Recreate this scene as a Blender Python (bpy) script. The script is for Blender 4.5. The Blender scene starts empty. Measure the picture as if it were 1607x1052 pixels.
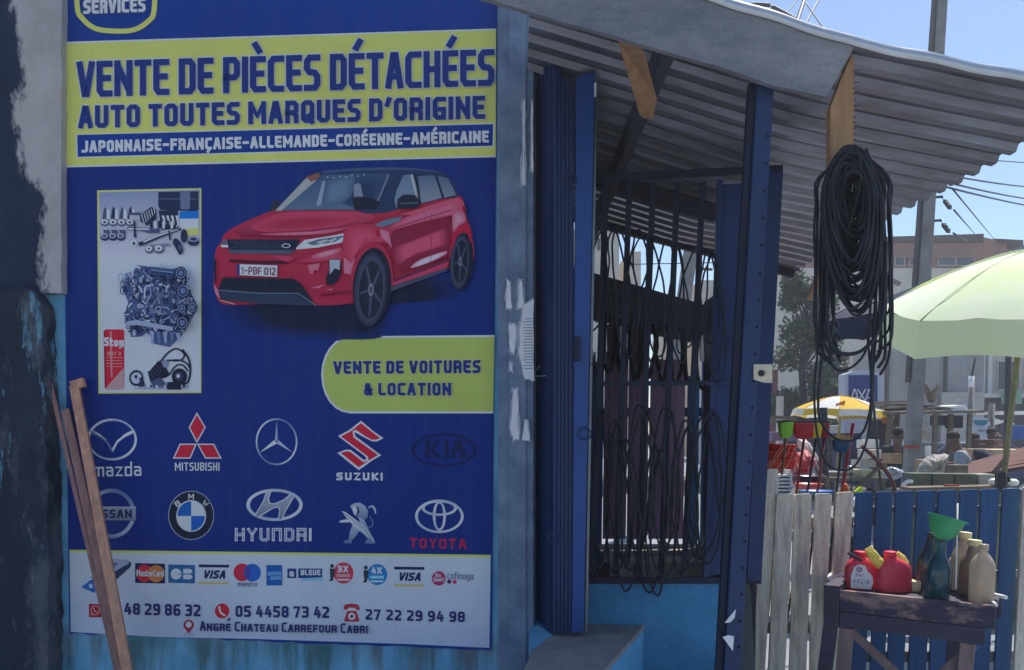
import bpy, bmesh, math, random
from mathutils import Vector, Matrix, geometry, noise
C = bpy.context.scene
COL = C.collection
R = math.radians
# ------------------------------------------------------------------ camera, sky, sun, exposure
F = 1300.0; W0, H0 = 1607.0, 1052.0
EYE = Vector((0, 0, 1.65)); PITCH = R(2.0); HORIZON = 680.0
VP = HORIZON + F*math.tan(PITCH)
cd = bpy.data.cameras.new('camera'); cam = bpy.data.objects.new('camera', cd); COL.objects.link(cam)
cam.location = EYE; cam.rotation_euler = (R(90)-PITCH, 0, 0)
cd.sensor_fit = 'HORIZONTAL'; cd.sensor_width = 36.0; cd.lens = 36.0*F/W0
cd.shift_y = (VP-H0/2)/W0; cd.clip_start = 0.05; cd.clip_end = 3000
C.camera = cam
SUN_EL, SUN_AZ = R(60), R(38)          # azimuth measured from +Y (away from the camera) towards +X
sv = Vector((math.sin(SUN_AZ)*math.cos(SUN_EL), math.cos(SUN_AZ)*math.cos(SUN_EL), math.sin(SUN_EL)))
world = bpy.data.worlds.new('World'); C.world = world; world.use_nodes = True
wn = world.node_tree.nodes; wl = world.node_tree.links
sky = wn.new('ShaderNodeTexSky'); sky.sky_type = 'NISHITA'; sky.sun_disc = False
sky.sun_elevation = SUN_EL; sky.sun_rotation = SUN_AZ
sky.air_density = 1.0; sky.dust_density = 0.5; sky.ozone_density = 3.2
bg = wn['Background']; bg.inputs[1].default_value = 0.125
wl.new(sky.outputs[0], bg.inputs[0])
sd = bpy.data.lights.new('sun', 'SUN'); sd.energy = 5.0; sd.angle = R(0.5); sd.color = (1, 0.95, 0.87)
so = bpy.data.objects.new('sun', sd); COL.objects.link(so); so.location = (0, 0, 30)
so.rotation_euler = sv.to_track_quat('Z', 'Y').to_euler()
C.view_settings.view_transform = 'Standard'; C.view_settings.look = 'None'
C.view_settings.exposure = 0.33; C.view_settings.gamma = 1.0
C.render.engine = 'CYCLES'
C.cycles.max_bounces = 8; C.cycles.volume_bounces = 0

# ------------------------------------------------------------------ measuring helpers (surveyed from the photograph)
_f = Vector((0, math.cos(PITCH), -math.sin(PITCH))); _u = Vector((0, math.sin(PITCH), math.cos(PITCH)))
def ray(u, v):
    return Vector((1, 0, 0))*((u-803.5)/F) + _u*((VP-v)/F) + _f
def P(u, v, d):
    r = ray(u, v); return EYE + r*(d/r.y)
def PZ(u, v, z):
    r = ray(u, v); return EYE + r*((z-EYE.z)/r.z)
WN = Vector((0.077, 1, 0)); WC = 3.973            # the shop front: y + .077 x = 3.973
def PL(u, v, off=0.0):
    r = ray(u, v); t = (WC-off-WN.dot(EYE))/WN.dot(r); return EYE + r*t
def lin(c):
    c = c/255.0
    return c/12.92 if c <= 0.04045 else ((c+0.055)/1.055)**2.4
GAIN = (3.3, 2.65, 1.85)                          # shade under a blue sky back to surface colour
def seen(r, g, b, k=1.0):
    return tuple(min(0.86, max(0.004, lin(c)*GAIN[i]*k)) for i, c in enumerate((r, g, b)))
GAIN2 = (2.75, 2.45, 2.1)                         # the open, less blue shade at the fence
def seen2(r, g, b, k=1.0):
    return tuple(min(0.86, max(0.004, lin(c)*GAIN2[i]*k)) for i, c in enumerate((r, g, b)))
def rgb(r, g, b): return (lin(r), lin(g), lin(b))

# ------------------------------------------------------------------ materials
MATS = {}
def nt(name):
    m = bpy.data.materials.new(name); m.use_nodes = True
    t = m.node_tree; return m, t, t.nodes['Principled BSDF']
def mat(name, col, rough=0.7, var=0.25, scale=8.0, metal=0.0, bump=0.15, bscale=None, col2=None, stretch=(1, 1, 1),
        thr=None, spec=0.4, trans=0.0, transl=0.0, fine=0.0):
    if name in MATS: return MATS[name]
    m, t, b = nt(name); N, L = t.nodes, t.links
    tc = N.new('ShaderNodeTexCoord'); mp = N.new('ShaderNodeMapping'); mp.inputs['Scale'].default_value = stretch
    L.new(tc.outputs['Object'], mp.inputs['Vector'])
    nz = N.new('ShaderNodeTexNoise'); nz.inputs['Scale'].default_value = scale; nz.inputs['Detail'].default_value = 9
    nz.inputs['Roughness'].default_value = 0.65
    L.new(mp.outputs[0], nz.inputs['Vector'])
    rp = N.new('ShaderNodeValToRGB')
    c2 = col2 if col2 else tuple(c*(1-var) for c in col)
    c1 = col if col2 else tuple(min(0.95, c*(1+var*0.6)) for c in col)
    lo, hi = thr if thr else (0.3, 0.7)
    rp.color_ramp.elements[0].position = lo; rp.color_ramp.elements[1].position = hi
    rp.color_ramp.elements[0].color = (*c2, 1); rp.color_ramp.elements[1].color = (*c1, 1)
    L.new(nz.outputs['Fac'], rp.inputs['Fac'])
    out = rp.outputs['Color']
    if fine > 0:
        n2 = N.new('ShaderNodeTexNoise'); n2.inputs['Scale'].default_value = 90; n2.inputs['Detail'].default_value = 4
        L.new(tc.outputs['Object'], n2.inputs['Vector'])
        mr = N.new('ShaderNodeMapRange'); mr.inputs[3].default_value = 1-fine; mr.inputs[4].default_value = 1+fine*0.6
        L.new(n2.outputs['Fac'], mr.inputs[0])
        mx = N.new('ShaderNodeVectorMath'); mx.operation = 'SCALE'
        L.new(out, mx.inputs[0]); L.new(mr.outputs[0], mx.inputs['Scale']); out = mx.outputs[0]
    L.new(out, b.inputs['Base Color'])
    b.inputs['Roughness'].default_value = rough; b.inputs['Metallic'].default_value = metal
    b.inputs['Specular IOR Level'].default_value = spec
    if trans: b.inputs['Transmission Weight'].default_value = trans; b.inputs['IOR'].default_value = 1.3
    if bump:
        nb = N.new('ShaderNodeTexNoise'); nb.inputs['Scale'].default_value = bscale or scale*4; nb.inputs['Detail'].default_value = 6
        L.new(mp.outputs[0], nb.inputs['Vector'])
        bp = N.new('ShaderNodeBump'); bp.inputs['Strength'].default_value = bump; bp.inputs['Distance'].default_value = 0.02
        L.new(nb.outputs['Fac'], bp.inputs['Height']); L.new(bp.outputs[0], b.inputs['Normal'])
    if transl:
        tr = N.new('ShaderNodeBsdfTranslucent'); L.new(out, tr.inputs['Color'])
        ms = N.new('ShaderNodeMixShader'); ms.inputs[0].default_value = transl
        L.new(b.outputs[0], ms.inputs[1]); L.new(tr.outputs[0], ms.inputs[2])
        L.new(ms.outputs[0], N['Material Output'].inputs['Surface'])
    MATS[name] = m; return m

def print_material():
    m, t, b = nt('printed_vinyl'); N, L = t.nodes, t.links
    a = N.new('ShaderNodeVertexColor'); a.layer_name = 'ink'
    tc = N.new('ShaderNodeTexCoord'); n = N.new('ShaderNodeTexNoise'); n.inputs['Scale'].default_value = 3; n.inputs['Detail'].default_value = 8
    L.new(tc.outputs['Object'], n.inputs['Vector'])
    mr = N.new('ShaderNodeMapRange'); mr.inputs[3].default_value = 0.86; mr.inputs[4].default_value = 1.1
    L.new(n.outputs['Fac'], mr.inputs[0])
    mx = N.new('ShaderNodeVectorMath'); mx.operation = 'SCALE'
    L.new(a.outputs['Color'], mx.inputs[0]); L.new(mr.outputs[0], mx.inputs['Scale'])
    # printing grain, dust runs and slow ripples of the vinyl
    g = N.new('ShaderNodeTexNoise'); g.inputs['Scale'].default_value = 260; g.inputs['Detail'].default_value = 3; L.new(tc.outputs['Object'], g.inputs['Vector'])
    gr = N.new('ShaderNodeMapRange'); gr.inputs[3].default_value = 0.80; gr.inputs[4].default_value = 1.16; L.new(g.outputs['Fac'], gr.inputs[0])
    gx = N.new('ShaderNodeVectorMath'); gx.operation = 'SCALE'; L.new(mx.outputs[0], gx.inputs[0]); L.new(gr.outputs[0], gx.inputs['Scale'])
    mp = N.new('ShaderNodeMapping'); mp.inputs['Scale'].default_value = (9, 9, .8); L.new(tc.outputs['Object'], mp.inputs['Vector'])
    d = N.new('ShaderNodeTexNoise'); d.inputs['Scale'].default_value = 3; d.inputs['Detail'].default_value = 8; L.new(mp.outputs[0], d.inputs['Vector'])
    dr = N.new('ShaderNodeMapRange'); dr.inputs[1].default_value = .5; dr.inputs[2].default_value = .85; dr.inputs[3].default_value = 0; dr.inputs[4].default_value = .06; L.new(d.outputs['Fac'], dr.inputs[0])
    dm = N.new('ShaderNodeMix'); dm.data_type = 'RGBA'; L.new(dr.outputs[0], dm.inputs[0]); L.new(gx.outputs[0], dm.inputs[6]); dm.inputs[7].default_value = (.30, .28, .25, 1)
    rb = N.new('ShaderNodeTexNoise'); rb.inputs['Scale'].default_value = 5; rb.inputs['Detail'].default_value = 2; L.new(tc.outputs['Object'], rb.inputs['Vector'])
    bp = N.new('ShaderNodeBump'); bp.inputs['Strength'].default_value = .35; bp.inputs['Distance'].default_value = .05; L.new(rb.outputs['Fac'], bp.inputs['Height']); L.new(bp.outputs[0], b.inputs['Normal'])
    L.new(dm.outputs[2], b.inputs['Base Color']); b.inputs['Roughness'].default_value = 0.5
    b.inputs['Specular IOR Level'].default_value = 0.16
    MATS['ink'] = m; return m
INK = print_material()

# ------------------------------------------------------------------ object helpers
def link_mesh(name, bm, m, parent=None, smooth=False, bevel=0.0):
    me = bpy.data.meshes.new(name); bm.to_mesh(me); bm.free()
    for mm in (m if isinstance(m, (list, tuple)) else [m]): me.materials.append(mm)
    if smooth:
        for p in me.polygons: p.use_smooth = True
    o = bpy.data.objects.new(name, me); COL.objects.link(o)
    if parent:
        o.parent = parent; o.matrix_parent_inverse = Matrix.Translation(parent.location).inverted() if parent.rotation_euler.z == 0 else parent.matrix_basis.inverted()
    if bevel:
        b = o.modifiers.new('bevel', 'BEVEL'); b.width = bevel; b.segments = 2; b.limit_method = 'ANGLE'
    return o
def tag(o, label=None, cat=None, group=None, kind=None):
    if label: o['label'] = label
    if cat: o['category'] = cat
    if group: o['group'] = group
    if kind: o['kind'] = kind
    return o
def thing(name, label, cat, loc=(0, 0, 0), group=None):
    o = bpy.data.objects.new(name, None); COL.objects.link(o); o.location = loc; o.empty_display_size = 0.1
    return tag(o, label, cat, group)
def BM(): return bmesh.new()
def box(bm, c, s, rot=None, mi=0):
    r = bmesh.ops.create_cube(bm, size=1.0)
    M = Matrix.Translation(c) @ (rot.to_4x4() if rot else Matrix()) @ Matrix.Diagonal((*s, 1))
    bmesh.ops.transform(bm, matrix=M, verts=r['verts'])
    for f in {f for v in r['verts'] for f in v.link_faces}: f.material_index = mi
def prism(bm, pts, ext, mi=0):
    """polygon (list of 3D points) pushed along the vector ext"""
    pts = [Vector(p) for p in pts]; n = len(pts); ext = Vector(ext)
    a = [bm.verts.new(p) for p in pts]; b = [bm.verts.new(p+ext) for p in pts]
    ax = max(range(3), key=lambda i: abs(geometry.normal(pts[:3])[i])) if n == 3 else None
    tri = geometry.tessellate_polygon([pts])
    fs = []
    for t in tri:
        fs.append(bm.faces.new([a[i] for i in t])); fs.append(bm.faces.new([b[i] for i in reversed(t)]))
    for i in range(n):
        j = (i+1) % n; fs.append(bm.faces.new([a[i], a[j], b[j], b[i]]))
    for f in fs: f.material_index = mi
    bmesh.ops.recalc_face_normals(bm, faces=fs)
def pprism(bm, pix, d, thick, mi=0): prism(bm, [P(u, v, d) for u, v in pix], (0, thick, 0), mi)
def wprism(bm, pix, off, thick, mi=0): prism(bm, [PL(u, v, off) for u, v in pix], WN.normalized()*thick, mi)
def bar(bm, a, b, w, h, up=Vector((0, 0, 1)), mi=0):
    """rectangular bar from a to b, w across, h along up"""
    a, b = Vector(a), Vector(b); z = (b-a); L = z.length; z.normalize()
    x = up.cross(z)
    if x.length < 1e-4: x = Vector((1, 0, 0)).cross(z)
    x.normalize(); y = z.cross(x)
    M = Matrix((x, y, z)).transposed()
    box(bm, (a+b)/2, (w, h, L), M, mi)
def tube(bm, pts, r, seg=6, closed=False, cap=True, mi=0):
    pts = [Vector(p) for p in pts]; n = len(pts)
    rs = r if isinstance(r, (list, tuple)) else [r]*n
    rings = []; prev = None
    for i, p in enumerate(pts):
        if closed: t = pts[(i+1) % n]-pts[i-1]
        else: t = pts[min(i+1, n-1)]-pts[max(i-1, 0)]
        if t.length < 1e-9: t = Vector((0, 0, 1))
        t.normalize()
        if prev is None:
            x = t.cross(Vector((0.31, 0.87, 0.41))); x.normalize()
        else:
            x = prev - t*prev.dot(t)
            if x.length < 1e-6: x = t.cross(Vector((0.3, 0.8, 0.4)))
            x.normalize()
        prev = x; y = t.cross(x)
        rings.append([bm.verts.new(p + (x*math.cos(2*math.pi*k/seg)+y*math.sin(2*math.pi*k/seg))*rs[i]) for k in range(seg)])
    for i in range(n if closed else n-1):
        A, B = rings[i], rings[(i+1) % n]
        sh = 0
        if closed and i == n-1:
            sh = min(range(seg), key=lambda s: (A[0].co-B[s].co).length)
        for k in range(seg):
            f = bm.faces.new([A[k], A[(k+1) % seg], B[(k+1+sh) % seg], B[(k+sh) % seg]]); f.smooth = True; f.material_index = mi
    if cap and not closed:
        for ring in (rings[0][::-1], rings[-1]):
            f = bm.faces.new(ring); f.material_index = mi
def loft(bm, rings, cap=True, mi=0, smooth=True):
    vs = [[bm.verts.new(p) for p in r] for r in rings]; n = len(vs[0])
    fs = []
    for A, B in zip(vs, vs[1:]):
        for k in range(n):
            f = bm.faces.new([A[k], A[(k+1) % n], B[(k+1) % n], B[k]]); f.smooth = smooth; f.material_index = mi; fs.append(f)
    if cap:
        for r in (vs[0][::-1], vs[-1]):
            f = bm.faces.new(r); f.material_index = mi; fs.append(f)
    bmesh.ops.recalc_face_normals(bm, faces=fs)
def sring(c, a, b, n=20, e=2.0, M=None):
    """superellipse ring, half sizes a, b round c (horizontal)"""
    out = []
    for k in range(n):
        t = 2*math.pi*k/n; ct, st = math.cos(t), math.sin(t)
        p = Vector((a*math.copysign(abs(ct)**(2/e), ct), b*math.copysign(abs(st)**(2/e), st), 0))
        out.append(Vector(c) + (M @ p if M else p))
    return out
def lathe(bm, c, prof, n=20, e=2.0, squash=1.0, M=None, cap=True, mi=0):
    loft(bm, [[Vector(c) + (M @ (q-Vector(c))if M else (q-Vector(c))) for q in sring(Vector(c)+Vector((0, 0, z)), r, r*squash, n, e)] for r, z in prof], cap, mi)
def catmull(pts, n=8, closed=False):
    pts = [Vector(p) for p in pts]; m = len(pts); out = []
    for i in range(m if closed else m-1):
        if closed: p0, p1, p2, p3 = pts[i-1], pts[i], pts[(i+1) % m], pts[(i+2) % m]
        else: p0, p1, p2, p3 = pts[max(i-1, 0)], pts[i], pts[i+1], pts[min(i+2, m-1)]
        for k in range(n):
            t = k/n
            out.append(0.5*((2*p1)+(p2-p0)*t+(2*p0-5*p1+4*p2-p3)*t*t+(3*p1-p0-3*p2+p3)*t**3))
    if not closed: out.append(pts[-1])
    return out
def copy_tree(o, parent=None):
    c = o.copy(); COL.objects.link(c)
    if parent: c.parent = parent
    for ch in o.children: copy_tree(ch, c)
    return c

# ------------------------------------------------------------------ setting
bm = BM(); n = 40
box(bm, (0, 900, -0.05), (3000, 2400, 0.1))
gm = mat('ground_sand', rgb(150, 154, 162), 0.95, col2=rgb(122, 126, 134), scale=0.9, bump=0.4, bscale=30, fine=0.25)
tag(link_mesh('ground', bm, gm), kind='structure')
bm = BM(); box(bm, (10, 27, 0.004+0.0), (120, 9, 0.008))
tag(link_mesh('road', bm, mat('asphalt', rgb(78, 76, 76), 0.9, scale=2.5, bump=0.3, bscale=120, fine=0.2)), kind='structure')

# ------------------------------------------------------------------ shop materials
M_blue = mat('light_blue_wall_paint', seen(62, 116, 163), 0.75, col2=seen(44, 92, 138), scale=3.0, bump=0.25, bscale=26, fine=0.12)
M_navy = mat('navy_enamel', seen(12, 36, 88, .72), 0.45, col2=seen(9, 28, 72, .72), scale=5, bump=0.06, fine=0.12)
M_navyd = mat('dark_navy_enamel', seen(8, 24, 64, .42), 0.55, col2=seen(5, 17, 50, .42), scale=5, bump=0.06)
M_door = mat('royal_blue_enamel', seen(16, 56, 130, .72), 0.4, col2=seen(13, 46, 110, .72), scale=4, stretch=(1, 1, .3), bump=0.05, fine=0.1)
M_conc = mat('grey_pillar_concrete', seen(78, 98, 132), 0.8, col2=seen(50, 68, 102), scale=7, bump=0.35, bscale=40, fine=0.2)
M_step = mat('step_cement', seen(86, 92, 106, 1.25), 0.9, col2=seen(64, 70, 86, 1.25), scale=6, bump=0.4, bscale=45, fine=0.25)
M_fascia = mat('grey_weathered_fascia', seen(92, 100, 118), 0.85, col2=seen(56, 66, 86), scale=5, stretch=(.5, 1, 1.6), bump=0.3, bscale=40, fine=0.25)
M_wood = mat('raw_pine', rgb(188, 148, 106), 0.75, col2=rgb(150, 110, 76), scale=5, stretch=(6, 6, .6), bump=0.2, fine=0.1)
M_zinc = mat('galvanised_roof', rgb(152, 156, 168), 0.32, col2=rgb(98, 92, 90), scale=3.5, stretch=(.5, 3, 1), metal=0.65, bump=0.06, fine=0.1)
M_darkwood = mat('dark_old_wood', seen(34, 38, 58), 0.85, col2=seen(22, 26, 44), scale=6, stretch=(1, 1, 4), bump=0.3)
M_paper = mat('torn_paper', seen(168, 176, 196), 0.9, col2=seen(132, 142, 168), scale=14, bump=0.3)
M_steel = mat('bare_steel', rgb(120, 124, 130), 0.4, metal=0.8, bump=0.05)

def wall_mat():
    m, t, b = nt('stained_blue_plaster'); N, L = t.nodes, t.links
    tc = N.new('ShaderNodeTexCoord'); sx = N.new('ShaderNodeSeparateXYZ'); L.new(tc.outputs['Object'], sx.inputs[0])
    def noi(sc, st, det=9):
        mp = N.new('ShaderNodeMapping'); mp.inputs['Scale'].default_value = st; L.new(tc.outputs['Object'], mp.inputs['Vector'])
        z = N.new('ShaderNodeTexNoise'); z.inputs['Scale'].default_value = sc; z.inputs['Detail'].default_value = det
        z.inputs['Roughness'].default_value = 0.68
        L.new(mp.outputs[0], z.inputs['Vector']); return z.outputs['Fac']
    def ramp(fac, a, ca, bb, cb):
        r = N.new('ShaderNodeValToRGB'); r.color_ramp.elements[0].position = a; r.color_ramp.elements[1].position = bb
        r.color_ramp.elements[0].color = (*ca, 1); r.color_ramp.elements[1].color = (*cb, 1); L.new(fac, r.inputs[0]); return r.outputs[0]
    def mix(f, a, c):
        x = N.new('ShaderNodeMix'); x.data_type = 'RGBA'; L.new(f, x.inputs[0]); L.new(a, x.inputs[6]); L.new(c, x.inputs[7]); return x.outputs[2]
    def math_(op, a, bb):
        x = N.new('ShaderNodeMath'); x.operation = op
        for i, q in enumerate((a, bb)):
            if isinstance(q, (int, float)): x.inputs[i].default_value = q
            else: L.new(q, x.inputs[i])
        return x.outputs[0]
    base = ramp(noi(5, (1, 1, .5)), .3, seen(50, 100, 148), .7, seen(80, 132, 178))
    blk = (0, 0, 0); wht = (1, 1, 1)
    # run-off algae and rust below the vinyl: streaks that start at its lower edge
    streak = noi(7, (1, 1, .1))
    mr = N.new('ShaderNodeMapRange'); L.new(sx.outputs[2], mr.inputs[0])
    mr.inputs[1].default_value = .15; mr.inputs[2].default_value = .72; mr.inputs[3].default_value = 0; mr.inputs[4].default_value = .38
    f = ramp(math_('ADD', streak, mr.outputs[0]), .68, blk, .84, wht)
    cut = N.new('ShaderNodeMapRange'); L.new(sx.outputs[2], cut.inputs[0]); cut.inputs[1].default_value = .60; cut.inputs[2].default_value = .70; cut.inputs[3].default_value = 1; cut.inputs[4].default_value = 0
    col = mix(math_('MULTIPLY', math_('MULTIPLY', f, cut.outputs[0]), .8), base, ramp(noi(2.5, (1, 1, .5)), .4, seen(30, 62, 62), .6, seen(62, 66, 78)))
    f2 = ramp(noi(30, (1, 1, .35)), .60, blk, .72, wht)
    col = mix(math_('MULTIPLY', f2, .45), col, ramp(noi(3, (1, 1, 1)), .4, seen(38, 66, 96), .6, seen(96, 140, 178)))
    L.new(col, b.inputs['Base Color']); b.inputs['Roughness'].default_value = .85
    bp = N.new('ShaderNodeBump'); bp.inputs['Strength'].default_value = .4; bp.inputs['Distance'].default_value = .02
    L.new(noi(22, (1, 1, .7)), bp.inputs['Height']); L.new(bp.outputs[0], b.inputs['Normal'])
    return m
M_wall = wall_mat()
def mould_mat(name, light, dark, edge_x, spread, bluepaint, lo=0.46, hi=.54, slope=0.0):
    m, t, b = nt(name); N, L = t.nodes, t.links
    tc = N.new('ShaderNodeTexCoord'); sx = N.new('ShaderNodeSeparateXYZ'); L.new(tc.outputs['Object'], sx.inputs[0])
    def noi(sc, st, det=10):
        mp = N.new('ShaderNodeMapping'); mp.inputs['Scale'].default_value = st; L.new(tc.outputs['Object'], mp.inputs['Vector'])
        z = N.new('ShaderNodeTexNoise'); z.inputs['Scale'].default_value = sc; z.inputs['Detail'].default_value = det; z.inputs['Roughness'].default_value = .7
        L.new(mp.outputs[0], z.inputs['Vector']); return z.outputs['Fac']
    def ramp(fac, a, ca, bb, cb):
        r = N.new('ShaderNodeValToRGB'); r.color_ramp.elements[0].position = a; r.color_ramp.elements[1].position = bb
        r.color_ramp.elements[0].color = (*ca, 1); r.color_ramp.elements[1].color = (*cb, 1); L.new(fac, r.inputs[0]); return r.outputs[0]
    def mix(f, a, c):
        x = N.new('ShaderNodeMix'); x.data_type = 'RGBA'; L.new(f, x.inputs[0]); L.new(a, x.inputs[6]); L.new(c, x.inputs[7]); return x.outputs[2]
    base = ramp(noi(6, (1, 1, .6)), .3, light, .7, tuple(c*.72 for c in light))
    dk = ramp(noi(9, (1, 1, .35)), .35, dark, .7, tuple(c*1.9 for c in dark))
    mr = N.new('ShaderNodeMapRange'); sl = N.new('ShaderNodeMath'); sl.operation = 'MULTIPLY_ADD'; L.new(sx.outputs[2], sl.inputs[0]); sl.inputs[1].default_value = slope; L.new(sx.outputs[0], sl.inputs[2]); L.new(sl.outputs[0], mr.inputs[0]); mr.inputs[1].default_value = edge_x-spread; mr.inputs[2].default_value = edge_x+spread
    mr.inputs[3].default_value = .3; mr.inputs[4].default_value = -.3
    ad = N.new('ShaderNodeMath'); ad.operation = 'ADD'; L.new(mr.outputs[0], ad.inputs[0]); L.new(noi(5, (1, 1, .45)), ad.inputs[1])
    blk, wht = (0, 0, 0), (1, 1, 1)
    col = mix(ramp(ad.outputs[0], lo, blk, hi, wht), base, dk)
    if bluepaint:
        col = mix(ramp(noi(4.2, (1.4, 1, .28)), .585, blk, .625, wht), col, ramp(noi(14, (1, 1, 1)), .3, seen(44, 84, 122), .7, seen(78, 118, 152)))
        col = mix(ramp(noi(6.5, (1, 1, .5), 6), .62, blk, .68, wht), col, ramp(noi(14, (1, 1, 1)), .3, seen(58, 54, 62), .7, seen(82, 78, 84)))
    else:
        col = mix(ramp(noi(16, (1, 1, .8)), .68, blk, .72, wht), col, base)
    L.new(col, b.inputs['Base Color']); b.inputs['Roughness'].default_value = .95
    bp = N.new('ShaderNodeBump'); bp.inputs['Strength'].default_value = .7; bp.inputs['Distance'].default_value = .03
    L.new(noi(18, (1, 1, .7)), bp.inputs['Height']); L.new(bp.outputs[0], b.inputs['Normal'])
    return m

# ------------------------------------------------------------------ the shop
shop = thing('shop', 'blue car parts shop with corrugated lean-to roof and barred window', 'shop', (0, 4, 0))
X0 = PL(100, 600).x
bm = BM(); prism(bm, [PL(-700, 2000), PL(802, 2000), PL(802, -420), PL(-700, -420)], WN.normalized()*.15)
wall_o = link_mesh('front_wall', bm, M_wall, shop)
# pillar
bm = BM()
wprism(bm, [(781, 2000), (838, 2000), (838, -160), (781, -160)], .10, .22)
pil = link_mesh('pillar', bm, M_conc, shop, bevel=.008)
bm = BM(); wprism(bm, [(798, 1400), (826, 1400), (826, -150), (798, -150)], .112, .011)
link_mesh('pillar_rib', bm, M_conc, shop, bevel=.004)
M_glue = mat('glue_residue', seen(112, 126, 156), .9, col2=seen(84, 100, 134), scale=22, bump=.3)
def torn(pix, name='torn_poster', txt=False):
    rng = random.Random(len(pix)+int(pix[0][0])); cx = sum(p[0] for p in pix)/len(pix); cy = sum(p[1] for p in pix)/len(pix); bm = BM(); q = []
    for i, (u, v) in enumerate(pix):
        u2, v2 = pix[(i+1) % len(pix)]
        for k in range(5):
            t = k/5; x, y = u+(u2-u)*t, v+(v2-v)*t; q.append((min(837, x+(2.2 if x > cx else -2.2)+rng.uniform(-2, 2)), y+(3 if y > cy else -3)+rng.uniform(-3, 3)))
    wprism(bm, q, .1160+.0006*rng.random(), .002); link_mesh('glue_residue', bm, M_glue, pil)
    bm = BM()
    q = []
    for i, (u, v) in enumerate(pix):
        u2, v2 = pix[(i+1) % len(pix)]
        for k in range(4):
            t = k/4; q.append((u+(u2-u)*t+rng.uniform(-1.3, 1.3), v+(v2-v)*t+rng.uniform(-1.3, 1.3)))
    wprism(bm, q, .1185, .002)
    return link_mesh(name, bm, M_paper, pil)
torn([(822, 478), (838, 470), (838, 597), (824, 595), (815, 560), (815, 520)])
torn([(800, 510), (808, 508), (811, 520), (806, 555), (800, 548)])
torn([(806, 612), (812, 610), (813, 640), (814, 690), (806, 691), (801, 670)])
torn([(824, 660), (828, 662), (832, 691), (820, 690)])
torn([(796, 440), (800, 442), (803, 484), (795, 483)]); torn([(815, 440), (819, 442), (821, 483), (813, 484)])
torn([(821, 158), (823.5, 158), (823, 200), (824, 290), (819, 289), (821, 220)])
torn([(834, 158), (836, 158), (836.5, 220), (836, 270), (833.5, 262)])
torn([(801, 570), (804, 573), (803, 583), (800, 580)])
bm = BM()
for i in range(18):
    v = 500+i*4.6; a = random.Random(i).uniform(820, 824)
    wprism(bm, [(a, v), (836, v-.6), (836, v+.8), (a, v+1.4)], .1199, .0008)
link_mesh('poster_lines', bm, mat('grey_newsprint', seen(92, 104, 134), .9, bump=0), pil)

# door: folded steel leaf, its ribbed back and its bright closing post
zb, zt = .752, 3.17
def at_z(u, d, z): x = (u-803.5)*d/F; return Vector((x, d, z))
door = None
bm = BM()
A = at_z(842, 3.95, 0); B = at_z(869, 3.71, 0)
seg = 5
for i in range(seg):
    p = A.lerp(B, i/seg); q = A.lerp(B, (i+.62)/seg)
    prism(bm, [Vector((p.x, p.y, zb)), Vector((q.x, q.y, zb)), Vector((q.x, q.y, zt+.2)), Vector((p.x, p.y, zt+.2))], Vector((.012, .012, 0)))
prism(bm, [Vector((A.x, A.y, zb+.003)), Vector((B.x, B.y, zb+.003)), Vector((B.x, B.y, zt+.09)), Vector((A.x, A.y, zt+.09))], Vector((.03, .01, 0)))
for i in range(5):
    u = 869+i*6
    p = at_z(u, 3.70, 0); q = at_z(u+3.6, 3.70, 0)
    prism(bm, [Vector((p.x, 3.70, zb)), Vector((q.x, 3.70, zb)), Vector((q.x, 3.70, zt+.04)), Vector((p.x, 3.70, zt+.04))], Vector((0, .02, 0)))
p = at_z(869, 3.712, 0); q = at_z(900, 3.712, 0)
prism(bm, [Vector((p.x, 3.712, zb+.004)), Vector((q.x, 3.712, zb+.004)), Vector((q.x, 3.712, zt+.03)), Vector((p.x, 3.712, zt+.03))], Vector((0, .02, 0)))
door = link_mesh('door', bm, mat('door_navy', seen(12, 32, 80, .95), .5, col2=seen(9, 26, 68, .95), scale=5, stretch=(1, 1, .3), bump=.06, fine=.12), shop)
bm = BM()
prism(bm, [P(899, 994, 3.68), P(868.5+29, 994, 3.69), P(905, 120, 3.69), P(934, 112, 3.68), P(916, 992, 3.68)][1:] , Vector((0, .05, 0)))
link_mesh('door_post', bm, M_door, door, bevel=.003)
bm = BM(); prism(bm, [P(918, 992, 3.70), P(922, 992, 3.70), P(938, 130, 3.70), P(934.5, 130, 3.70)], Vector((0, .05, 0)))
link_mesh('door_edge_strip', bm, M_steel, door)
def ringpts(u, v, d, r, n=14, ry=1.0, tilt=0):
    return [P(u, v, d)+Vector((r*math.cos(2*math.pi*k/n), tilt*r*math.sin(2*math.pi*k/n), r*ry*math.sin(2*math.pi*k/n))) for k in range(n)]
for (u, v, d, r) in ((893, 282, 3.67, .032), (871, 845, 3.68, .030), (917, 681, 3.66, .03)):
    bm = BM(); tube(bm, ringpts(u, v, d, r, ry=.85), .004, 6, True); link_mesh('door_ring', bm, M_navy, door)
bm = BM(); pprism(bm, [(903, 528), (911, 528), (909, 566), (901, 566)], 3.665, .03); link_mesh('lock_box', bm, M_navyd, door, bevel=.003)
bm = BM(); tube(bm, [P(838, 591, 3.74), P(856, 590, 3.68)], .003); tube(bm, [P(838, 585, 3.76), P(848, 574, 3.72)], .002); link_mesh('door_bolt', bm, M_steel, door)
bm = BM(); pprism(bm, [(933, 130), (936, 129), (936, 150), (933, 150)], 3.66, .02); link_mesh('hinge', bm, M_paper, door)
bm = BM(); tube(bm, [P(914, 575, 3.72), P(930, 572, 3.70), P(953, 570, 3.72), P(953, 552, 3.72)], .004)
for i in range(8): tube(bm, [P(912+i*5.4, 572, 3.715), P(912+i*5.4, 555-(i % 3)*2, 3.715)], .004)
link_mesh('door_comb', bm, M_navyd, door)

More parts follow.
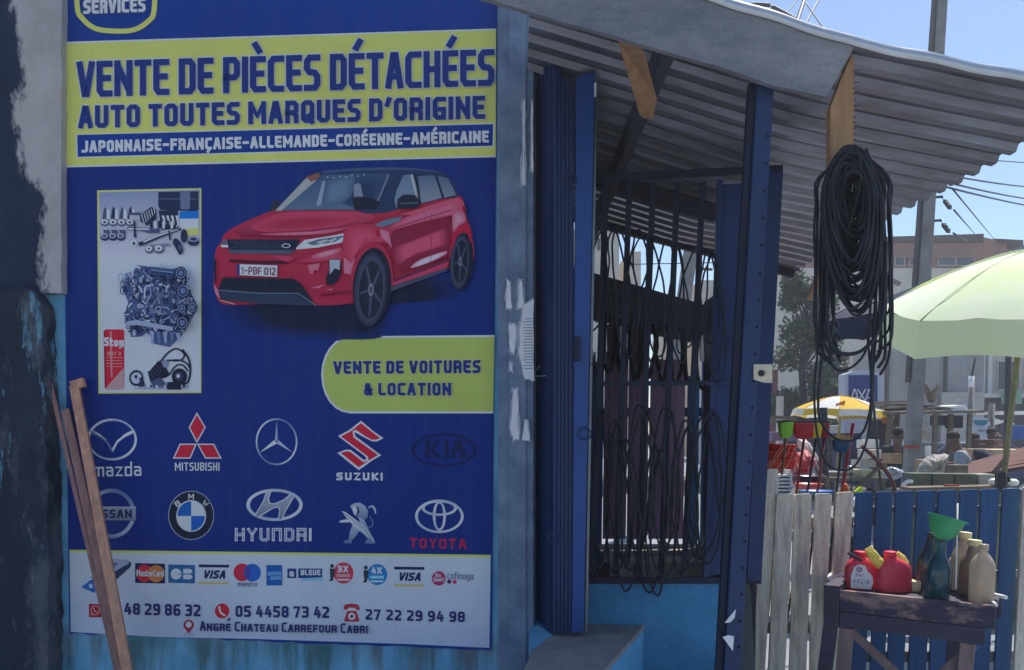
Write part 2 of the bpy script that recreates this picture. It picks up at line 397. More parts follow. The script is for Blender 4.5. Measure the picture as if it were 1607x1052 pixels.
# window grille
bm = BM()
def gl(u, v, off=.0): return PL(u, v, off)
def wbar(bm, a, b, w, off=.0, th=.02):
    a3, b3 = PL(*a, off), PL(*b, off); bar(bm, a3, b3, w, th, up=Vector((0, -1, 0)))
grille = None
bm = BM()
wbar(bm, (922, 281), (1228, 265), .032); wbar(bm, (902, 911), (1194, 911), .03)
wbar(bm, (906, 603), (1112, 601), .022); wbar(bm, (1216, 262), (1183, 912), .035); wbar(bm, (915, 280), (900, 911), .022)
grille = link_mesh('window_grille', bm, M_navyd, shop)
for a, b in zip((951, 988, 1025, 1063, 1103), (930, 966, 1001, 1037, 1073)):
    bm = BM(); wbar(bm, (a, 286), (b, 905), .026, .003, .014); link_mesh('grille_bar', bm, M_navyd, grille)
bm = BM(); wprism(bm, [(1131, 290), (1206, 285), (1180, 900), (1108, 903)], -.01, .004)
link_mesh('steel_panel', bm, mat('navy_panel', seen(10, 34, 84), .5, col2=seen(8, 26, 68), scale=4, bump=.08, fine=.1), grille)
bm = BM(); wbar(bm, (1130, 283), (1108, 905), .024, .004); wbar(bm, (1110, 603), (1196, 598), .02, .004); wbar(bm, (1206, 266), (1175, 908), .018, .016)
link_mesh('panel_frame', bm, M_navy, grille)
bm = BM(); wprism(bm, [(1207, 272), (1229, 270), (1195, 912), (1176, 912)], .026, .01); link_mesh('panel_edge', bm, M_navy, grille)
# plinth, ledge, steps
bm = BM(); prism(bm, [PL(836, 914.5, -.001), PL(1143, 914.5, -.001), PL(1143, 1500, -.001), PL(836, 1500, -.001)], WN.normalized()*.14)
link_mesh('plinth_wall', bm, mat('blue_plinth_paint', seen(40, 92, 142), .8, col2=seen(30, 76, 122), scale=6, bump=.3, bscale=30, fine=.14), shop)
bm = BM(); wbar(bm, (903, 916), (1142, 916), .06, -.06, .02); link_mesh('window_sill', bm, M_navyd, shop)
zs = .735
pts = [PZ(868, 997, zs), PL(870, 985, .005), PL(1010, 985, .005), PZ(945, 1053, zs), PZ(905, 1110, zs), PZ(800, 1110, zs), PZ(836, 1020, zs)]
for p in pts: p.z = zs
bm = BM(); prism(bm, [p-Vector((0, 0, .02)) for p in pts], (0, 0, -.70)); stp = link_mesh('doorstep', bm, mat('step_blue_riser', seen(58, 116, 170), .8, col2=seen(44, 96, 150), scale=7, bump=.25, fine=.12), shop)
c0 = sum(pts, Vector())/len(pts)
bm = BM(); prism(bm, [p+(p-c0)*.012 for p in pts], (0, 0, -.022)); link_mesh('step_top', bm, M_step, stp)
bm = BM(); q = [Vector((p.x, p.y, .50)) for p in (PL(1004, 1000, .004), PL(1150, 1000, .004))]
prism(bm, [q[0], q[1], q[1]+Vector((0, -.75, 0)), q[0]+Vector((-.1, -.75, 0))], (0, 0, -.48)); link_mesh('lower_ledge', bm, M_step, shop)
bm = BM(); prism(bm, [P(838, 974, 3.96), P(868, 996.5, 3.715), P(838, 1030, 3.55), P(836, 1030, 3.96)], (-.02, .01, 0)); link_mesh('door_cheek', bm, M_blue, shop)
# perforated steel post holding the eave
bm = BM(); a3, b3 = P(1199, 132, 2.95), P(1126, 1420, 2.95)
bar(bm, a3, b3, .058, .05, up=Vector((0, -1, 0)))
post = link_mesh('roof_post', bm, mat('post_navy', seen(20, 44, 92, .7), .45, col2=seen(14, 34, 78, .7), scale=6, bump=.08, fine=.15), shop, bevel=.004)
for i in range(25):
    v = 215+i*41.5; bm = BM()
    p = a3.lerp(b3, (v-132)/(1420-132))+Vector((.016, -.0255, 0))
    r = bmesh.ops.create_circle(bm, cap_ends=True, radius=.0055, segments=10, matrix=Matrix.Translation(p) @ Matrix.Rotation(R(90), 4, 'X'))
    link_mesh('bolt_hole', bm, mat('hole_black', (.004, .004, .008), .9, bump=0), post)
bm = BM(); bar(bm, a3+Vector((-.043, .01, 0)), b3+Vector((-.043, .01, 0)), .02, .03, up=Vector((0, -1, 0)))
link_mesh('post_flange', bm, M_navyd, post)
bm = BM(); pprism(bm, [(1183, 572), (1212, 572), (1212, 601), (1200, 601), (1183, 596)], 2.915, .004); lp = link_mesh('lock_plate', bm, mat('cream_plate', seen(150, 146, 142), .6, col2=seen(110, 112, 124), scale=30, bump=.1), post)
bm = BM(); pc = P(1195, 586, 2.912); bmesh.ops.create_cone(bm, cap_ends=True, radius1=.012, radius2=.01, depth=.012, segments=16, matrix=Matrix.Translation(pc) @ Matrix.Rotation(R(90), 4, 'X')); link_mesh('lock_knob', bm, M_darkwood, lp)
M_whitest = mat('white_sticker', seen(190, 198, 214), .5, var=.1, bump=0)
bm = BM(); pprism(bm, [(1137, 978), (1155, 956), (1153, 970), (1146, 977)], 2.918, .002); link_mesh('sticker', bm, M_whitest, post); bm = BM(); pprism(bm, [(1134, 1000), (1143, 997), (1152, 999), (1150, 1022), (1140, 1008)], 2.918, .002)
link_mesh('sticker', bm, M_whitest, post)

# ---- roof
def roofz(x): return 2.988+(.30 if x < 1.17 else .20)*(1.17-x)
bm = BM()
NX, y0, y1 = 24, 2.89, 6.05
ys = []; y = y0
lam = .14
while y < y1:
    for fr, h in ((0, 0), (.32, 0), (.46, .026), (.86, .026)): ys.append((y+fr*lam, h))
    y += lam
xs = [.07+(2.06-.07)*i/NX for i in range(NX+1)]
rng = random.Random(4)
grid = []
for i, x in enumerate(xs):
    row = []
    for (yy, h) in ys:
        sag = .004*math.sin(x*3.1+yy*1.7)+.008*noise.noise(Vector((x*2, yy*1.1, 3)))
        xe = x
        if i == NX: xe = x + .02*math.sin(yy*2.1)+.015*noise.noise(Vector((yy*1.3, 0, 7)))
        row.append(bm.verts.new((xe, yy, roofz(xe)+h+sag)))
    grid.append(row)
for a, b in zip(grid, grid[1:]):
    for k in range(len(ys)-1): bm.faces.new([a[k], a[k+1], b[k+1], b[k]])
roof = link_mesh('roof', bm, M_zinc, shop)
s = roof.modifiers.new('thick', 'SOLIDIFY'); s.thickness = .0025
bm = BM()
pr = []
prof = [(.05, .035), (0, .035), (-.018, .025), (-.024, -.012), (-.02, -.012), (-.013, .02), (0, .028), (.05, .028)]
rings = [[Vector((x, 2.875+dy, roofz(x)+dz-.02+.003*math.sin(x*3.1)+.003*math.sin(x*23))) for dy, dz in prof] for x in [.0+i*(2.16/60) for i in range(61)]]
loft(bm, rings); link_mesh('roof_flashing', bm, mat('bright_zinc', rgb(205, 207, 208), .3, var=.15, scale=9, metal=.6, bump=.05), shop)
bm = BM()
def fz(x): return 3.095-.287*x
pts = []
for i in range(21):
    x = -2.6+i*(3.67/20); pts.append(Vector((x, 2.86, fz(x)+.012*noise.noise(Vector((x*4, 1, 2))))))
top = [Vector((1.17, 2.86, roofz(1.17)-.012))]+[Vector((-2.6+i*(3.6/10), 2.86, roofz(-2.6+i*.36)-.012)) for i in range(10, -1, -1)]
prism(bm, pts+top, (0, .025, 0)); link_mesh('fascia_board', bm, M_fascia, shop, bevel=.003)
# wooden brackets and beams below the sheet
def plank(name, pix_d, ext, m, parent=shop):
    bm = BM(); prism(bm, [P(u, v, d) for u, v, d in pix_d], ext); return link_mesh(name, bm, m, parent, bevel=.003)
plank('rafter', [(1337, 84, 2.90), (1341, 90, 2.90), (1341, 226, 2.92), (1318, 262, 2.93), (1302, 262, 2.93), (1303, 170, 2.90), (1318, 128, 2.90)], (.004, .05, 0), M_wood)
bm = BM()
for i in range(13): tube(bm, [P(1338, 112+i*9, 2.897), P(1343+(8 if i in (0, 2, 6) else 0), 111+i*9, 2.88)], .0012, 4)
link_mesh('nails', bm, M_darkwood, shop)
plank('rafter', [(968, 62, 2.9), (1005, 72, 2.9), (1026, 148, 3.25), (1020, 182, 3.3), (1003, 180, 3.3)], (.02, .04, 0), M_wood)
def beam(name, a, b, w, h, m): 
    bm = BM(); bar(bm, a, b, w, h); link_mesh(name, bm, m, shop, bevel=.004)
for yy in (4.9,): beam('purlin', (.15, yy, roofz(.15)-.05), (1.2, yy, roofz(1.2)-.05), .05, .09, M_darkwood)
beam('purlin', (.55, 2.9, roofz(.55)-.15), (.55, 6.0, roofz(.55)-.15), .05, .1, M_darkwood)
beam('back_beam', (.2, 5.98, roofz(.2)-.03), (2.02, 5.98, roofz(2.02)-.03), .05, .05, M_darkwood)
beam('rafter', P(1272, 470, 5.7), P(1290, 420, 5.7), .05, .05, M_wood)
# inside: left side wall, added right screen, lintel, plank wall, bench
bm = BM(); box(bm, (.13, 5.0, 1.75), (.04, 1.96, 3.3)); link_mesh('closing_panel', bm, M_navyd, shop)
bm = BM(); box(bm, (1.26, 4.85, 1.25), (.03, 1.1, 2.5)); link_mesh('closing_panel', bm, M_navyd, shop)  # screen added to close off side light and darken the interior
bm = BM(); pprism(bm, [(840, 402), (1160, 494), (1160, 552), (1040, 528), (840, 478)], 5.95, .04); link_mesh('lintel', bm, M_darkwood, shop)
M_mauve = mat('mauve_plank', seen(76, 66, 98, 1.3), .8, col2=seen(56, 50, 80, 1.3), scale=5, stretch=(6, 1, .5), bump=.2, fine=.12)
M_blueplank = mat('blue_plank', seen(20, 56, 104), .8, col2=seen(14, 44, 88), scale=5, stretch=(6, 1, .5), bump=.2, fine=.12)
bm = BM()
for k, (a, b, t, mi) in enumerate(((846, 903, 500, 1), (904, 948, 566, 1), (950, 986, 559, 0), (988, 1019, 560, 0), (1022, 1046, 562, 0), (1049, 1076, 563, 0), (1080, 1098, 590, 1), (1103, 1160, 540, 1))):
    pprism(bm, [(a, t), (b, t+3), (b-4, 846 if 2 <= k <= 5 else 880), (a-4, 846 if 2 <= k <= 5 else 880)], 5.86, .025, mi)
link_mesh('back_wall', bm, [M_mauve, M_blueplank], shop)
bm = BM()
pprism(bm, [(846, 640), (1150, 640), (1150, 654), (846, 654)], 5.89, .04); pprism(bm, [(846, 482), (858, 482), (858, 1100), (846, 1100)], 5.89, .05); pprism(bm, [(1130, 500), (1144, 500), (1144, 1100), (1130, 1100)], 5.89, .05)
pprism(bm, [(846, 876), (1150, 876), (1150, 1200), (846, 1200)], 5.90, .05)
link_mesh('wall_frame', bm, M_darkwood, shop)
bm = BM(); box(bm, ((P(1035, 865, 5.2)).x, 5.2, P(1035, 868, 5.2).z), (.75, .55, .04)); box(bm, (P(1035, 865, 5.2).x, 5.3, .45), (.65, .4, .8)); link_mesh('bench', bm, mat('pale_bench', seen(120, 124, 140), .6, fine=.1), shop, bevel=.004)
bm = BM(); pprism(bm, [(1150, 905), (1176, 905), (1186, 1052), (1186, 1500), (1148, 1500), (1152, 1000)], 4.05, .09)
link_mesh('corner_post', bm, mat('mossy_post', seen(52, 60, 74), .9, col2=seen(30, 40, 52), scale=8, stretch=(2, 2, .4), bump=.4, fine=.2), shop, bevel=.004)

# ---- the mouldy neighbour's wall at the far left
nb = thing('concrete_wall', 'black mouldy raw concrete wall beside the blue shop front', 'wall', (PL(0, 700).x, 4, 0))
rng = random.Random(8)
bm = BM()
edge = [(97-(rng.random()*2), v) for v in range(-300, 461, 20)]
edge += [(66+rng.uniform(-3, 3), 460)]
wprism(bm, [(-700, -300)]+edge+[(-700, 470)], .055, .05)
e_up = PL(56, 430).x+.108*PL(56, 430).z
link_mesh('upper_wall', bm, mould_mat('cement_with_mould', seen(124, 130, 150), seen(14, 24, 48), e_up+.07, .15, False, slope=.108), nb)
bm = BM()
edge = [(20, 452), (34, 446), (46, 455), (57, 470)]+[(62+14*min(1, (v-470)/330)+rng.uniform(-2.5, 2.5), v) for v in range(480, 1400, 14)]
wprism(bm, [(-700, 446), (0, 458)]+edge+[(-700, 1400)], .12, .115)
link_mesh('lower_wall', bm, mould_mat('black_mould', seen(56, 66, 86), seen(16, 24, 42), PL(60, 700).x, .6, True, .38, .5), nb, bevel=.006)

# ------------------------------------------------------------------ printed things: flat ink shapes laid on a plane
class Print:
    def __init__(s, base, plane=PL, eps=.00012):
        s.sub = None; s.bm = BM(); s.cl = s.bm.loops.layers.float_color.new('ink'); s.off = base; s.plane = plane; s.eps = eps
    def _face(s, pts2, cols, off):
        v = [s.bm.verts.new(s.plane(u, w, off)) for u, w in pts2]
        try: f = s.bm.faces.new(v)
        except ValueError: return
        f.normal_update()
        if f.normal.dot(ray(*pts2[0])) > 0: f.normal_flip()
        for l in f.loops:
            l[s.cl] = (*cols[v.index(l.vert)], 1)
    def poly(s, pts, col, smooth=0, col2=None):
        if smooth: pts = [(p.x, p.y) for p in catmull([(a, b, 0) for a, b in pts], smooth, True)]
        s.off += s.eps
        y0 = min(p[1] for p in pts); y1 = max(p[1] for p in pts)+1e-6
        def cc(p):
            if col2 is None: return col
            t = (p[1]-y0)/(y1-y0); return tuple(a+(b-a)*t for a, b in zip(col, col2))
        for tri in geometry.tessellate_polygon([[Vector((a, b, 0)) for a, b in pts]]):
            q = [pts[i] for i in tri]; s._face(q, [cc(p) for p in q], s.off)
        return s
    def ell(s, cx, cy, rx, ry, col, n=36, rot=0, col2=None, a0=0, a1=360):
        c, sn = math.cos(R(rot)), math.sin(R(rot)); pts = []
        full = (a1-a0) >= 360; m = n if full else n+1
        for k in range(m):
            t = R(a0+(a1-a0)*k/n); x, y = rx*math.cos(t), ry*math.sin(t); pts.append((cx+x*c-y*sn, cy+x*sn+y*c))
        return s.poly(pts, col, 0, col2)
    def ring(s, cx, cy, rx, ry, w, col, n=40, wy=None, rot=0, a0=0, a1=360, col2=None):
        wy = w if wy is None else wy; s.off += s.eps; c, sn = math.cos(R(rot)), math.sin(R(rot))
        def q(t, k):
            x, y = (rx+w*k)*math.cos(t), (ry+wy*k)*math.sin(t); return (cx+x*c-y*sn, cy+x*sn+y*c)
        for i in range(n):
            t0, t1 = R(a0+(a1-a0)*i/n), R(a0+(a1-a0)*(i+1)/n)
            cl = col if col2 is None else tuple(a+(b-a)*(.5+.5*math.sin(t0*2+.6)) for a, b in zip(col, col2))
            s._face([q(t0, -.5), q(t1, -.5), q(t1, .5), q(t0, .5)], [cl]*4, s.off)
        return s
    def line(s, pts, w, col, closed=False, square=True, smooth=0):
        if smooth: pts = [(p.x, p.y) for p in catmull([(a, b, 0) for a, b in pts], smooth, closed)]
        s.off += s.eps; n = len(pts); V = [Vector(p) for p in pts]
        if closed and (V[0]-V[-1]).length < 1e-6: V = V[:-1]; n -= 1
        ws = w if isinstance(w, (list, tuple)) else [w]*n
        L, Rr = [], []
        for i in range(n):
            a = V[i-1] if (i > 0 or closed) else None; b = V[(i+1) % n] if (i < n-1 or closed) else None
            d1 = (V[i]-a).normalized() if a is not None else None; d2 = (b-V[i]).normalized() if b is not None else None
            p = V[i].copy(); hw = ws[i]/2
            if d1 is None: d1 = d2; p = p-(d2*hw if square else d2*0)
            elif d2 is None: d2 = d1; p = p+(d1*hw if square else d1*0)
            n1 = Vector((-d1.y, d1.x)); n2 = Vector((-d2.y, d2.x)); m = n1+n2
            if m.length < 1e-4: m = n1
            m.normalize(); k = min(1.45, 1/max(.2, m.dot(n1)))
            L.append(p+m*hw*k); Rr.append(p-m*hw*k)
        for i in range(n if closed else n-1):
            j = (i+1) % n
            s._face([tuple(L[i]), tuple(L[j]), tuple(Rr[j]), tuple(Rr[i])], [col]*4, s.off)
        return s
    def build(s, name, parent, label=None):
        o = link_mesh(name, s.bm, INK, parent)
        if s.sub:
            if len(s.sub.bm.faces): s.sub.build(name.split('_')[-1]+'_lettering', o)
            else: s.sub.bm.free()
        if label: o['label'] = label
        return o
k_ = .2
GL = {
'A': (.46, [[(0, 0), (.4, 1), (.6, 1), (1, 0)], [(.2, .3), (.8, .3)]]),
'B': (.42, [[(0, 0), (0, 1), (.75, 1), (1, .88), (1, .64), (.8, .52), (0, .52)], [(.8, .52), (1, .4), (1, .12), (.75, 0), (0, 0)]]),
'C': (.40, [[(1, 1), (.25, 1), (0, .88), (0, .12), (.25, 0), (1, 0)]]),
'D': (.42, [[(0, 0), (0, 1), (.75, 1), (1, .88), (1, .12), (.75, 0), (0, 0)]]),
'E': (.38, [[(1, 1), (0, 1), (0, .12), (.25, 0), (1, 0)], [(0, .52), (.85, .52)]]),
'F': (.38, [[(1, 1), (0, 1), (0, 0)], [(0, .5), (.85, .5)]]),
'G': (.42, [[(1, 1), (.25, 1), (0, .88), (0, .12), (.25, 0), (1, 0), (1, .45), (.6, .45)]]),
'H': (.42, [[(0, 0), (0, 1)], [(1, 0), (1, 1)], [(0, .5), (1, .5)]]),
'I': (0, [[(0, 0), (0, 1)]]),
'J': (.36, [[(1, 1), (1, .12), (.75, 0), (0, 0)]]),
'K': (.42, [[(0, 0), (0, 1)], [(1, 1), (.15, .52), (1, 0)]]),
'L': (.36, [[(0, 1), (0, .12), (.25, 0), (1, 0)]]),
'M': (.64, [[(0, 0), (0, 1)], [(1, 0), (1, 1)], [(.06, .92), (.5, .34), (.94, .92)]]),
'N': (.47, [[(0, 0), (0, 1)], [(1, 0), (1, 1)], [(.03, .93), (.97, .07)]]),
'O': (.42, [[(.25, 0), (0, .12), (0, .88), (.25, 1), (.75, 1), (1, .88), (1, .12), (.75, 0), (.25, 0)]]),
'P': (.42, [[(0, 0), (0, 1), (.75, 1), (1, .88), (1, .52), (.75, .42), (0, .42)]]),
'Q': (.42, [[(.25, 0), (0, .12), (0, .88), (.25, 1), (.75, 1), (1, .88), (1, .12), (.75, 0), (.25, 0)], [(.6, .25), (1, -.06)]]),
'R': (.42, [[(0, 0), (0, 1), (.75, 1), (1, .88), (1, .56), (.75, .46), (0, .46)], [(.6, .46), (1, .3), (1, 0)]]),
'S': (.40, [[(1, 1), (.25, 1), (0, .88), (0, .64), (.25, .52), (.75, .5), (1, .38), (1, .12), (.75, 0), (0, 0)]]),
'T': (.42, [[(0, 1), (1, 1)], [(.5, 1), (.5, 0)]]),
'U': (.42, [[(0, 1), (0, .12), (.25, 0), (.75, 0), (1, .12), (1, 1)]]),
'V': (.46, [[(0, 1), (.42, 0), (.58, 0), (1, 1)]]),
'W': (.7, [[(0, 1), (.25, 0), (.5, .8), (.75, 0), (1, 1)]]),
'X': (.42, [[(0, 0), (1, 1)], [(0, 1), (1, 0)]]),
'Y': (.44, [[(0, 1), (.5, .48), (1, 1)], [(.5, .48), (.5, 0)]]),
'Z': (.42, [[(0, 1), (1, 1), (0, 0), (1, 0)]]),
'0': (.40, [[(.25, 0), (0, .12), (0, .88), (.25, 1), (.75, 1), (1, .88), (1, .12), (.75, 0), (.25, 0)]]),
'1': (.16, [[(0, .8), (1, 1), (1, 0)]]),
'2': (.38, [[(0, 1), (.75, 1), (1, .88), (1, .62), (0, .12), (0, 0), (1, 0)]]),
'3': (.38, [[(0, 1), (.75, 1), (1, .88), (1, .64), (.8, .52), (.3, .52)], [(.8, .52), (1, .4), (1, .12), (.75, 0), (0, 0)]]),
'4': (.42, [[(.45, 1), (0, .28), (1, .28)], [(.78, .6), (.78, 0)]]),
'5': (.38, [[(1, 1), (0, 1), (0, .55), (.75, .55), (1, .43), (1, .12), (.75, 0), (0, 0)]]),
'6': (.40, [[(.9, 1), (.25, 1), (0, .88), (0, .12), (.25, 0), (.75, 0), (1, .12), (1, .42), (.75, .54), (0, .54)]]),
'7': (.38, [[(0, 1), (1, 1), (.35, 0)]]),
'8': (.40, [[(.25, 0), (0, .12), (0, .4), (.2, .52), (0, .64), (0, .88), (.25, 1), (.75, 1), (1, .88), (1, .64), (.8, .52), (1, .4), (1, .12), (.75, 0), (.25, 0)], [(.2, .52), (.8, .52)]]),
'9': (.40, [[(.1, 0), (.75, 0), (1, .12), (1, .88), (.75, 1), (.25, 1), (0, .88), (0, .58), (.25, .46), (1, .46)]]),
'&': (.46, [[(1, .45), (.55, 0), (.2, 0), (0, .12), (0, .36), (.65, .68), (.65, .9), (.5, 1), (.3, 1), (.15, .9), (.15, .72), (1, 0)]]),
'-': (.34, [[(0, .5), (1, .5)]]), '.': (0, [[(0, -.02), (0, .02)]]), "'": (.08, [[(1, 1.05), (0, .78)]]),
'a': (.36, [[(0, .64), (.75, .64), (1, .52), (1, 0), (.2, 0), (0, .1), (0, .28), (.2, .36), (1, .36)]]),
'b': (.36, [[(0, 1), (0, 0), (1, 0), (1, .64), (0, .64)]]),
'c': (.32, [[(1, .64), (.2, .64), (0, .52), (0, .12), (.2, 0), (1, 0)]]),
'd': (.36, [[(1, 1), (1, 0), (0, 0), (0, .64), (1, .64)]]),
'e': (.36, [[(0, .34), (1, .34), (1, .54), (.8, .66), (.2, .66), (0, .54), (0, .1), (.2, 0), (1, 0)]]),
'f': (.22, [[(1, 1), (.4, 1), (.2, .85), (.2, 0)], [(0, .62), (1, .62)]]),
'g': (.36, [[(1, 0), (0, 0), (0, .64), (1, .64), (1, -.25), (0, -.25)]]),
'h': (.36, [[(0, 1), (0, 0)], [(0, .64), (1, .64), (1, 0)]]),
'i': (0, [[(0, 0), (0, .62)], [(0, .86), (0, .9)]]), 'l': (0, [[(0, 0), (0, 1)]]),
'm': (.6, [[(0, 0), (0, .64), (1, .64), (1, 0)], [(.5, .64), (.5, 0)]]),
'n': (.36, [[(0, 0), (0, .64), (.8, .64), (1, .5), (1, 0)]]),
'o': (.36, [[(.2, 0), (0, .12), (0, .52), (.2, .64), (.8, .64), (1, .52), (1, .12), (.8, 0), (.2, 0)]]),
'p': (.36, [[(0, -.25), (0, .64), (1, .64), (1, 0), (0, 0)]]),
'r': (.24, [[(0, 0), (0, .64), (1, .64)]]), 's': (.32, [[(1, .64), (0, .64), (0, .36), (1, .30), (1, 0), (0, 0)]]),
't': (.24, [[(.2, .95), (.2, 0), (1, 0)], [(0, .64), (1, .64)]]), 'u': (.36, [[(0, .64), (0, 0), (1, 0), (1, .64)]]),
'x': (.36, [[(0, 0), (1, .64)], [(0, .64), (1, 0)]]), 'z': (.36, [[(0, .64), (1, .64), (0, 0), (1, 0)]]),
'n*': (.42, [[(0, 0), (0, 1), (1, 1), (1, 0)]]), '^': (.5, [[(0, 0), (.42, 1), (.58, 1), (1, 0)]]),
}
def write(pr, s, bl, br, tl, tr, t=.2, col=(1, 1, 1), outline=None, ow=.07, gap=.12, space=.3, small=0.0, slant=0.0):
    """letters between four pixel corners. small>0: letters after the first of a word are small capitals of that height"""
    pr = pr.sub or pr
    H = (Vector(tl)-Vector(bl)).length; Wd = (Vector(br)-Vector(bl)).length
    items = []; x = 0; first = True
    for ch in s:
        if ch == ' ': x += space; first = True; continue
        acc = {'É': ('E', 1), 'È': ('E', 2), 'Ç': ('C', 3), 'é': ('E', 1)}.get(ch); g = acc[0] if acc else ch
        h = 1.0
        if small and not first: h = small
        w, st = GL[g]; w = w*(1 if h == 1 else .92); items.append((x, w, st, acc[1] if acc else 0, h)); x += w+t+gap; first = False
    total = x-gap
    def to(px, py):   # px 0..1 along, py in letter heights
        a = Vector(bl).lerp(Vector(br), px); b = Vector(tl).lerp(Vector(tr), px); return a+(b-a)*py
    k = (Wd/H)/total
    for layer in ((1, 0) if outline else (0,)):
        for (x0, w, st, ac, h) in items:
            strokes = [[(p[0]*w+t/2/1, t/2+p[1]*(h-t)) for p in l] for l in st]
            if ac == 1: strokes.append([(w*.45+t/2, 1.13), (w*.8+t/2, 1.28)])
            if ac == 2: strokes.append([(w*.6+t/2, 1.13), (w*.25+t/2, 1.28)])
            if ac == 3: strokes.append([(w*.6+t/2, -.04), (w*.4+t/2, -.16)])
            for l in strokes:
                pts = [tuple(to((x0+px+slant*(py-.5))*k*H/Wd, py)) for px, py in l]
                wd = (t+(ow*2 if layer else 0))*H*min(1, (k+1)/2 if k < 1 else 1.0)
                cl = len(pts) > 2 and (Vector(pts[0])-Vector(pts[-1])).length < 1e-6
                pr.line(pts, wd, outline if layer else col, closed=cl)
    return pr

# ------------------------------------------------------------------ the banner
ban = thing('shop_banner', 'blue and yellow vinyl banner with car picture and rows of car emblems', 'banner', tuple(PL(440, 1010, .012)))
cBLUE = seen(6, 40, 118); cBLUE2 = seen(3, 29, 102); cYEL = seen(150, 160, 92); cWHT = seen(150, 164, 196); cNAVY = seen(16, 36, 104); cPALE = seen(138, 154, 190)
pr = Print(.010)
# vinyl sheet with soft ripples
def sheet():
    bm = BM(); cl = bm.loops.layers.float_color.new('ink')
    nx, ny = 40, 60; g = []
    for j in range(ny+1):
        row = []
        t = j/ny; v = -150+t*(1)*(1170-150+0)
        for i in range(nx+1):
            s = i/nx
            uL = 96.5+14*(max(0, v)/1000); uR = 780-10*max(0, (v-60)/950)
            vb = 994+s*27 if True else 0
            vv = -150+t*(vb+150) + (random.Random(i).uniform(-1.5, 1.5) if j == ny else 0)
            off = .006+.0012*math.sin(s*5+t*7)
            if vv > 940 and s < .16: off += .010*max(0, (vv-940)/60)*max(0, 1-s/.16)
            if s > .95: off += .008*(s-.95)/.05*max(0, (vv-700)/320)
            row.append((bm.verts.new(PL(uL+(uR-uL)*s, vv, min(off, .0095))), vv))
        g.append(row)
    for a, b in zip(g, g[1:]):
        for i in range(nx):
            f = bm.faces.new([a[i][0], a[i+1][0], b[i+1][0], b[i][0]]); f.smooth = True
            vm = a[i][1]
            for l in f.loops:
                l[cl] = (*cBLUE, 1)
    bmesh.ops.recalc_face_normals(bm, faces=bm.faces[:])
    for f in bm.faces:
        f.normal_update()
        if f.normal.y > 0: f.normal_flip()
    return link_mesh('vinyl_sheet', bm, INK, ban)
sheet()
pr.poly([(98.5, 66), (778.5, 45), (778, 247), (103.5, 263)], cPALE); pr.poly([(99, 68.5), (778.5, 47), (778, 244.5), (104, 260.5)], cYEL)
pr.poly([(119, 211), (776, 193), (775, 231), (120, 248)], cPALE); pr.poly([(121, 212), (774, 195), (773, 229), (122, 246.5)], cBLUE)
pr.build('headline_panel', ban)
pr = Print(.0115)
write(pr, 'VENTE DE PIÈCES DÉTACHÉES', (121, 154), (775, 136), (121, 96), (775, 76), .2, cNAVY, cPALE, .035, gap=.115, space=.3)
pr.build('headline_lettering', ban)
pr = Print(.0115)
write(pr, "AUTO TOUTES MARQUES D'ORIGINE", (123, 202), (761, 187), (123, 166), (761, 150), .225, cNAVY, cPALE, .045, gap=.13, space=.3)
pr.build('subtitle_lettering', ban)
pr = Print(.0125)
write(pr, 'JAPONNAISE-FRANÇAISE-ALLEMANDE-CORÉENNE-AMÉRICAINE', (128, 240), (767, 224), (128, 221), (767, 205), .25, cPALE, gap=.13)
pr.build('origin_lettering', ban)
# round badge cut by the picture's top
pr = Print(.0105)
pr.line([(121, -60), (121, 10), (130, 30), (150, 45), (180, 49), (210, 47), (232, 34), (242, 15), (243, -60)], 8, cYEL, smooth=6)
write(pr, 'SERVICES', (131, 22.5), (228, 19), (131, 0), (228, -3.5), .24, cWHT, seen(60, 72, 110), .05, gap=.14)
pr.build('services_badge', ban)
# blue panel shade tones: lower part of the print is a deeper blue
pr = Print(.0100)
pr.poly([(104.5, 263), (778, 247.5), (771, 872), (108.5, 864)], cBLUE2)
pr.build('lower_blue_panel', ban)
pr = Print(.0104)
wl_, wr_ = (109, 866.5), (770, 874.5)
pr.poly([(109, 863), (770.5, 871), (770, 876), (109, 868)], cYEL)
pr.poly([(109, 867), (770, 875), (768, 1017), (640, 1011), (400, 1003), (250, 1000), (111, 992)], seen(136, 152, 188), 0, seen(124, 142, 182))
pr.build('white_footer', ban)
# ---------- pictures
pr = Print(.0108)
pr.poly([(152.5, 299), (316, 295.5), (316, 617), (154.5, 618)], cYEL); pr.poly([(155.5, 301.5), (314, 298), (314, 614.5), (157, 615.5)], seen(136, 152, 190))
pr.poly([(155.5, 302), (314, 298), (314, 405), (156, 406)], seen(92, 108, 152), 0, seen(140, 150, 188))
pr.build('parts_photo_panel', ban)
pr = Print(.0122)
def Z3(x, y): return (150+x*175/1083, 290+y*170/1052)
D1, D2, D3 = seen(22, 32, 66), seen(48, 60, 98), seen(150, 158, 190)
def zp(pts, c, sm=0): pr.poly([Z3(*p) for p in pts], c, sm)
def ze(x, y, rx, ry, c, rot=0): pr.ell(*Z3(x, y), rx*.1616, ry*.1616, c, 20, rot)
zp([(610, 70), (1000, 65), (1000, 240), (985, 260), (625, 245), (608, 200)], D1); zp([(610, 130), (990, 135), (990, 150), (612, 145)], D2)
zp([(820, 70), (920, 70), (915, 240), (825, 240)], seen(70, 84, 122)); zp([(612, 250), (800, 250), (800, 430), (640, 440)], D1)
for i in range(5): zp([(640+i*45, 300), (665+i*45, 300), (685+i*42, 380), (650+i*42, 430), (668+i*42, 380)], D3)
zp([(815, 262), (995, 255), (1000, 330), (818, 332)], seen(0, 86, 172)); zp([(818, 332), (1000, 330), (1000, 430), (820, 430)], seen(165, 172, 192))
zp([(880, 430), (1000, 420), (1000, 490), (890, 495)], seen(168, 162, 96))
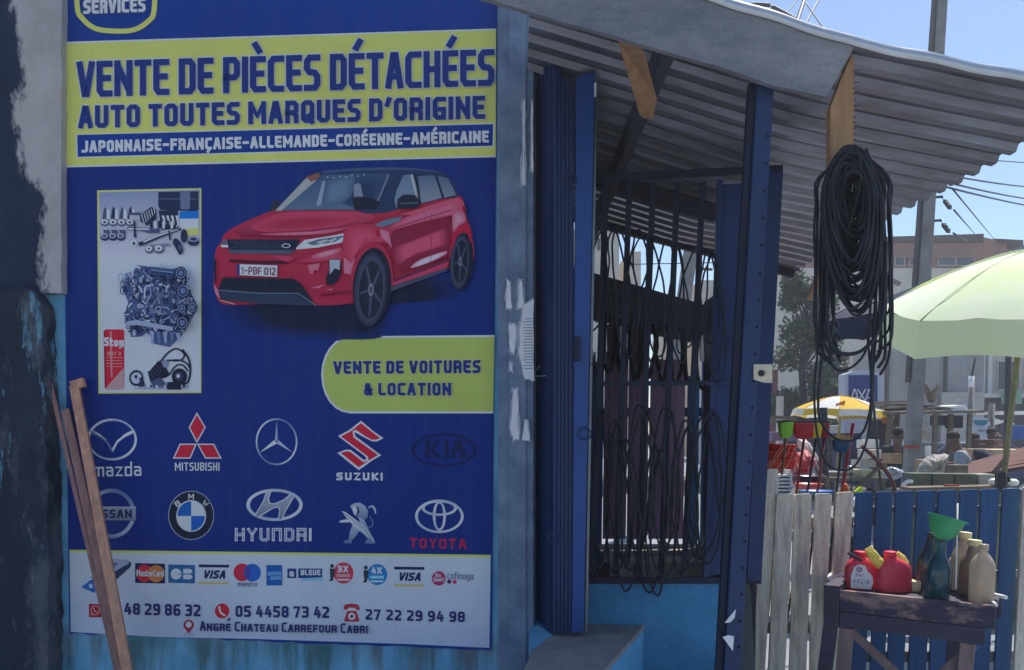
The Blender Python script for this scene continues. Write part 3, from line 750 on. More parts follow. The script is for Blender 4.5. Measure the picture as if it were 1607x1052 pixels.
for i in range(4):
    x = 90+i*82; zp([(x-25, 330), (x-10, 240), (x, 215-(i % 2)*8), (x+12, 240), (x+22, 330)], D1 if i % 2 else D2)
    zp([(x+15, 330), (x+20, 240), (x+45, 240), (x+50, 330)], D3)
    ze(x, 370, 42, 34, D2); ze(x-3, 363, 34, 24, D3); ze(x-3, 366, 15, 11, D1)
for i in range(3):
    x = 90+i*78; ze(x, 505, 44, 40, D1); ze(x-4, 495, 34, 28, seen(110, 120, 160)); ze(x-4, 498, 18, 15, D2); zp([(x-20, 440), (x+40, 440), (x+50, 480), (x-5, 470)], D2)
zp([(330, 270), (470, 275), (470, 295), (330, 295)], D2); zp([(330, 295), (430, 300), (430, 345), (330, 345)], seen(120, 130, 165))
zp([(430, 290), (545, 215), (585, 245), (590, 330), (500, 400), (440, 360)], D1)
for i in range(6): pr.line([Z3(445+i*24, 285-i*12), Z3(475+i*20, 385-i*22)], 1.2, D3)
zp([(310, 410), (620, 430), (620, 470), (520, 470), (440, 450), (310, 440)], D2); zp([(320, 420), (520, 428), (520, 440), (320, 436)], D3)
for i in range(6): zp([(525+i*40, 350+10*(i % 2)), (550+i*40, 350), (555+i*40, 420), (530+i*40, 430)], (D1, D3)[i % 2])
zp([(370, 360), (385, 360), (395, 520), (370, 510)], D1)
pr.line([Z3(440, 575), Z3(600, 510), Z3(820, 430)], [6.5, 5.5, 3], D1); pr.line([Z3(470, 555), Z3(600, 500), Z3(800, 435)], [2.4, 2, 1.2], D3)
zp([(705, 450), (725, 450), (730, 540), (715, 540)], D1); zp([(470, 590), (700, 570), (740, 590), (560, 610)], seen(84, 96, 134))
ze(520, 628, 40, 38, D2); ze(518, 620, 32, 28, D3); ze(518, 622, 12, 10, D2); ze(615, 628, 46, 40, D2); ze(612, 618, 38, 30, D3); ze(612, 620, 14, 12, D2)
ze(370, 570, 34, 34, D3); ze(372, 572, 16, 18, D2); ze(858, 500, 32, 66, D1); zp([(750, 560), (780, 520), (840, 590), (845, 660), (815, 680), (790, 640)], D1, 4); ze(822, 610, 22, 28, D2)
ze(950, 560, 55, 36, D1); ze(950, 530, 50, 26, seen(96, 110, 150)); ze(950, 530, 30, 14, D1)
pr.build('spare_parts_picture', ban)
# engine
pr = Print(.0122)
def Z4(x, y): return (150+x*175/818, 400+y*225/1052)
sil = [(300, 78), (420, 88), (560, 105), (600, 95), (640, 110), (660, 150), (655, 210), (690, 260), (735, 350), (735, 410), (690, 480), (650, 550), (635, 590), (545, 678), (430, 655), (412, 610), (375, 570), (340, 600), (258, 605), (250, 540), (222, 500), (218, 420), (240, 350), (215, 290), (200, 240), (190, 180), (230, 135), (280, 120)]
pr.poly([Z4(*p) for p in sil], seen(52, 72, 124))
rng = random.Random(12)
S2 = [Vector((*p, 0)) for p in sil]
def inside(x, y):
    c = False; n = len(sil)
    for i in range(n):
        (x1, y1), (x2, y2) = sil[i], sil[i-1]
        if (y1 > y) != (y2 > y) and x < (x2-x1)*(y-y1)/(y2-y1)+x1: c = not c
    return c
tones = [seen(18, 30, 66), seen(30, 46, 92), seen(96, 114, 158), seen(132, 148, 186), seen(66, 86, 136), seen(14, 22, 52), seen(112, 128, 168)]
for i in range(330):
    x, y = rng.uniform(195, 700), rng.uniform(90, 560)
    if not inside(x, y): continue
    k = rng.random()
    if k < .45:
        a = rng.uniform(0, 6.3); l, w = rng.uniform(14, 60), rng.uniform(4, 16)
        ca, sa = math.cos(a)*l/2, math.sin(a)*l/2
        pr.line([Z4(x-ca, y-sa), Z4(x+rng.uniform(-8, 8), y+rng.uniform(-8, 8)), Z4(x+ca, y+sa)], w*.21, rng.choice(tones))
    elif k < .75:
        w, h = rng.uniform(8, 30), rng.uniform(10, 44); s_ = rng.uniform(-8, 8)
        pr.poly([Z4(x, y), Z4(x+w, y+s_), Z4(x+w+3, y+h), Z4(x-2, y+h)], rng.choice(tones))
    else:
        r = rng.uniform(6, 22); pr.ring(*Z4(x, y), r*.21, r*.21*rng.uniform(.7, 1.2), rng.uniform(.7, 1.6), rng.choice(tones), 14)
pr.poly([Z4(*p) for p in [(395, 90), (575, 110), (570, 160), (400, 140)]], seen(40, 58, 108)); pr.line([Z4(410, 112), Z4(565, 130)], 1, seen(100, 118, 160)); pr.line([Z4(410, 126), Z4(565, 144)], 2, tones[0])
for x, y, r in ((625, 135, 45), (640, 265, 50), (710, 385, 38), (630, 395, 34), (635, 500, 48), (470, 300, 26)):
    pr.ell(*Z4(x, y), r*.21, r*.235, tones[0], 22); pr.ring(*Z4(x, y), r*.155, r*.17, 1, tones[2], 20); pr.ell(*Z4(x, y), r*.09, r*.1, tones[4], 14)
pr.line([Z4(662, 215), Z4(742, 370), Z4(735, 415), Z4(655, 555)], 1.4, tones[5]); pr.line([Z4(550, 200), Z4(590, 330), Z4(580, 420)], 1.6, tones[5])
pr.poly([Z4(*p) for p in [(225, 490), (300, 478), (570, 530), (565, 560), (300, 515), (230, 520)]], seen(104, 122, 164))
for i in range(5):
    x = 395+i*48; pr.poly([Z4(x, 555+i*4), Z4(x+34, 560+i*4), Z4(x+30, 650-i*3), Z4(x+18, 665-i*6)], (seen(98, 116, 160), seen(62, 82, 130))[i % 2])
pr.ring(*Z4(380, 270), 5.5, 9, 1.6, seen(86, 110, 164), 18); pr.line([Z4(360, 320), Z4(365, 240), Z4(400, 225)], 2, tones[3], smooth=5)
for x, y in ((185, 165), (200, 265), (690, 175), (710, 190), (690, 225)): pr.ring(*Z4(x, y), 4, 5.5, 1.6, rng.choice((tones[1], tones[2])), 14)
pr.build('engine_picture', ban)
# spray can, belts
pr = Print(.0122)
cRED = seen(150, 22, 48)
pr.poly([Z4(*p) for p in [(110, 505), (160, 505), (162, 550), (108, 550)]], seen(150, 162, 190))
pr.poly([Z4(*p) for p in [(58, 560), (75, 548), (195, 548), (210, 558), (210, 975), (190, 990), (80, 990), (66, 975)]], cRED)
pr.poly([Z4(*p) for p in [(70, 985), (205, 830), (208, 975), (190, 990), (80, 990)]], seen(130, 110, 130))
pr.poly([Z4(*p) for p in [(104, 560), (118, 560), (124, 900), (112, 900)]], seen(190, 96, 116)); pr.poly([Z4(*p) for p in [(60, 560), (72, 556), (80, 975), (68, 970)]], seen(104, 14, 40))
for i in range(4): pr.line([Z4(80, 755+i*22), Z4(195, 755+i*22)], .7, seen(190, 120, 140))
write(pr, 'Stop', Z4(62, 670), Z4(206, 676), Z4(62, 604), Z4(206, 610), .26, seen(190, 196, 212)); write(pr, 'DOT 3', Z4(88, 738), Z4(185, 738), Z4(88, 712), Z4(185, 712), .2, seen(190, 120, 140))
BK = seen(14, 20, 44)
pr.line([Z4(*p) for p in [(480, 780), (530, 720), (590, 690), (640, 715), (650, 745), (620, 775), (540, 775), (500, 780)]], 2.6, BK, smooth=6)
pr.line([Z4(*p) for p in [(640, 700), (680, 760), (695, 840), (680, 930), (640, 950)]], 3, BK, smooth=6); pr.line([Z4(*p) for p in [(540, 880), (590, 815), (640, 812), (675, 850)]], 2.4, BK, smooth=6); pr.line([Z4(540, 775), Z4(620, 775), Z4(670, 800), Z4(690, 830)], 2.4, BK, smooth=5)
pr.poly([Z4(*p) for p in [(380, 850), (455, 775), (500, 800), (545, 880), (520, 900), (400, 930)]], BK)
for i in range(4): pr.line([Z4(392+i*18, 862-i*18), Z4(430+i*18, 905-i*16)], .8, D2)
pr.poly([Z4(*p) for p in [(370, 840), (450, 755), (462, 775), (390, 858)]], seen(150, 160, 190)); pr.ell(*Z4(512, 800), 5, 6, seen(90, 104, 144))
pr.ell(*Z4(298, 905), 11, 12.5, BK); pr.ell(*Z4(300, 905), 8.6, 9, seen(128, 142, 178)); pr.ell(*Z4(296, 895), 2.5, 3, D1); pr.poly([Z4(*p) for p in [(300, 920), (345, 890), (362, 965), (320, 970)]], D1); pr.ell(*Z4(310, 925), 3, 4, seen(120, 134, 170))
pr.ell(*Z4(615, 895), 12, 13, BK); pr.ring(*Z4(610, 893), 5.5, 6, 1.2, D2); pr.ell(*Z4(606, 890), 3, 3.4, seen(130, 144, 180)); pr.poly([Z4(*p) for p in [(525, 935), (625, 930), (628, 990), (525, 990)]], BK)
pr.poly([Z4(*p) for p in [(270, 985), (420, 950), (680, 955), (670, 985)]], seen(104, 118, 156)); pr.poly([Z4(*p) for p in [(400, 930), (470, 900), (520, 950), (430, 980)]], D2)
for i in range(14): pr.poly([Z4(380+i*20, 950+(i*37) % 25), Z4(395+i*20, 945+(i*37) % 25), Z4(398+i*20, 972), Z4(378+i*20, 975)], (seen(150, 160, 190), D1, D2)[i % 3])
pr.poly([Z4(*p) for p in [(525, 940), (625, 935), (628, 988), (525, 988)]], BK)
pr.build('brake_fluid_and_belts_picture', ban)
# the red car
pr = Print(.0108)
def Z(x, y): return (320+x*480/1607, 240+y*300/1004)
def Y(x, y): return (540+x*220/857, 250+y*270/1052)
def X(x, y): return (330+x*240/935, 250+y*270/1052)
def soft(T, pts, c_out, c_in, n=5, k=.45):
    q = [T(*p) for p in pts]; q = [(p.x, p.y) for p in catmull([(a, b, 0) for a, b in q], 3, True)]
    cx = sum(p[0] for p in q)/len(q); cy = sum(p[1] for p in q)/len(q)
    for i in range(n):
        f = i/(n-1); s_ = 1-(1-k)*f; c = tuple(a+(b-a)*(i+1)/n for a, b in zip(c_out, c_in))
        pr.poly([(cx+(x-cx)*s_, cy+(y-cy)*s_) for x, y in q], c)
def zz(T, pts, c, sm=0, c2=None): pr.poly([T(*p) for p in pts], c, sm, c2)
soft(Z, [(70, 760), (300, 770), (760, 780), (980, 700), (1290, 640), (1390, 715), (1300, 770), (1020, 800), (950, 950), (830, 990), (300, 960), (110, 880)], cBLUE2, seen(6, 14, 46), 8, .7)
red, redd, redl, redp = seen(122, 26, 60), seen(92, 17, 50), seen(136, 46, 82), seen(146, 86, 122)
DK = seen(12, 20, 42); GLS = seen(50, 74, 112)
zz(Z, [(348, 290), (362, 252), (392, 245), (402, 262), (378, 306), (350, 306)], seen(30, 34, 58))
zz(Z, [(110, 425), (180, 380), (280, 335), (360, 306), (450, 300), (780, 298), (960, 300), (1040, 280), (1130, 268), (1255, 238), (1335, 224), (1365, 258), (1380, 340), (1402, 395), (1405, 445), (1330, 500), (1300, 560), (1282, 612), (975, 728), (900, 760), (765, 792), (590, 802), (300, 795), (100, 795), (62, 730), (52, 690), (60, 520), (90, 470)], red, 3)
zz(Z, [(378, 304), (450, 218), (540, 122), (620, 97), (760, 82), (960, 76), (1100, 80), (1220, 95), (1292, 128), (1336, 226), (1255, 242), (1130, 272), (1040, 290), (960, 314), (850, 318), (780, 303), (450, 303)], seen(22, 40, 78), 3)
zz(Z, [(620, 97), (760, 82), (960, 76), (1100, 80), (1220, 95), (1250, 104), (1100, 92), (960, 90), (760, 96), (640, 108)], seen(40, 62, 104))
zz(Z, [(400, 302), (548, 140), (620, 116), (800, 108), (968, 110), (974, 130), (908, 275), (885, 302), (800, 300), (600, 298)], seen(38, 62, 104), 0, seen(58, 80, 118))
soft(Z, [(760, 130), (960, 118), (900, 270), (880, 295), (800, 290), (700, 240)], seen(36, 58, 98), seen(22, 40, 78)); soft(Z, [(640, 170), (700, 130), (790, 125), (770, 230), (690, 275), (630, 280)], seen(44, 68, 108), seen(66, 92, 130))
zz(Z, [(375, 304), (536, 134), (595, 118), (585, 150), (405, 306)], seen(112, 126, 144)); zz(Z, [(538, 128), (600, 105), (612, 122), (566, 155)], seen(98, 62, 66))
pr.line([Z(970, 116), Z(905, 275), Z(885, 298)], 1.6, seen(92, 108, 140)); zz(Z, [(790, 168), (805, 160), (822, 162), (836, 230), (786, 230)], seen(88, 104, 138), 0); zz(Z, [(590, 278), (622, 150), (640, 148), (614, 278)], seen(96, 116, 148))
zz(Z, [(780, 240), (870, 232), (930, 260), (900, 300), (790, 300)], DK)
for i in range(7): pr.ell(*Z(650+i*32, 128-i*2+(i % 2)*5), 1.6, 1, seen(120, 140, 170), 8)
zz(Z, [(1000, 252), (1012, 200), (1048, 118), (1098, 112), (1118, 180), (1130, 262), (1010, 286)], seen(64, 90, 128), 0, seen(86, 108, 140)); zz(Z, [(1085, 118), (1098, 114), (1128, 255), (1118, 260)], seen(118, 134, 160))
zz(Z, [(1124, 124), (1168, 119), (1212, 118), (1232, 176), (1250, 236), (1196, 252), (1140, 264), (1134, 200)], seen(58, 78, 116), 0, seen(92, 110, 140)); zz(Z, [(1226, 120), (1284, 134), (1326, 222), (1264, 236)], seen(54, 74, 110), 0, seen(84, 100, 130))
pr.line([Z(1218, 120), Z(1256, 238)], 1.6, DK); pr.line([Z(1108, 112), Z(1134, 262)], 1.6, DK)
zz(Z, [(180, 400), (380, 322), (600, 308), (780, 310), (900, 334), (830, 378), (600, 436), (300, 440), (190, 432)], redl, 3, redd); soft(Z, [(250, 385), (400, 335), (700, 325), (820, 345), (640, 395), (330, 415)], redl, seen(118, 28, 60)); soft(Z, [(300, 425), (600, 412), (760, 392), (640, 425), (400, 436)], redl, redp)
pr.line([Z(830, 382), Z(650, 428), Z(500, 446), Z(190, 440)], .9, redd)
for i, ch in enumerate('- - - -  - - - -'.split()): pr.line([Z(190+i*42, 436), Z(214+i*42, 436)], 1.8, redd)
zz(Z, [(118, 455), (505, 455), (482, 505), (446, 534), (140, 526)], seen(14, 24, 52)); zz(Z, [(120, 510), (480, 512), (448, 534), (140, 528)], seen(50, 62, 92))
for j in range(3):
    for i in range(7): pr.ring(*Z(160+i*42+(j % 2)*20, 472+j*16), 5.2, 2, .6, seen(44, 58, 92), 12)
pr.ell(*Z(432, 488), 7, 3.6, seen(130, 142, 164)); pr.ell(*Z(432, 488), 5, 2.2, DK)
zz(Z, [(484, 500), (528, 458), (660, 438), (784, 414), (774, 436), (722, 472), (600, 498), (484, 508)], seen(150, 164, 182)); zz(Z, [(540, 474), (600, 455), (740, 434), (690, 468), (570, 486)], seen(58, 78, 108)); zz(Z, [(590, 470), (640, 455), (660, 460), (610, 480)], seen(120, 136, 160)); zz(Z, [(650, 462), (690, 446), (700, 452), (670, 470)], seen(120, 136, 160))
zz(Z, [(88, 484), (100, 455), (122, 456), (128, 497), (92, 496)], seen(70, 70, 96)); zz(Z, [(88, 484), (126, 484), (128, 497), (92, 496)], seen(190, 196, 210))
zz(Z, [(130, 560), (300, 568), (455, 566), (445, 582), (300, 582), (140, 574)], seen(40, 14, 36)); soft(Z, [(340, 538), (470, 543), (450, 575), (390, 560)], red, redl)
soft(Z, [(480, 570), (560, 545), (720, 515), (770, 525), (730, 565), (640, 568), (560, 580)], red, redl); soft(Z, [(560, 545), (620, 520), (720, 500), (700, 530), (610, 555)], redl, seen(178, 100, 132)); zz(Z, [(545, 590), (610, 580), (600, 620), (580, 615), (570, 640), (556, 630)], seen(170, 80, 110))
zz(Z, [(172, 585), (386, 592), (384, 652), (174, 642)], seen(160, 166, 184)); zz(Z, [(172, 585), (188, 586), (188, 643), (174, 642)], seen(20, 40, 110))
write(pr, '1-PBF 012', Z(196, 638), Z(376, 644), Z(196, 598), Z(376, 604), .17, seen(84, 34, 62))
zz(Z, [(100, 655), (470, 662), (510, 690), (545, 740), (580, 798), (300, 792), (90, 770), (74, 720)], DK); zz(Z, [(80, 720), (300, 740), (490, 742), (530, 770), (592, 802), (300, 795), (90, 770)], seen(26, 40, 70)); pr.line([Z(82, 722), Z(300, 738), Z(495, 738), Z(540, 768), Z(588, 802)], 1.3, seen(74, 92, 122)); pr.line([Z(90, 775), Z(160, 795)], 1.2, seen(120, 134, 150))
zz(Z, [(52, 560), (64, 560), (66, 680), (56, 690)], DK); zz(Z, [(52, 690), (75, 720), (85, 770), (60, 740)], redp)
zz(Z, [(656, 560), (716, 560), (718, 640), (700, 676), (676, 694), (640, 692), (644, 650), (658, 620)], DK); zz(Z, [(660, 562), (716, 562), (712, 616), (688, 606), (662, 640)], seen(112, 132, 162))
pr.line([Z(620, 746), Z(765, 730)], 3.4, seen(84, 12, 42)); zz(Z, [(560, 710), (620, 695), (640, 692), (600, 712)], redp); zz(Z, [(640, 720), (680, 712), (670, 722)], redp)
# flank
soft(Z, [(830, 392), (920, 378), (1000, 395), (975, 470), (905, 470), (840, 500), (800, 580)], red, redl); soft(Z, [(728, 600), (760, 540), (800, 560), (785, 640), (760, 640)], redl, redp)
soft(Y, [(0, 440), (120, 395), (210, 420), (240, 470), (150, 480), (60, 600), (0, 700)], red, seen(142, 54, 90)); zz(Y, [(0, 600), (45, 640), (40, 700), (0, 700)], redp)
soft(Y, [(330, 375), (520, 300), (640, 275), (700, 235), (728, 262), (742, 330), (650, 345), (480, 385), (320, 428), (262, 440)], redl, seen(144, 74, 112), 5, .6); zz(Y, [(340, 340), (500, 290), (650, 245), (700, 232), (690, 260), (560, 300), (420, 340)], seen(166, 60, 94)); pr.line([Y(262, 436), Y(480, 365), Y(660, 310)], 1.5, seen(92, 24, 62))
soft(Y, [(660, 340), (690, 305), (735, 330), (745, 380), (690, 420), (665, 480)], redl, seen(172, 104, 138))
zz(Y, [(218, 430), (270, 440), (300, 555), (270, 515), (230, 480)], redp); zz(Y, [(190, 430), (214, 440), (212, 480), (195, 460)], seen(120, 16, 46))
zz(Y, [(278, 470), (320, 430), (640, 346), (666, 450), (650, 560), (618, 606), (325, 695), (350, 640), (296, 560)], redd); soft(Y, [(305, 550), (400, 502), (590, 428), (622, 436), (628, 470), (612, 530), (420, 592), (325, 645)], redd, seen(140, 56, 94), 4, .7); soft(Y, [(412, 655), (470, 612), (610, 565), (622, 580), (530, 628), (420, 665)], redp, seen(190, 146, 178), 4, .6)
pr.line([Y(535, 330), Y(530, 640)], .8, seen(100, 20, 56)); zz(Y, [(290, 740), (640, 605), (640, 622), (290, 758)], seen(72, 24, 58)); zz(Y, [(272, 782), (628, 664), (632, 682), (276, 812)], seen(44, 54, 82)); zz(Y, [(285, 760), (640, 625), (630, 662), (272, 780)], seen(134, 42, 82))
zz(Y, [(186, 400), (262, 368), (356, 350), (340, 376), (280, 402), (226, 416)], seen(66, 88, 120)); zz(Y, [(722, 290), (742, 285), (748, 350), (732, 320)], seen(92, 14, 44))
zz(Z, [(1017, 244), (1048, 220), (1108, 222), (1132, 250), (1126, 288), (1034, 297), (1015, 282)], seen(14, 24, 48), 0); zz(Z, [(1028, 262), (1126, 258), (1124, 268), (1030, 272)], seen(50, 62, 88))
# wheels
def arch(cx, cy, rx, ry, k): pr.ell(cx, cy-2, rx*1.2, ry*1.13, red, 30, k, a0=180, a1=360); pr.ell(cx+1, cy+2, rx*1.08, ry*1.04, seen(10, 16, 40), 30, k)
def wheel(cx, cy, rx, ry, k, ox):
    pr.ell(cx, cy, rx, ry, seen(20, 28, 54), 34, k)
    for i in range(6): pr.ell(cx+ox*.4, cy, rx*(.99-.03*i), ry*(.99-.025*i), seen(24+3*i, 33+3*i, 60+4*i), 34, k)
    pr.ell(cx+ox, cy, rx*.74, ry*.78, seen(15, 21, 44), 30, k)
    for i in range(5):
        a = R(90+72*i+10); c, s_ = math.cos(a), math.sin(a)
        pr.line([(cx+ox+rx*.15*c, cy+ry*.15*s_), (cx+ox+rx*.68*c, cy+ry*.72*s_)], [rx*.26, rx*.15], seen(30, 38, 66)); pr.line([(cx+ox+rx*.2*c+.8, cy+ry*.2*s_), (cx+ox+rx*.64*c+.8, cy+ry*.68*s_)], rx*.05, seen(60, 70, 100))
    pr.ell(cx+ox, cy, rx*.17, ry*.17, seen(84, 94, 124), 16); pr.ell(cx+ox, cy, rx*.09, ry*.1, seen(40, 50, 80), 12)
    pr.ring(cx+ox, cy, rx*.75, ry*.79, .6, seen(52, 62, 92), 30, rot=k)
arch(583, 447, 28, 58, 4); wheel(581, 455, 25.5, 58.5, 4, 1.2)
arch(724, 408, 16.5, 43, 4); wheel(721.5, 411, 15.5, 44, 4, .8)
zz(Y, [(655, 470), (690, 420), (745, 385), (775, 430), (770, 520), (760, 460), (720, 440), (690, 470), (660, 560)], seen(128, 18, 54))
pr.build('car_picture', ban, 'large picture of a red off-road car')
# pill
pr = Print(.0108)
def pill(g, c):
    pts = [(776, 528-g), (545, 530-g)]
    for k in range(13): a = R(90+180*k/12); pts.append((548+(42+g)*math.cos(a), 588.5-(58+g)*math.sin(a)))
    pr.poly(pts+[(548, 647+g), (774, 647+g)], c)
pill(2, seen(150, 164, 200)); pill(-1, seen(120, 140, 82))
write(pr, 'VENTE DE VOITURES', (523, 587.5), (754, 586), (523, 567), (754, 565), .25, cNAVY, seen(150, 168, 130), .05, gap=.14, space=.32)
write(pr, '& LOCATION', (571, 621), (708, 621.5), (571, 601), (708, 600.5), .25, cNAVY, seen(150, 168, 130), .05, gap=.14, space=.32)
pr.build('sales_and_hire_pill', ban)
# ---------- emblems
SV, SV2, SVd, SVl = seen(116, 132, 166), seen(66, 86, 132), seen(40, 54, 92), seen(168, 180, 202)
def emblem(label, fn, base=.0110):
    global pr
    pr = Print(base); pr.sub = Print(base+.0016); fn(); pr.build('car_emblem', ban, label)
def e1():
    pr.ring(176, 690, 37, 31, 4, SV2, col2=SVl); pr.ring(176, 690, 37.5, 31.5, 1.2, SVl)
    for s in (1, -1):
        pr.poly([(176, 704), (176+s*7, 692), (176+s*20, 682), (176+s*35, 675), (176+s*33, 680), (176+s*19, 687), (176+s*9, 695), (176+s*1, 710)], SV2 if s < 0 else SVl); pr.poly([(176+s*8, 691), (176+s*20, 681), (176+s*34, 674), (176+s*20, 684)], SVl)
    write(pr, 'mazda', (146, 748.5), (222, 747), (146, 726), (222, 724.5), .13, SVl, gap=.12)
emblem('silver winged oval emblem', e1)
def e2():
    cR = seen(150, 22, 50)
    for pts, c in (([(309, 647), (323, 671), (309, 696), (296, 671)], 0), ([(309, 696.5), (282, 696.5), (271, 720), (299, 720)], 0), ([(309, 696.5), (336, 696.5), (348, 720), (322, 720)], 0)):
        cx = sum(p[0] for p in pts)/4; cy = sum(p[1] for p in pts)/4
        pr.poly(pts, SVl); pr.poly([(cx+(x-cx)*.84, cy+(y-cy)*.84) for x, y in pts], cR)
    write(pr, 'MITSUBISHI', (274.5, 739), (344.5, 739), (274.5, 726), (344.5, 726), .16, SVl, gap=.17)
emblem('three red diamonds emblem', e2)
def e3():
    pr.ring(434, 693.5, 31.5, 35.5, 2.6, SV2, col2=SVl)
    pr.poly([(434.5, 660), (431.5, 692), (437, 692)], SV); pr.poly([(434.5, 660), (434.5, 694), (437, 692)], SV2)
    pr.poly([(407, 711), (430, 691), (435, 696)], SVl); pr.poly([(460, 711), (437, 691), (434, 696)], SV)
emblem('silver three-pointed star in a ring emblem', e3)
def e4():
    s5 = 270/1291
    def q(x, y): return (500+x*s5, 650+y*220/1052)
    o = [(318, 50), (400, 120), (487, 182), (440, 205), (400, 205), (350, 180), (270, 135), (275, 165), (470, 310), (400, 350), (302, 422), (140, 292), (200, 268), (240, 268), (340, 345), (360, 335), (340, 310), (145, 165), (230, 120)]
    pr.poly([q(*p) for p in o], SVl); cx, cy = 312, 235
    i_ = [(318, 68), (395, 130), (462, 180), (430, 193), (400, 193), (355, 170), (278, 118), (255, 130), (262, 175), (446, 308), (390, 340), (302, 400), (165, 292), (205, 280), (235, 282), (335, 360), (375, 350), (370, 320), (168, 168), (240, 130)]
    pr.poly([q(*p) for p in i_], seen(146, 22, 50)); write(pr, 'SUZUKI', q(130, 497), q(484, 500), q(130, 438), q(484, 440), .27, SVl, gap=.13)
emblem('red angular letter S emblem with white edge', e4)
def e5():
    c = seen(6, 18, 66); pr.ring(697, 706.5, 49, 24.5, 5, c, wy=3.4)
    pr.line([(671, 691), (671, 719)], 7, c, square=False); pr.poly([(673, 706), (684, 691), (692, 691), (681, 705), (694, 719.5), (685, 719.5)], c); pr.line([(701, 691), (701, 719)], 6.5, c, square=False); pr.poly([(706, 719.5), (715, 691), (723, 691), (734, 719.5), (725, 719.5), (718.5, 702), (713, 719.5)], c)
emblem('dark oval emblem with three dark letters', e5)
def e6():
    pr.ring(175, 806, 34.5, 36, 6, SV2, col2=SV); pr.poly([(137, 796), (213, 796), (213, 817), (137, 817)], seen(104, 118, 150), 0, seen(84, 98, 134)); pr.line([(137, 796), (213, 796)], 1, SVl); pr.line([(137, 817), (213, 817)], 1, SVd)
    write(pr, 'NISSAN', (141, 813.5), (207, 813.5), (141, 800), (207, 800), .22, seen(16, 28, 70), gap=.13)
emblem('silver ring crossed by a grey nameplate emblem', e6)
def e7():
    pr.ell(300, 809, 36, 38.5, SV); pr.ell(300, 809, 35, 37.5, seen(14, 22, 46)); pr.ring(300, 810, 22.5, 24, 1.8, SVl)
    for a, c in ((0, seen(12, 68, 152)), (90, seen(150, 160, 186)), (180, seen(12, 68, 152)), (270, seen(150, 160, 186))):
        pts = [(300, 810)]+[(300+21.5*math.cos(R(a+k*9)), 810+23*math.sin(R(a+k*9))) for k in range(11)]; pr.poly(pts, c)
    for ch, (x, y), a in (('B', (278.5, 790.5), -42), ('M', (300, 779.5), 0), ('W', (322, 790.5), 42)):
        c, s = math.cos(R(a)), math.sin(R(a))
        def q(dx, dy): return (x+dx*c-dy*s, y+dx*s+dy*c)
        write(pr, ch, q(-4.6, 4.5), q(4.6, 4.5), q(-4.6, -4.5), q(4.6, -4.5), .2, SVl)
emblem('black ring emblem quartered blue and white', e7)
def e8():
    q = lambda x, y: (350+x*170/778, 640+y*230/1052)
    pr.ring(*q(370, 698), 41.5, 23, 5.5, SV, wy=4.5, col2=SVl)
    pr.poly([q(*p) for p in [(310, 600), (345, 598), (330, 660), (335, 690), (370, 690), (430, 665), (480, 620), (508, 640), (440, 760), (425, 800), (395, 800), (410, 740), (400, 712), (360, 720), (290, 765), (250, 785), (232, 765), (290, 670)]], SV, 0, seen(72, 86, 112))
    pr.line([q(*p) for p in [(345, 600), (325, 650), (335, 688), (375, 690), (440, 660), (485, 622)]], 1.6, SVl); pr.line([q(*p) for p in [(505, 645), (440, 755), (425, 800)]], 1.6, SVl); pr.line([q(*p) for p in [(398, 800), (408, 740), (395, 712), (355, 722), (260, 782)]], 1.6, SVl); pr.line([q(*p) for p in [(235, 765), (290, 670), (312, 605)]], 1.4, SVl)
    x = 368.5
    for g, w in (('H', 1), ('Y', 1), ('U', 1), ('n*', 1), ('D', 1), ('A', 1), ('I', .3)):
        if g == 'I': write(pr, 'I', (x, 849.5), (x+4, 849.5), (x, 829), (x+4, 829), .2, SVl); break
        st = GL[g][1] if g != 'A' else [[(0, 0), (0, 1), (1, 1), (1, 0)], [(0, .45), (1, .45)]]
        for l in st:
            pts = [(x+2.2+p[0]*11.2, 847.5-p[1]*16.5) for p in l]; cl = len(pts) > 2 and pts[0] == pts[-1]
            pr.line(pts, 4.4, SVl, closed=cl); pr.line(pts, 1.6, SV2, closed=cl, square=False)
        x += 19.4
emblem('silver oval emblem with slanted H', e8)
def e9():
    q = lambda x, y: (500+x*270/1291, 650+y*220/1052)
    def pp(pts, c, c2=None): pr.poly([q(*p) for p in pts], c, 0, c2)
    pr.line([q(*p) for p in [(375, 705), (385, 695), (405, 692), (420, 710), (428, 745)]], [1.2, 2, 3.2, 3.4, 1.6], SV); pr.line([q(*p) for p in [(378, 850), (405, 840), (408, 810), (385, 770)]], 1.6, SV2)
    pp([(235, 690), (270, 668), (310, 665), (350, 690), (372, 730), (365, 780), (335, 800), (300, 790), (280, 760), (265, 745), (250, 715)], SV, SV2); pp([(270, 690), (300, 700), (310, 730), (290, 770), (265, 745), (255, 715)], SVd)
    pp([(250, 700), (275, 690), (290, 720), (280, 765), (262, 745)], SVl)
    pp([(300, 770), (345, 800), (420, 960), (425, 972), (345, 972), (355, 950), (370, 940), (330, 890)], SV, SV2); pp([(260, 820), (310, 870), (270, 930), (245, 950), (250, 970), (185, 970), (195, 950), (225, 942), (235, 880)], SV, SV2)
    pp([(170, 728), (200, 735), (330, 830), (410, 930), (425, 970), (380, 930), (270, 850), (210, 780)], SVl, SV); pp([(205, 790), (250, 800), (262, 812), (155, 815), (160, 800)], SVl); pr.line([q(175, 735), q(330, 850), q(400, 940)], .9, SVd)
emblem('silver rearing lion emblem', e9)
def e10():
    pr.ring(689.5, 810.5, 36, 24.5, 4.4, SV, wy=3.6, col2=SVl); pr.ring(689.5, 810, 8.2, 21.5, 4.2, SV, wy=3.6, col2=SVl); pr.ring(689.5, 797.5, 25.5, 10.5, 4.6, SV, wy=3.6, col2=SVl)
    write(pr, 'TOYOTA', (643, 860.5), (732, 862), (643, 844.5), (732, 846), .2, seen(128, 22, 62), gap=.16)
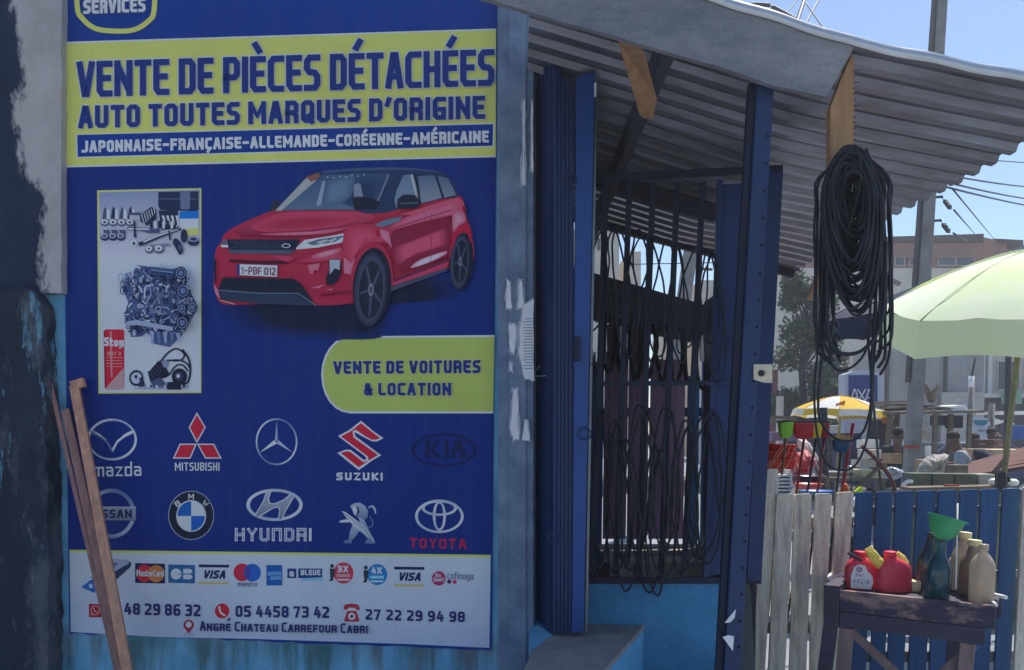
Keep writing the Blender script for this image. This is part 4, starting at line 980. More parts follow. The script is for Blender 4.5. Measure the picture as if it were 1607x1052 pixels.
emblem('silver emblem of three ovals with red lettering', e10)
# ---------- footer marks
def foot(name, label, fn):
    global pr
    pr = Print(.0114); pr.sub = Print(.0128); fn(); pr.build(name, ban, label)
DB = seen(18, 24, 74)
def card():
    pr.poly([(150, 908), (172, 880), (195, 878), (206, 883), (205, 890), (180, 912), (150, 922), (139, 912)], seen(26, 38, 78)); pr.poly([(152, 905), (172, 876), (198, 879), (203, 884), (182, 896), (160, 910)], seen(112, 126, 160)); pr.poly([(141, 907), (160, 896), (182, 900), (160, 913)], seen(92, 108, 146)); pr.poly([(158, 890), (170, 882), (186, 884), (176, 894)], seen(60, 76, 118))
    pr.poly([(127, 921.5), (142, 911), (157, 917), (148, 931)], seen(24, 76, 152)); pr.poly([(139, 918), (144, 916), (146, 922), (141, 924)], seen(120, 150, 190))
foot('card_reader_mark', None, card)
def mc():
    pr.poly([(212, 884), (259, 885), (259, 916), (212, 915)], seen(16, 22, 70)); pr.ell(227, 900, 13.5, 13.5, seen(170, 30, 50)); pr.ell(245, 900.5, 13, 13.5, seen(186, 92, 60))
    write(pr, 'MasterCard', (214.5, 904.5), (257, 905.5), (214.5, 894), (257, 895), .2, seen(190, 180, 180))
foot('card_mark', 'red and orange circles card mark', mc)
def cb():
    pr.poly([(263, 885), (307, 886), (307, 917), (263, 916)], seen(140, 160, 194)); pr.poly([(264, 886), (306, 887), (306, 916), (264, 915)], seen(22, 72, 128)); w = seen(176, 192, 206)
    pr.ell(276.5, 901, 8.6, 8.6, w); pr.poly([(279, 900.4), (287, 900.4), (287, 901.8), (279, 901.8)], seen(22, 72, 128))
    for y in (893, 902): pr.poly([(287.5, y), (299, y), (302.5, y+3.6), (299, y+7.4), (287.5, y+7.4)], w)
foot('card_mark', 'blue card mark with pale CB letters', cb)
def visa(x0, y0):
    def f():
        pr.poly([(x0, y0), (x0+47.5, y0+.7), (x0+47.5, y0+5), (x0, y0+4.5)], DB); pr.poly([(x0-.5, y0+27), (x0+47, y0+28), (x0+47, y0+31.6), (x0-.5, y0+31)], seen(176, 134, 100))
        write(pr, 'VISA', (x0+7, y0+22), (x0+42, y0+22.6), (x0+8, y0+9), (x0+43, y0+9.6), .24, DB, gap=.1, slant=.18)
    return f
foot('card_mark', 'dark blue lettered card mark between bars', visa(312, 886)); foot('card_mark', 'dark blue lettered card mark between bars, right one', visa(618.5, 889.5))
def mae():
    pr.ell(380, 898.5, 13.5, 14, seen(160, 28, 60)); pr.ell(396, 899, 13.5, 14, seen(24, 70, 160)); pr.ell(388, 899, 5, 11, seen(44, 52, 130)); write(pr, 'maestro', (373, 920.5), (403.5, 920.8), (373, 912), (403.5, 912.3), .13, seen(60, 66, 100))
foot('card_mark', 'red and blue circles card mark', mae)
def amx():
    pr.poly([(418, 887), (443, 887), (443, 919), (418, 919)], seen(14, 66, 142)); pr.poly([(420, 898), (441.5, 897), (441.5, 903), (420, 903.5)], seen(76, 122, 178)); pr.poly([(424, 905), (441.5, 904), (441.5, 910), (424, 910.5)], seen(76, 122, 178))
    for i in range(6): pr.line([(422+i*3.4, 898), (422+i*3.4, 910)], .6, seen(14, 66, 142))
foot('card_mark', 'square blue card mark', amx)
def ebl():
    pr.poly([(451, 892.5), (465, 892.5), (465, 907.5), (451, 907.5)], seen(16, 38, 100)); write(pr, 'e', (453.5, 905), (461.5, 905), (453.5, 894), (461.5, 894), .3, seen(180, 190, 208))
    pr.poly([(468, 892.5), (505.5, 892.5), (505.5, 907.5), (468, 907.5)], seen(18, 42, 106)); write(pr, 'BLEUE', (472, 903), (503, 903), (472, 894.5), (503, 894.5), .24, seen(170, 184, 206)); pr.poly([(473, 908), (506, 906), (506, 911), (473, 911.5)], seen(86, 140, 190))
foot('card_mark', 'navy e-card mark', ebl)
def px(cx, cy, s, c, fc):
    def f():
        pr.ell(cx, cy, 17, 18, seen(168, 178, 204)); pr.ell(cx, cy, 15.8, 16.8, c); write(pr, s, (cx-9.5, cy-1), (cx+7.5, cy-1), (cx-9.5, cy-11.5), (cx+7.5, cy-11.5), .27, seen(186, 190, 206))
        pr.line([(cx-9, cy+4), (cx+8, cy+4)], 4.6, fc); pr.line([(cx-9, cy+10.5), (cx+8, cy+10.5)], 2.6, seen(170, 168, 190))
        d = seen(28, 42, 60); x = cx-18
        pr.ell(x, cy-11, 3, 3.2, d); pr.poly([(x-3.5, cy-7), (x+4, cy-7), (x+3.5, cy+3), (x+1.5, cy+12), (x-5.5, cy+13), (x-2.5, cy+9), (x-3, cy+2)], d); pr.line([(x, cy-4), (x+5, cy-3)], 2, d)
    return f
foot('card_mark', 'red 3X disc with small figure', px(539, 899.5, '3X', seen(158, 40, 70), seen(176, 110, 130))); foot('card_mark', 'blue 4X disc with small figure', px(592, 902, '4X', seen(14, 92, 158), seen(96, 150, 190)))
def cof():
    pr.ell(688.5, 908, 11.6, 12.2, seen(168, 176, 200)); pr.ell(688.5, 908, 10.8, 11.4, seen(118, 30, 82)); write(pr, 'Be', (683, 906), (692, 906), (683, 900), (692, 900), .22, seen(190, 170, 196)); write(pr, 'Smart', (680, 913), (697, 912.5), (680, 906.5), (697, 906), .2, seen(190, 170, 196))
    write(pr, 'cofinoga', (702, 909), (743, 910), (702, 897.5), (743, 898.5), .11, seen(70, 84, 112)); pr.ell(705, 913, 3.3, 3.3, seen(64, 24, 74)); pr.ell(713.5, 913.3, 3.3, 3.3, seen(150, 40, 88))
foot('card_mark', 'purple disc mark with grey lettering', cof)
TX = seen(22, 30, 92); OL = seen(158, 170, 200)
def l1():
    pr.poly([(139.5, 948), (159, 948), (159, 969), (139.5, 969)], seen(112, 16, 42)); pr.ring(149.5, 958, 6.6, 7, 1.5, seen(170, 110, 124)); pr.line([(147, 955), (148.5, 959.5), (152, 961)], 2, seen(170, 110, 124)); pr.poly([(142, 966), (144, 961), (147, 965)], seen(170, 110, 124))
    write(pr, '07 48 29 86 32', (163, 964), (314.5, 968), (163, 945.5), (314.5, 949), .22, TX, OL, .05, gap=.13, space=.28)
foot('phone_number', 'phone number with red chat symbol', l1)
def l2():
    pr.ell(348.5, 959, 12.3, 12.6, OL); pr.ell(348.5, 959, 11.4, 11.8, seen(140, 24, 46)); pr.line([(344, 953), (346, 961), (352, 965.5)], 3, seen(190, 176, 186), smooth=4)
    write(pr, '05 4458 73 42', (369.5, 968.5), (516.5, 970.5), (369.5, 950.5), (516.5, 952), .22, TX, OL, .05, gap=.13, space=.3)
foot('phone_number', 'phone number with red round handset symbol', l2)
def l3():
    c = seen(122, 32, 56)
    pr.poly([(539, 954), (541, 949), (551, 947.5), (562, 949), (565, 955), (564, 958), (558, 957), (556, 954), (547, 954), (545, 957), (539.5, 957)], c); pr.poly([(545, 959), (559, 959), (564, 973), (563, 976), (541, 976), (540, 973)], c); pr.ell(552, 967.5, 5.6, 5.6, seen(176, 176, 190)); pr.ell(552, 967.5, 2.6, 2.6, seen(40, 24, 50)); pr.poly([(546, 955), (558, 955), (559, 958.5), (545, 958.5)], seen(172, 176, 192))
    write(pr, '27 22 29 94 98', (573.5, 973), (729.5, 977), (573.5, 956), (729.5, 960), .22, TX, OL, .05, gap=.14, space=.34)
foot('phone_number', 'phone number with red desk telephone symbol', l3)
def l4():
    c = seen(112, 26, 54); pts = [(296+8.2*math.cos(R(a)), 981-8.2*math.sin(R(a))) for a in range(-25, 206, 12)]; pr.poly(pts+[(296, 995)], c); pr.ell(296, 980.5, 4.6, 4.8, seen(170, 174, 190)); pr.ring(296, 996, 7, 2, .9, seen(96, 104, 130))
    write(pr, 'ANGRÉ CHATEAU CARREFOUR CABRI', (313.5, 990.5), (577, 994.5), (313.5, 975), (577, 979), .19, TX, OL, .05, gap=.12, space=.3, small=.8)
foot('address_lettering', None, l4)
# crease at the curled corner
pr = Print(.0102)
pr.build('crease', ban) if False else pr.bm.free()

# ------------------------------------------------------------------ battens leaning on the banner
M_bat = mat('batten_wood', seen(140, 112, 104), .8, col2=seen(104, 84, 86), scale=5, stretch=(8, 8, .5), bump=.25, fine=.15)
M_bat2 = mat('batten_wood_dark', seen(106, 86, 92), .85, col2=seen(80, 66, 78), scale=5, stretch=(8, 8, .5), bump=.25, fine=.15)
def batten(label, top, bot, w, h, m, offt, offb, extra=None):
    a, b = PL(*top, offt), PL(*bot, offb); d = (b-a); z0 = b + d*.45
    t = thing('wooden_batten', label, 'batten', tuple(z0), 'battens leaning on the banner')
    bm = BM(); bar(bm, a, z0, w, h, up=Vector((0.25, -1, 0))); link_mesh('lath', bm, m, t, bevel=.002)
    if extra: extra(t)
    return t
batten('thinnest reddish wooden lath, leftmost of three leaning at the banner edge', (72, 572), (183, 1052), .02, .012, M_bat2, .03, .30)
batten('shorter brown wooden batten between the thin lath and the tall batten', (103, 643), (192, 1052), .038, .022, M_bat2, .05, .34)
def blk(t):
    bm = BM(); bar(bm, PL(113, 606, .06), PL(133, 600, .05), .045, .03, up=Vector((0, -1, 0))); link_mesh('end_block', bm, M_bat, t, bevel=.002)
batten('tall light wooden batten with a small block nailed at its top', (117, 606), (200, 1052), .043, .03, M_bat, .055, .37, blk)

# ------------------------------------------------------------------ cables
M_cab = mat('black_rubber', (.014, .017, .027), .5, var=.3, bump=0, spec=.35)
rng = random.Random(5)
def loop_pts(u, vt, vb, w, off, lean, seed):
    r = random.Random(seed); out = []
    n = 26
    for k in range(n):
        t = 2*math.pi*k/n; s = math.sin(t); c = -math.cos(t)       # c -1 top, +1 bottom
        f = (c+1)/2
        ww = w*(.62+.5*f-.18*f*f)*(1+.10*r.uniform(-1, 1))
        out.append((u+lean*f+ww*.5*s*(1.0)+3*math.sin(f*6+seed), vt+(vb-vt)*f, off+.025*math.sin(t*2+seed)+.012*r.random()))
    return out
def hang_loops(rows, group, label, r0, base):
    for i, (u, vt, vb, w, ln) in enumerate(rows):
        bm = BM(); pts = [PL(a, b, c) for a, b, c in loop_pts(u, vt, vb, w, base+.012*(i % 4), ln, i*7+3)]
        tube(bm, catmull(pts, 3, True), r0, 6, True)
        if i % 3 == 0:
            pts = [PL(a+2, b+3, c+.008) for a, b, c in loop_pts(u+3, vt+2, vb-18, w*.86, base+.012*(i % 4)+.01, ln*.6, i*11+1)]
            tube(bm, catmull(pts, 3, True), r0*.9, 6, True)
        o = link_mesh('cable_loop', bm, M_cab); tag(o, label, 'cable', group)
low = [(941, 641, 905, 46, -12), (966, 660, 900, 44, 0), (972, 663, 880, 34, 10), (1006, 636, 895, 52, -14), (1012, 640, 935, 40, 22), (1042, 640, 905, 58, 2), (1050, 642, 868, 34, -10), (1072, 660, 892, 50, 8), (1101, 655, 884, 56, 6), (1118, 645, 878, 60, -22), (1084, 668, 900, 42, -16), (985, 690, 928, 40, 0), (1030, 700, 930, 44, -8), (958, 680, 885, 36, 26)]
hang_loops(low, 'cables hung on the lower half of the window grille', 'long black cable loop hanging low on the barred window', .0052, .05)
up = [(938, 357, 520, 46, -12), (965, 362, 508, 40, 6), (972, 357, 560, 44, 16), (1005, 361, 470, 34, -10), (1020, 374, 585, 36, 14), (1046, 376, 560, 40, -12), (1060, 384, 570, 30, 8), (1090, 388, 545, 36, -14), (1118, 398, 540, 32, -6), (1112, 392, 600, 40, 12)]
hang_loops(up, 'cables hung on the upper half of the window grille', 'black cable loop hanging from the upper bars, above the middle rail', .0045, .045)
bm = BM(); tube(bm, catmull([PL(a, b, .04) for a, b in [(1118, 560), (1150, 530), (1168, 480), (1172, 420), (1168, 380)]], 6), .003, 5)
tag(link_mesh('loose_cable', bm, M_cab), 'thin black cable arching across the navy steel panel', 'cable')
bm = BM(); tube(bm, catmull([PL(a, b, .03) for a, b in [(1148, 560), (1165, 545), (1180, 500)]]+[PL(a, b, .045) for a, b in [(1176, 840), (1166, 870), (1150, 880)]][:0], 6), .003, 5)
tag(link_mesh('loose_cable', bm, M_cab), 'short curl of thin cable beside the perforated post', 'cable')
# paper strip behind the door post
bm = BM(); pprism(bm, [(904, 640), (908, 625), (911, 680), (914, 720), (912, 752), (903, 750)], 3.80, .004)
tag(link_mesh('paper_bag', bm, mat('old_paper', seen(132, 120, 118), .9, col2=seen(100, 90, 96), scale=30)), 'narrow strip of old printed paper hanging behind the blue door', 'paper')
# small goods hung on the back wall
for i, (u, v, w, h, c) in enumerate(((918, 536, 22, 42, (140, 128, 118)), (1108, 548, 20, 40, (170, 172, 176)), (962, 540, 20, 60, (60, 60, 80)), (1000, 545, 22, 62, (70, 60, 84)))):
    bm = BM()
    q = [(u-w/2, v-h/2), (u, v-h/2-5), (u+w/2, v-h/2), (u+w/2+1, v+h/2-4), (u+w*.2, v+h/2), (u-w*.4, v+h/2-2)]
    pprism(bm, q, 5.70, .05); tag(link_mesh('goods_bag', bm, mat('bag_%d' % i, seen(*c), .6, scale=20, bump=.4), bevel=.006), ('tan packet hanging inside the stall, nearest the door', 'pale packet hanging inside the stall near the right panel', 'dark packet hanging between two pale gaps inside the stall', 'dull mauve packet hanging in the middle of the stall')[i], 'packet')
for i in range(9):
    bm = BM(); u = 935+i*21; v = 486+i*5; rr = random.Random(i)
    pts = catmull([P(u+a*(7+rr.random()*5), v+b*(1+rr.random()*.3), 5.6+rr.random()*.1) for a, b in ((-.6, 0), (-1, 30), (-.7, 62), (0, 74), (.7, 60), (1, 30), (.6, 0))], 4)
    tube(bm, pts, .016, 6); tag(link_mesh('drive_belt', bm, M_cab), 'black rubber belt hanging from the lintel inside the dark stall', 'belt', 'belts hanging in the dark stall')

# the big coil on the eave bracket
def coil():
    bm = BM(); r = random.Random(21); cu, cv, d = 1340, 345, 2.84
    for k in range(84):
        a = r.uniform(.2, 1.0)**.8; ru = 9+38*a*r.uniform(.82, 1.05); top = 224+(1-a)*50+r.uniform(0, 14); bot = 300+a*175+r.uniform(-30, 45)
        du = r.uniform(-9, 9); dd = r.uniform(-.06, .07); pts = []
        n = 22; ph = r.uniform(0, 6)
        for i in range(n):
            t = 2*math.pi*i/n; c, s = -math.cos(t), math.sin(t); f = (c+1)/2
            pts.append(P(cu+du-4+6*f+ru*s*(1-.22*max(0, f-.5))+1.6*math.sin(3*t+ph), top+(bot-top)*f, d+dd+.03*s*math.sin(ph)+.02*math.cos(2*t+ph)))
        tube(bm, catmull(pts, 3, True), r.uniform(.0036, .0056), 5, True)
    for k in range(16):
        cu2, cv2, rr_, rv = cu+r.uniform(-7, 7), 320+r.uniform(-45, 60), r.uniform(5, 16), r.uniform(14, 46); ph = r.uniform(0, 6)
        tube(bm, catmull([P(cu2+rr_*math.cos(2*math.pi*i/14), cv2+rv*math.sin(2*math.pi*i/14), d+.03+r.uniform(-.03, .05)) for i in range(14)], 3, True), r.uniform(.0036, .0052), 5, True)
    for k in range(24):                                  # strands that run on down behind and beside
        side = -1 if k < 12 else 1
        u0 = cu+side*r.uniform(22, 54); pts = [P(cu+side*r.uniform(0, 20), 230+r.uniform(0, 20), d+.03)]
        b = r.uniform(480, 565)
        for j in range(1, 8):
            f = j/7; pts.append(P(u0+side*6*math.sin(f*3)+r.uniform(-1.5, 1.5)-(6 if side < 0 else -5)*f, 240+(b-240)*f, d+.02+.02*r.random()))
        tip = cu-side*0+r.uniform(-12, 14); pts.append(P((u0+tip)/2+side*10, b+r.uniform(14, 30), d+.03))
        tube(bm, catmull(pts, 4), r.uniform(.004, .0058), 5)
    o = link_mesh('cable_coil', bm, M_cab); tag(o, 'big thick coil of black cable hanging from the wooden eave bracket', 'cable coil')
coil()
M_cabd = mat('dusty_rubber', (.03, .032, .042), .6, var=.4, bump=0)
lst = [([(1302, 300), (1292, 420), (1284, 540), (1278, 620), (1284, 690), (1300, 730), (1330, 738), (1352, 715), (1366, 660), (1372, 560), (1384, 430), (1380, 320)], .004, 'longest black cable hanging below the coil down to the yellow parasol'),
       ([(1306, 320), (1300, 470), (1290, 560), (1284, 640), (1294, 672), (1320, 692), (1350, 684), (1366, 640), (1368, 560), (1376, 450), (1382, 330)], .0045, 'second longest black cable hanging below the coil across the parasol'),
       ([(1310, 420), (1308, 500), (1302, 560), (1318, 582), (1345, 570), (1362, 540), (1366, 480), (1372, 420)], .0045, 'cable hanging in front of the arched white sign below the coil'),
       ([(1300, 400), (1298, 500), (1306, 545), (1330, 556), (1356, 548), (1378, 520), (1388, 470), (1390, 380)], .007, 'thick cable loop closing the bottom of the coil')]
for k, (pts, r0, lab) in enumerate(lst):
    bm = BM(); tube(bm, catmull([P(u, v, 2.86-.012*k) for u, v in pts], 5), r0, 6)
    tag(link_mesh('hanging_cable', bm, M_cab), lab, 'cable', 'cables hanging below the big coil')
# thin pale cord in the coil
bm = BM(); tube(bm, catmull([P(u, v, 2.775) for u, v in [(1341, 226), (1349, 240), (1350, 285), (1340, 330), (1331, 362), (1338, 372), (1356, 366)]], 5), .0022, 5)
tag(link_mesh('cord', bm, M_cabd), 'thin grey cord lying over the front of the black coil', 'cord')

# ------------------------------------------------------------------ picket fences
M_picw = mat('whitewashed_board', seen2(158, 160, 157, .92), .85, col2=seen2(120, 121, 121, .92), scale=4, stretch=(5, 5, .6), bump=.4, bscale=30, fine=.3, thr=(.36, .56))
M_picb = mat('blue_board', seen2(28, 60, 100), .8, col2=seen2(18, 44, 80), scale=4, stretch=(6, 6, .5), bump=.3, bscale=30, fine=.16)
M_rail = mat('grey_rail', seen(78, 82, 92), .9, col2=seen(54, 58, 70), scale=5, bump=.3)
FD = 4.5
def picket(parent, tl, tr, bl, br, m, d=FD, seed=0):
    r = random.Random(seed); bm = BM()
    def ext(t, b): return (b[0]+(b[0]-t[0])*.18+0, b[1]+(b[1]-t[1])*.18)
    L = [tl]; Rr = [tr]
    for k in range(1, 5):
        f = k/5; L.append((tl[0]+(bl[0]-tl[0])*f+r.uniform(-.8, .8), tl[1]+(bl[1]-tl[1])*f)); Rr.append((tr[0]+(br[0]-tr[0])*f+r.uniform(-.8, .8), tr[1]+(br[1]-tr[1])*f))
    L += [ext(tl, bl)]; Rr += [ext(tr, br)]
    w = tr[0]-tl[0]
    pts = [(tl[0], tl[1]+2.2), (tl[0]+2.5, tl[1])]+[(tr[0]-2.5, tr[1]), (tr[0], tr[1]+2.2)]+Rr[1:]+L[1:][::-1]
    pprism(bm, pts, d+r.uniform(-.012, .012), .018)
    link_mesh('picket', bm, m, parent, bevel=.002)
fw = thing('picket_fence', 'whitewashed picket fence with narrow gaps next to the navy post', 'fence', tuple(P(1250, 1082, FD)))
wt = [((1204, 736), (1221, 736), (1177, 1052), (1201, 1052)), ((1219, 776), (1246, 775), (1206, 1052), (1232, 1052)), ((1247, 776), (1274, 775), (1239, 1052), (1266, 1052)), ((1280, 775), (1306, 775), (1271, 1052), (1292, 1052)), ((1313, 773), (1340, 772), (1300, 1052), (1324, 1052))]
for i, q in enumerate(wt): picket(fw, *q, M_picw, FD, i)
def rail(parent, a, b, w=.06, d=FD):
    bm = BM(); pa, pb = P(*a, d+.045), P(*b, d+.045); bar(bm, pa, pb, .03, w); link_mesh('rail', bm, M_rail, parent, bevel=.003)
rail(fw, (1200, 822), (1338, 820)); rail(fw, (1185, 985), (1330, 985))
fb = thing('picket_fence', 'blue painted picket fence behind the small bottle table', 'fence', tuple(P(1470, 1082, FD)))
tops = [(1344, 1371), (1376, 1401), (1406, 1435), (1440, 1469), (1473, 1502), (1507, 1535), (1540, 1569), (1575, 1602)]
for i, (a, b) in enumerate(tops):
    s = 14 if i < 7 else 14
    picket(fb, (a, 773-i*.8), (b, 772-i*.8), (a-s+(4 if i < 2 else 0), 1052), (b-s-2+(4 if i < 2 else 0), 1052), M_picb, FD, 50+i)
rail(fb, (1340, 800), (1604, 798), .035); rail(fb, (1336, 905), (1600, 900), .04); rail(fb, (1330, 1030), (1595, 1030))
pw = thing('fence_post', 'single whitewashed board ending the blue fence at the right', 'post', tuple(P(1604, 1082, FD-.05)))
picket(pw, (1607, 764), (1646, 764), (1592, 1052), (1624, 1052), M_picw, FD-.06, 99)

# ------------------------------------------------------------------ table and bottles
M_tab = mat('greasy_table_wood', seen2(50, 48, 64), .75, col2=seen2(32, 33, 50), scale=4, stretch=(1, 1, 3), bump=.35, fine=.25)
M_tabw = mat('worn_table_wood', seen2(104, 88, 88), .75, col2=seen2(36, 36, 54), scale=5, thr=(.5, .62), stretch=(1, 1, 2), bump=.35, fine=.2)
M_leg = mat('table_leg_wood', seen2(96, 84, 86), .8, col2=seen2(64, 58, 68), scale=6, stretch=(4, 4, .6), bump=.3, fine=.2)
TZ = .875
FL, FR = PZ(1318, 926, TZ), PZ(1563, 951, TZ)
ex = (FR-FL); tw = ex.length; ex.normalize(); ey = Vector((-ex.y, ex.x, 0)); ez = Vector((0, 0, 1))
tab = thing('bottle_table', 'small dark greasy wooden table carrying oil bottles', 'table', (FL.x, FL.y, 0))
TM = Matrix((ex, ey, ez)).transposed()
def tq(a, b, z): return FL+ex*a+ey*b+Vector((0, 0, z-TZ))
def tbox(name, a0, a1, b0, b1, z0, z1, m, bev=.004):
    bm = BM(); box(bm, tq((a0+a1)/2, (b0+b1)/2, (z0+z1)/2), (abs(a1-a0), abs(b1-b0), abs(z1-z0)), TM); return link_mesh(name, bm, m, tab, bevel=bev)
dp = .36
tbox('table_top', -.04, tw-.01, .02, dp, TZ-.045, TZ-.02, M_tab)
tbox('apron', .0, tw, -.005, .02, TZ-.105, TZ, M_tabw); tbox('apron', .0, tw-.04, .0, .018, TZ-.185, TZ-.108, M_tab)
tbox('side_board', -.075, -.002, -.012, dp-.05, TZ-.19, TZ+.02, M_tab); tbox('rear_board', -.05, tw, dp, dp+.02, TZ-.12, TZ-.01, M_tab)
def tleg(a, b, w, m, lean, bl=0): 
    bm = BM(); bar(bm, tq(a, b, TZ-.03 if bl else TZ-.19), tq(a+lean, b, 0), w, .035, up=ey); link_mesh('leg', bm, m, tab, bevel=.003)
tleg(-.045, .01, .065, M_tab, -.07); tleg(.03, .03, .065, M_leg, -.05); tleg(tw-.11, .03, .06, M_leg, -.05); tleg(tw-.2, dp-.02, .06, M_tab, -.02)
for a, b, c in (((.04, .035, TZ-.2), (.30, .3, .35), .04), ((tw-.09, .05, TZ-.2), (tw-.36, .1, .33), .045)):
    bm = BM(); bar(bm, tq(*a), tq(*b), c, .025, up=ey); link_mesh('brace', bm, M_leg, tab, bevel=.003)
zt_ = TZ-.018
def foot_at(u, v): return PZ(u, v, zt_)
M_red = mat('red_plastic', seen2(182, 38, 60), .4, var=.3, scale=9, bump=.03, spec=.5)
M_redd = mat('red_cap_plastic', seen2(156, 28, 52), .45, var=.12, bump=.03)
M_lab = mat('pale_label', seen2(190, 168, 190), .5, var=.15, scale=20, bump=0)
def canister(label, u, v, h, w, dep, capu, lab):
    b = foot_at(u, v); t = thing('oil_canister', label, 'oil bottle', tuple(b), 'red oil bottles on the table')
    sc = b.y/F; H = h*sc; w2 = w*sc/2; cx = (capu-u)*sc
    prof = [(0, .96, 0), (.015, 1.0, 0), (.10, 1.02, 0), (.45, 1.0, 0), (.58, .97, 0), (.68, .84, .15), (.76, .64, .5), (.82, .42, .85), (.855, .30, 1), (.87, .30, 1)]
    bm = BM(); loft(bm, [sring(b+Vector((cx*k, 0, z*H)), w2*s, dep*min(1, s*1.05), 24, 3.4) for z, s, k in prof]); link_mesh('canister_body', bm, M_red, t, smooth=True)
    bm = BM(); lathe(bm, b+Vector((cx, 0, H*.865)), [(w2*.34, 0), (w2*.36, .004), (w2*.36, H*.11), (w2*.32, H*.125), (w2*.05, H*.127)], 18); link_mesh('canister_cap', bm, M_redd, t)
    if lab:
        q = lambda a, z: b+Vector((a*w2, -dep*1.03-.004, z*H))
        bm = BM(); pts = [q(-.86, .06), q(.40, .02), q(.56, .20), q(.50, .36), q(.18, .50), q(.0, .64), q(-.35, .68), q(-.66, .60), q(-.84, .38)]
        prism(bm, pts, (0, .006, 0)); lb = link_mesh('canister_label', bm, M_lab, t)
        def tplane(a, z, off): return b+Vector((a*w2, -dep*1.03-.006-off, z*H))
        p2 = Print(.0, tplane); cc = seen(92, 66, 120)
        write(p2, 'HELIX', (-.72, .2), (.28, .17), (-.72, .30), (.28, .27), .2, cc)
        write(p2, 'Shell', (-.6, .37), (-.1, .36), (-.6, .44), (-.1, .43), .2, cc); p2.ring(-.36, .54, .16, .06, .05, cc, 18, wy=.02); p2.ring(-.36, .54, .08, .03, .03, cc, 12, wy=.012)
        p2.build('label_print', lb)
    return t
canister('red oil bottle with pale printed label, left of two', 1351, 924, 60, 50, .038, 1349, True)
canister('plain red oil bottle without label, right of two', 1403, 928, 64, 52, .038, 1396, False)
M_yel = mat('yellow_rag_plastic', seen2(206, 166, 92), .7, col2=seen2(172, 134, 72), scale=14, bump=.4, transl=.25)
def bag(label, pix, d, thick, patch=None):
    bm = BM(); c = [P(u, v, d) for u, v in pix]; cen = sum(c, Vector())/len(c)
    r = random.Random(int(pix[0][0]))
    rings = []
    for k, (s, dy) in enumerate(((.1, -thick), (.6, -thick*.8), (.95, -thick*.3), (1, 0), (.9, thick*.5), (.2, thick*.7))):
        rings.append([cen+(p-cen)*s*r.uniform(.93, 1.05)+Vector((0, dy+r.uniform(-.004, .004), 0)) for p in c])
    loft(bm, rings, smooth=False); o = link_mesh('crumpled_bag', bm, M_yel); tag(o, label, 'bag', 'yellow bags by the red bottles'); return o
dd = foot_at(1360, 930).y
bag('crumpled yellow plastic piece tucked behind the cap of the labelled red bottle', [(1357, 862), (1366, 856), (1374, 864), (1380, 872), (1388, 880), (1386, 890), (1380, 895), (1372, 888), (1364, 878)], dd+.03, .03)
bag('yellow plastic jug behind the plain red bottle', [(1403, 868), (1410, 866), (1420, 872), (1426, 880), (1426, 905), (1424, 925), (1412, 925), (1404, 900)], dd+.05, .03)
# bottles
M_green = mat('dark_green_glass', seen2(22, 54, 64), .12, col2=seen2(14, 40, 52), scale=3, bump=.02, spec=.6)
M_dark = mat('dark_brown_glass', seen2(34, 44, 58), .15, col2=seen2(24, 34, 48), scale=3, bump=.02, spec=.6)
M_clear = mat('cloudy_clear_bottle', seen2(146, 142, 136), .3, col2=seen2(104, 100, 98), scale=5, bump=.05, spec=.5, trans=.35, transl=.2)
M_tanb = mat('brownish_oil_bottle', seen2(116, 102, 94), .3, col2=seen2(84, 74, 72), scale=5, bump=.05, spec=.5, transl=.2)
M_cork = mat('tan_cap', seen2(180, 148, 118), .6, var=.2, bump=.1)
def bottle(name, label, cat, grp, u, v, h, w, m, neck, cap=None, tilt=0, e=2.0, shoulder=.55, behind=0.0):
    b = foot_at(u, v); b = b+ray(u, v).normalized()*behind; b.z = zt_
    sc = b.y/F; H = h*sc; r = w*sc/2
    t = thing(name, label, cat, tuple(b), grp)
    M = Matrix.Rotation(R(tilt), 3, 'Y') if tilt else None
    prof = [(r*.9, 0), (r, .006), (r, H*shoulder), (r*.94, H*(shoulder+.08)), (r*.72, H*(shoulder+.17)), (neck*r*1.25, H*(shoulder+.26)), (neck*r, H*.88), (neck*r*1.0, H*.94), (neck*r*1.18, H*.945), (neck*r*1.18, H*.985), (neck*r*.95, H)]
    bm = BM(); lathe(bm, b, prof, 22, e, 1.0, M); link_mesh('bottle_body', bm, m, t)
    if cap:
        bm = BM(); lathe(bm, b, [(neck*r*1.3, H*.90), (neck*r*1.42, H*.905), (neck*r*1.42, H*1.0), (neck*r*1.3, H*1.01), (neck*r*.2, H*1.012)], 18, 2.0, 1.0, M); link_mesh('bottle_cap', bm, cap, t)
    return t
bottle('oil_bottle', 'dark green glass bottle holding the funnel', 'bottle', None, 1468, 940, 100, 40, M_green, .36, None, 5, shoulder=.44)
bottle('oil_bottle', 'leaning dark brown bottle behind the green one', 'bottle', None, 1447, 926, 92, 30, M_dark, .42, None, 9, shoulder=.5)
G3 = 'cloudy bottles at the right end of the table'
bottle('cloudy_bottle', 'frontmost cloudy bottle with bare ribbed neck, rightmost on the table', 'bottle', G3, 1539, 946, 92, 34, M_clear, .30, M_clear, 2, 2.6, .60)
bottle('cloudy_bottle', 'brownish oil bottle with tan cap between two clear ones', 'bottle', G3, 1522, 935, 88, 34, M_tanb, .42, M_cork, 4, 2.6, .55)
bottle('cloudy_bottle', 'clear bottle with wide tan cap standing furthest back', 'bottle', G3, 1507, 927, 92, 32, M_clear, .42, M_cork, 4, 2.6, .55)
bottle('cloudy_bottle', 'low cloudy bottle half hidden beside the green bottle', 'bottle', G3, 1496, 924, 52, 22, M_clear, .4, None, 2, 2.6, .7)
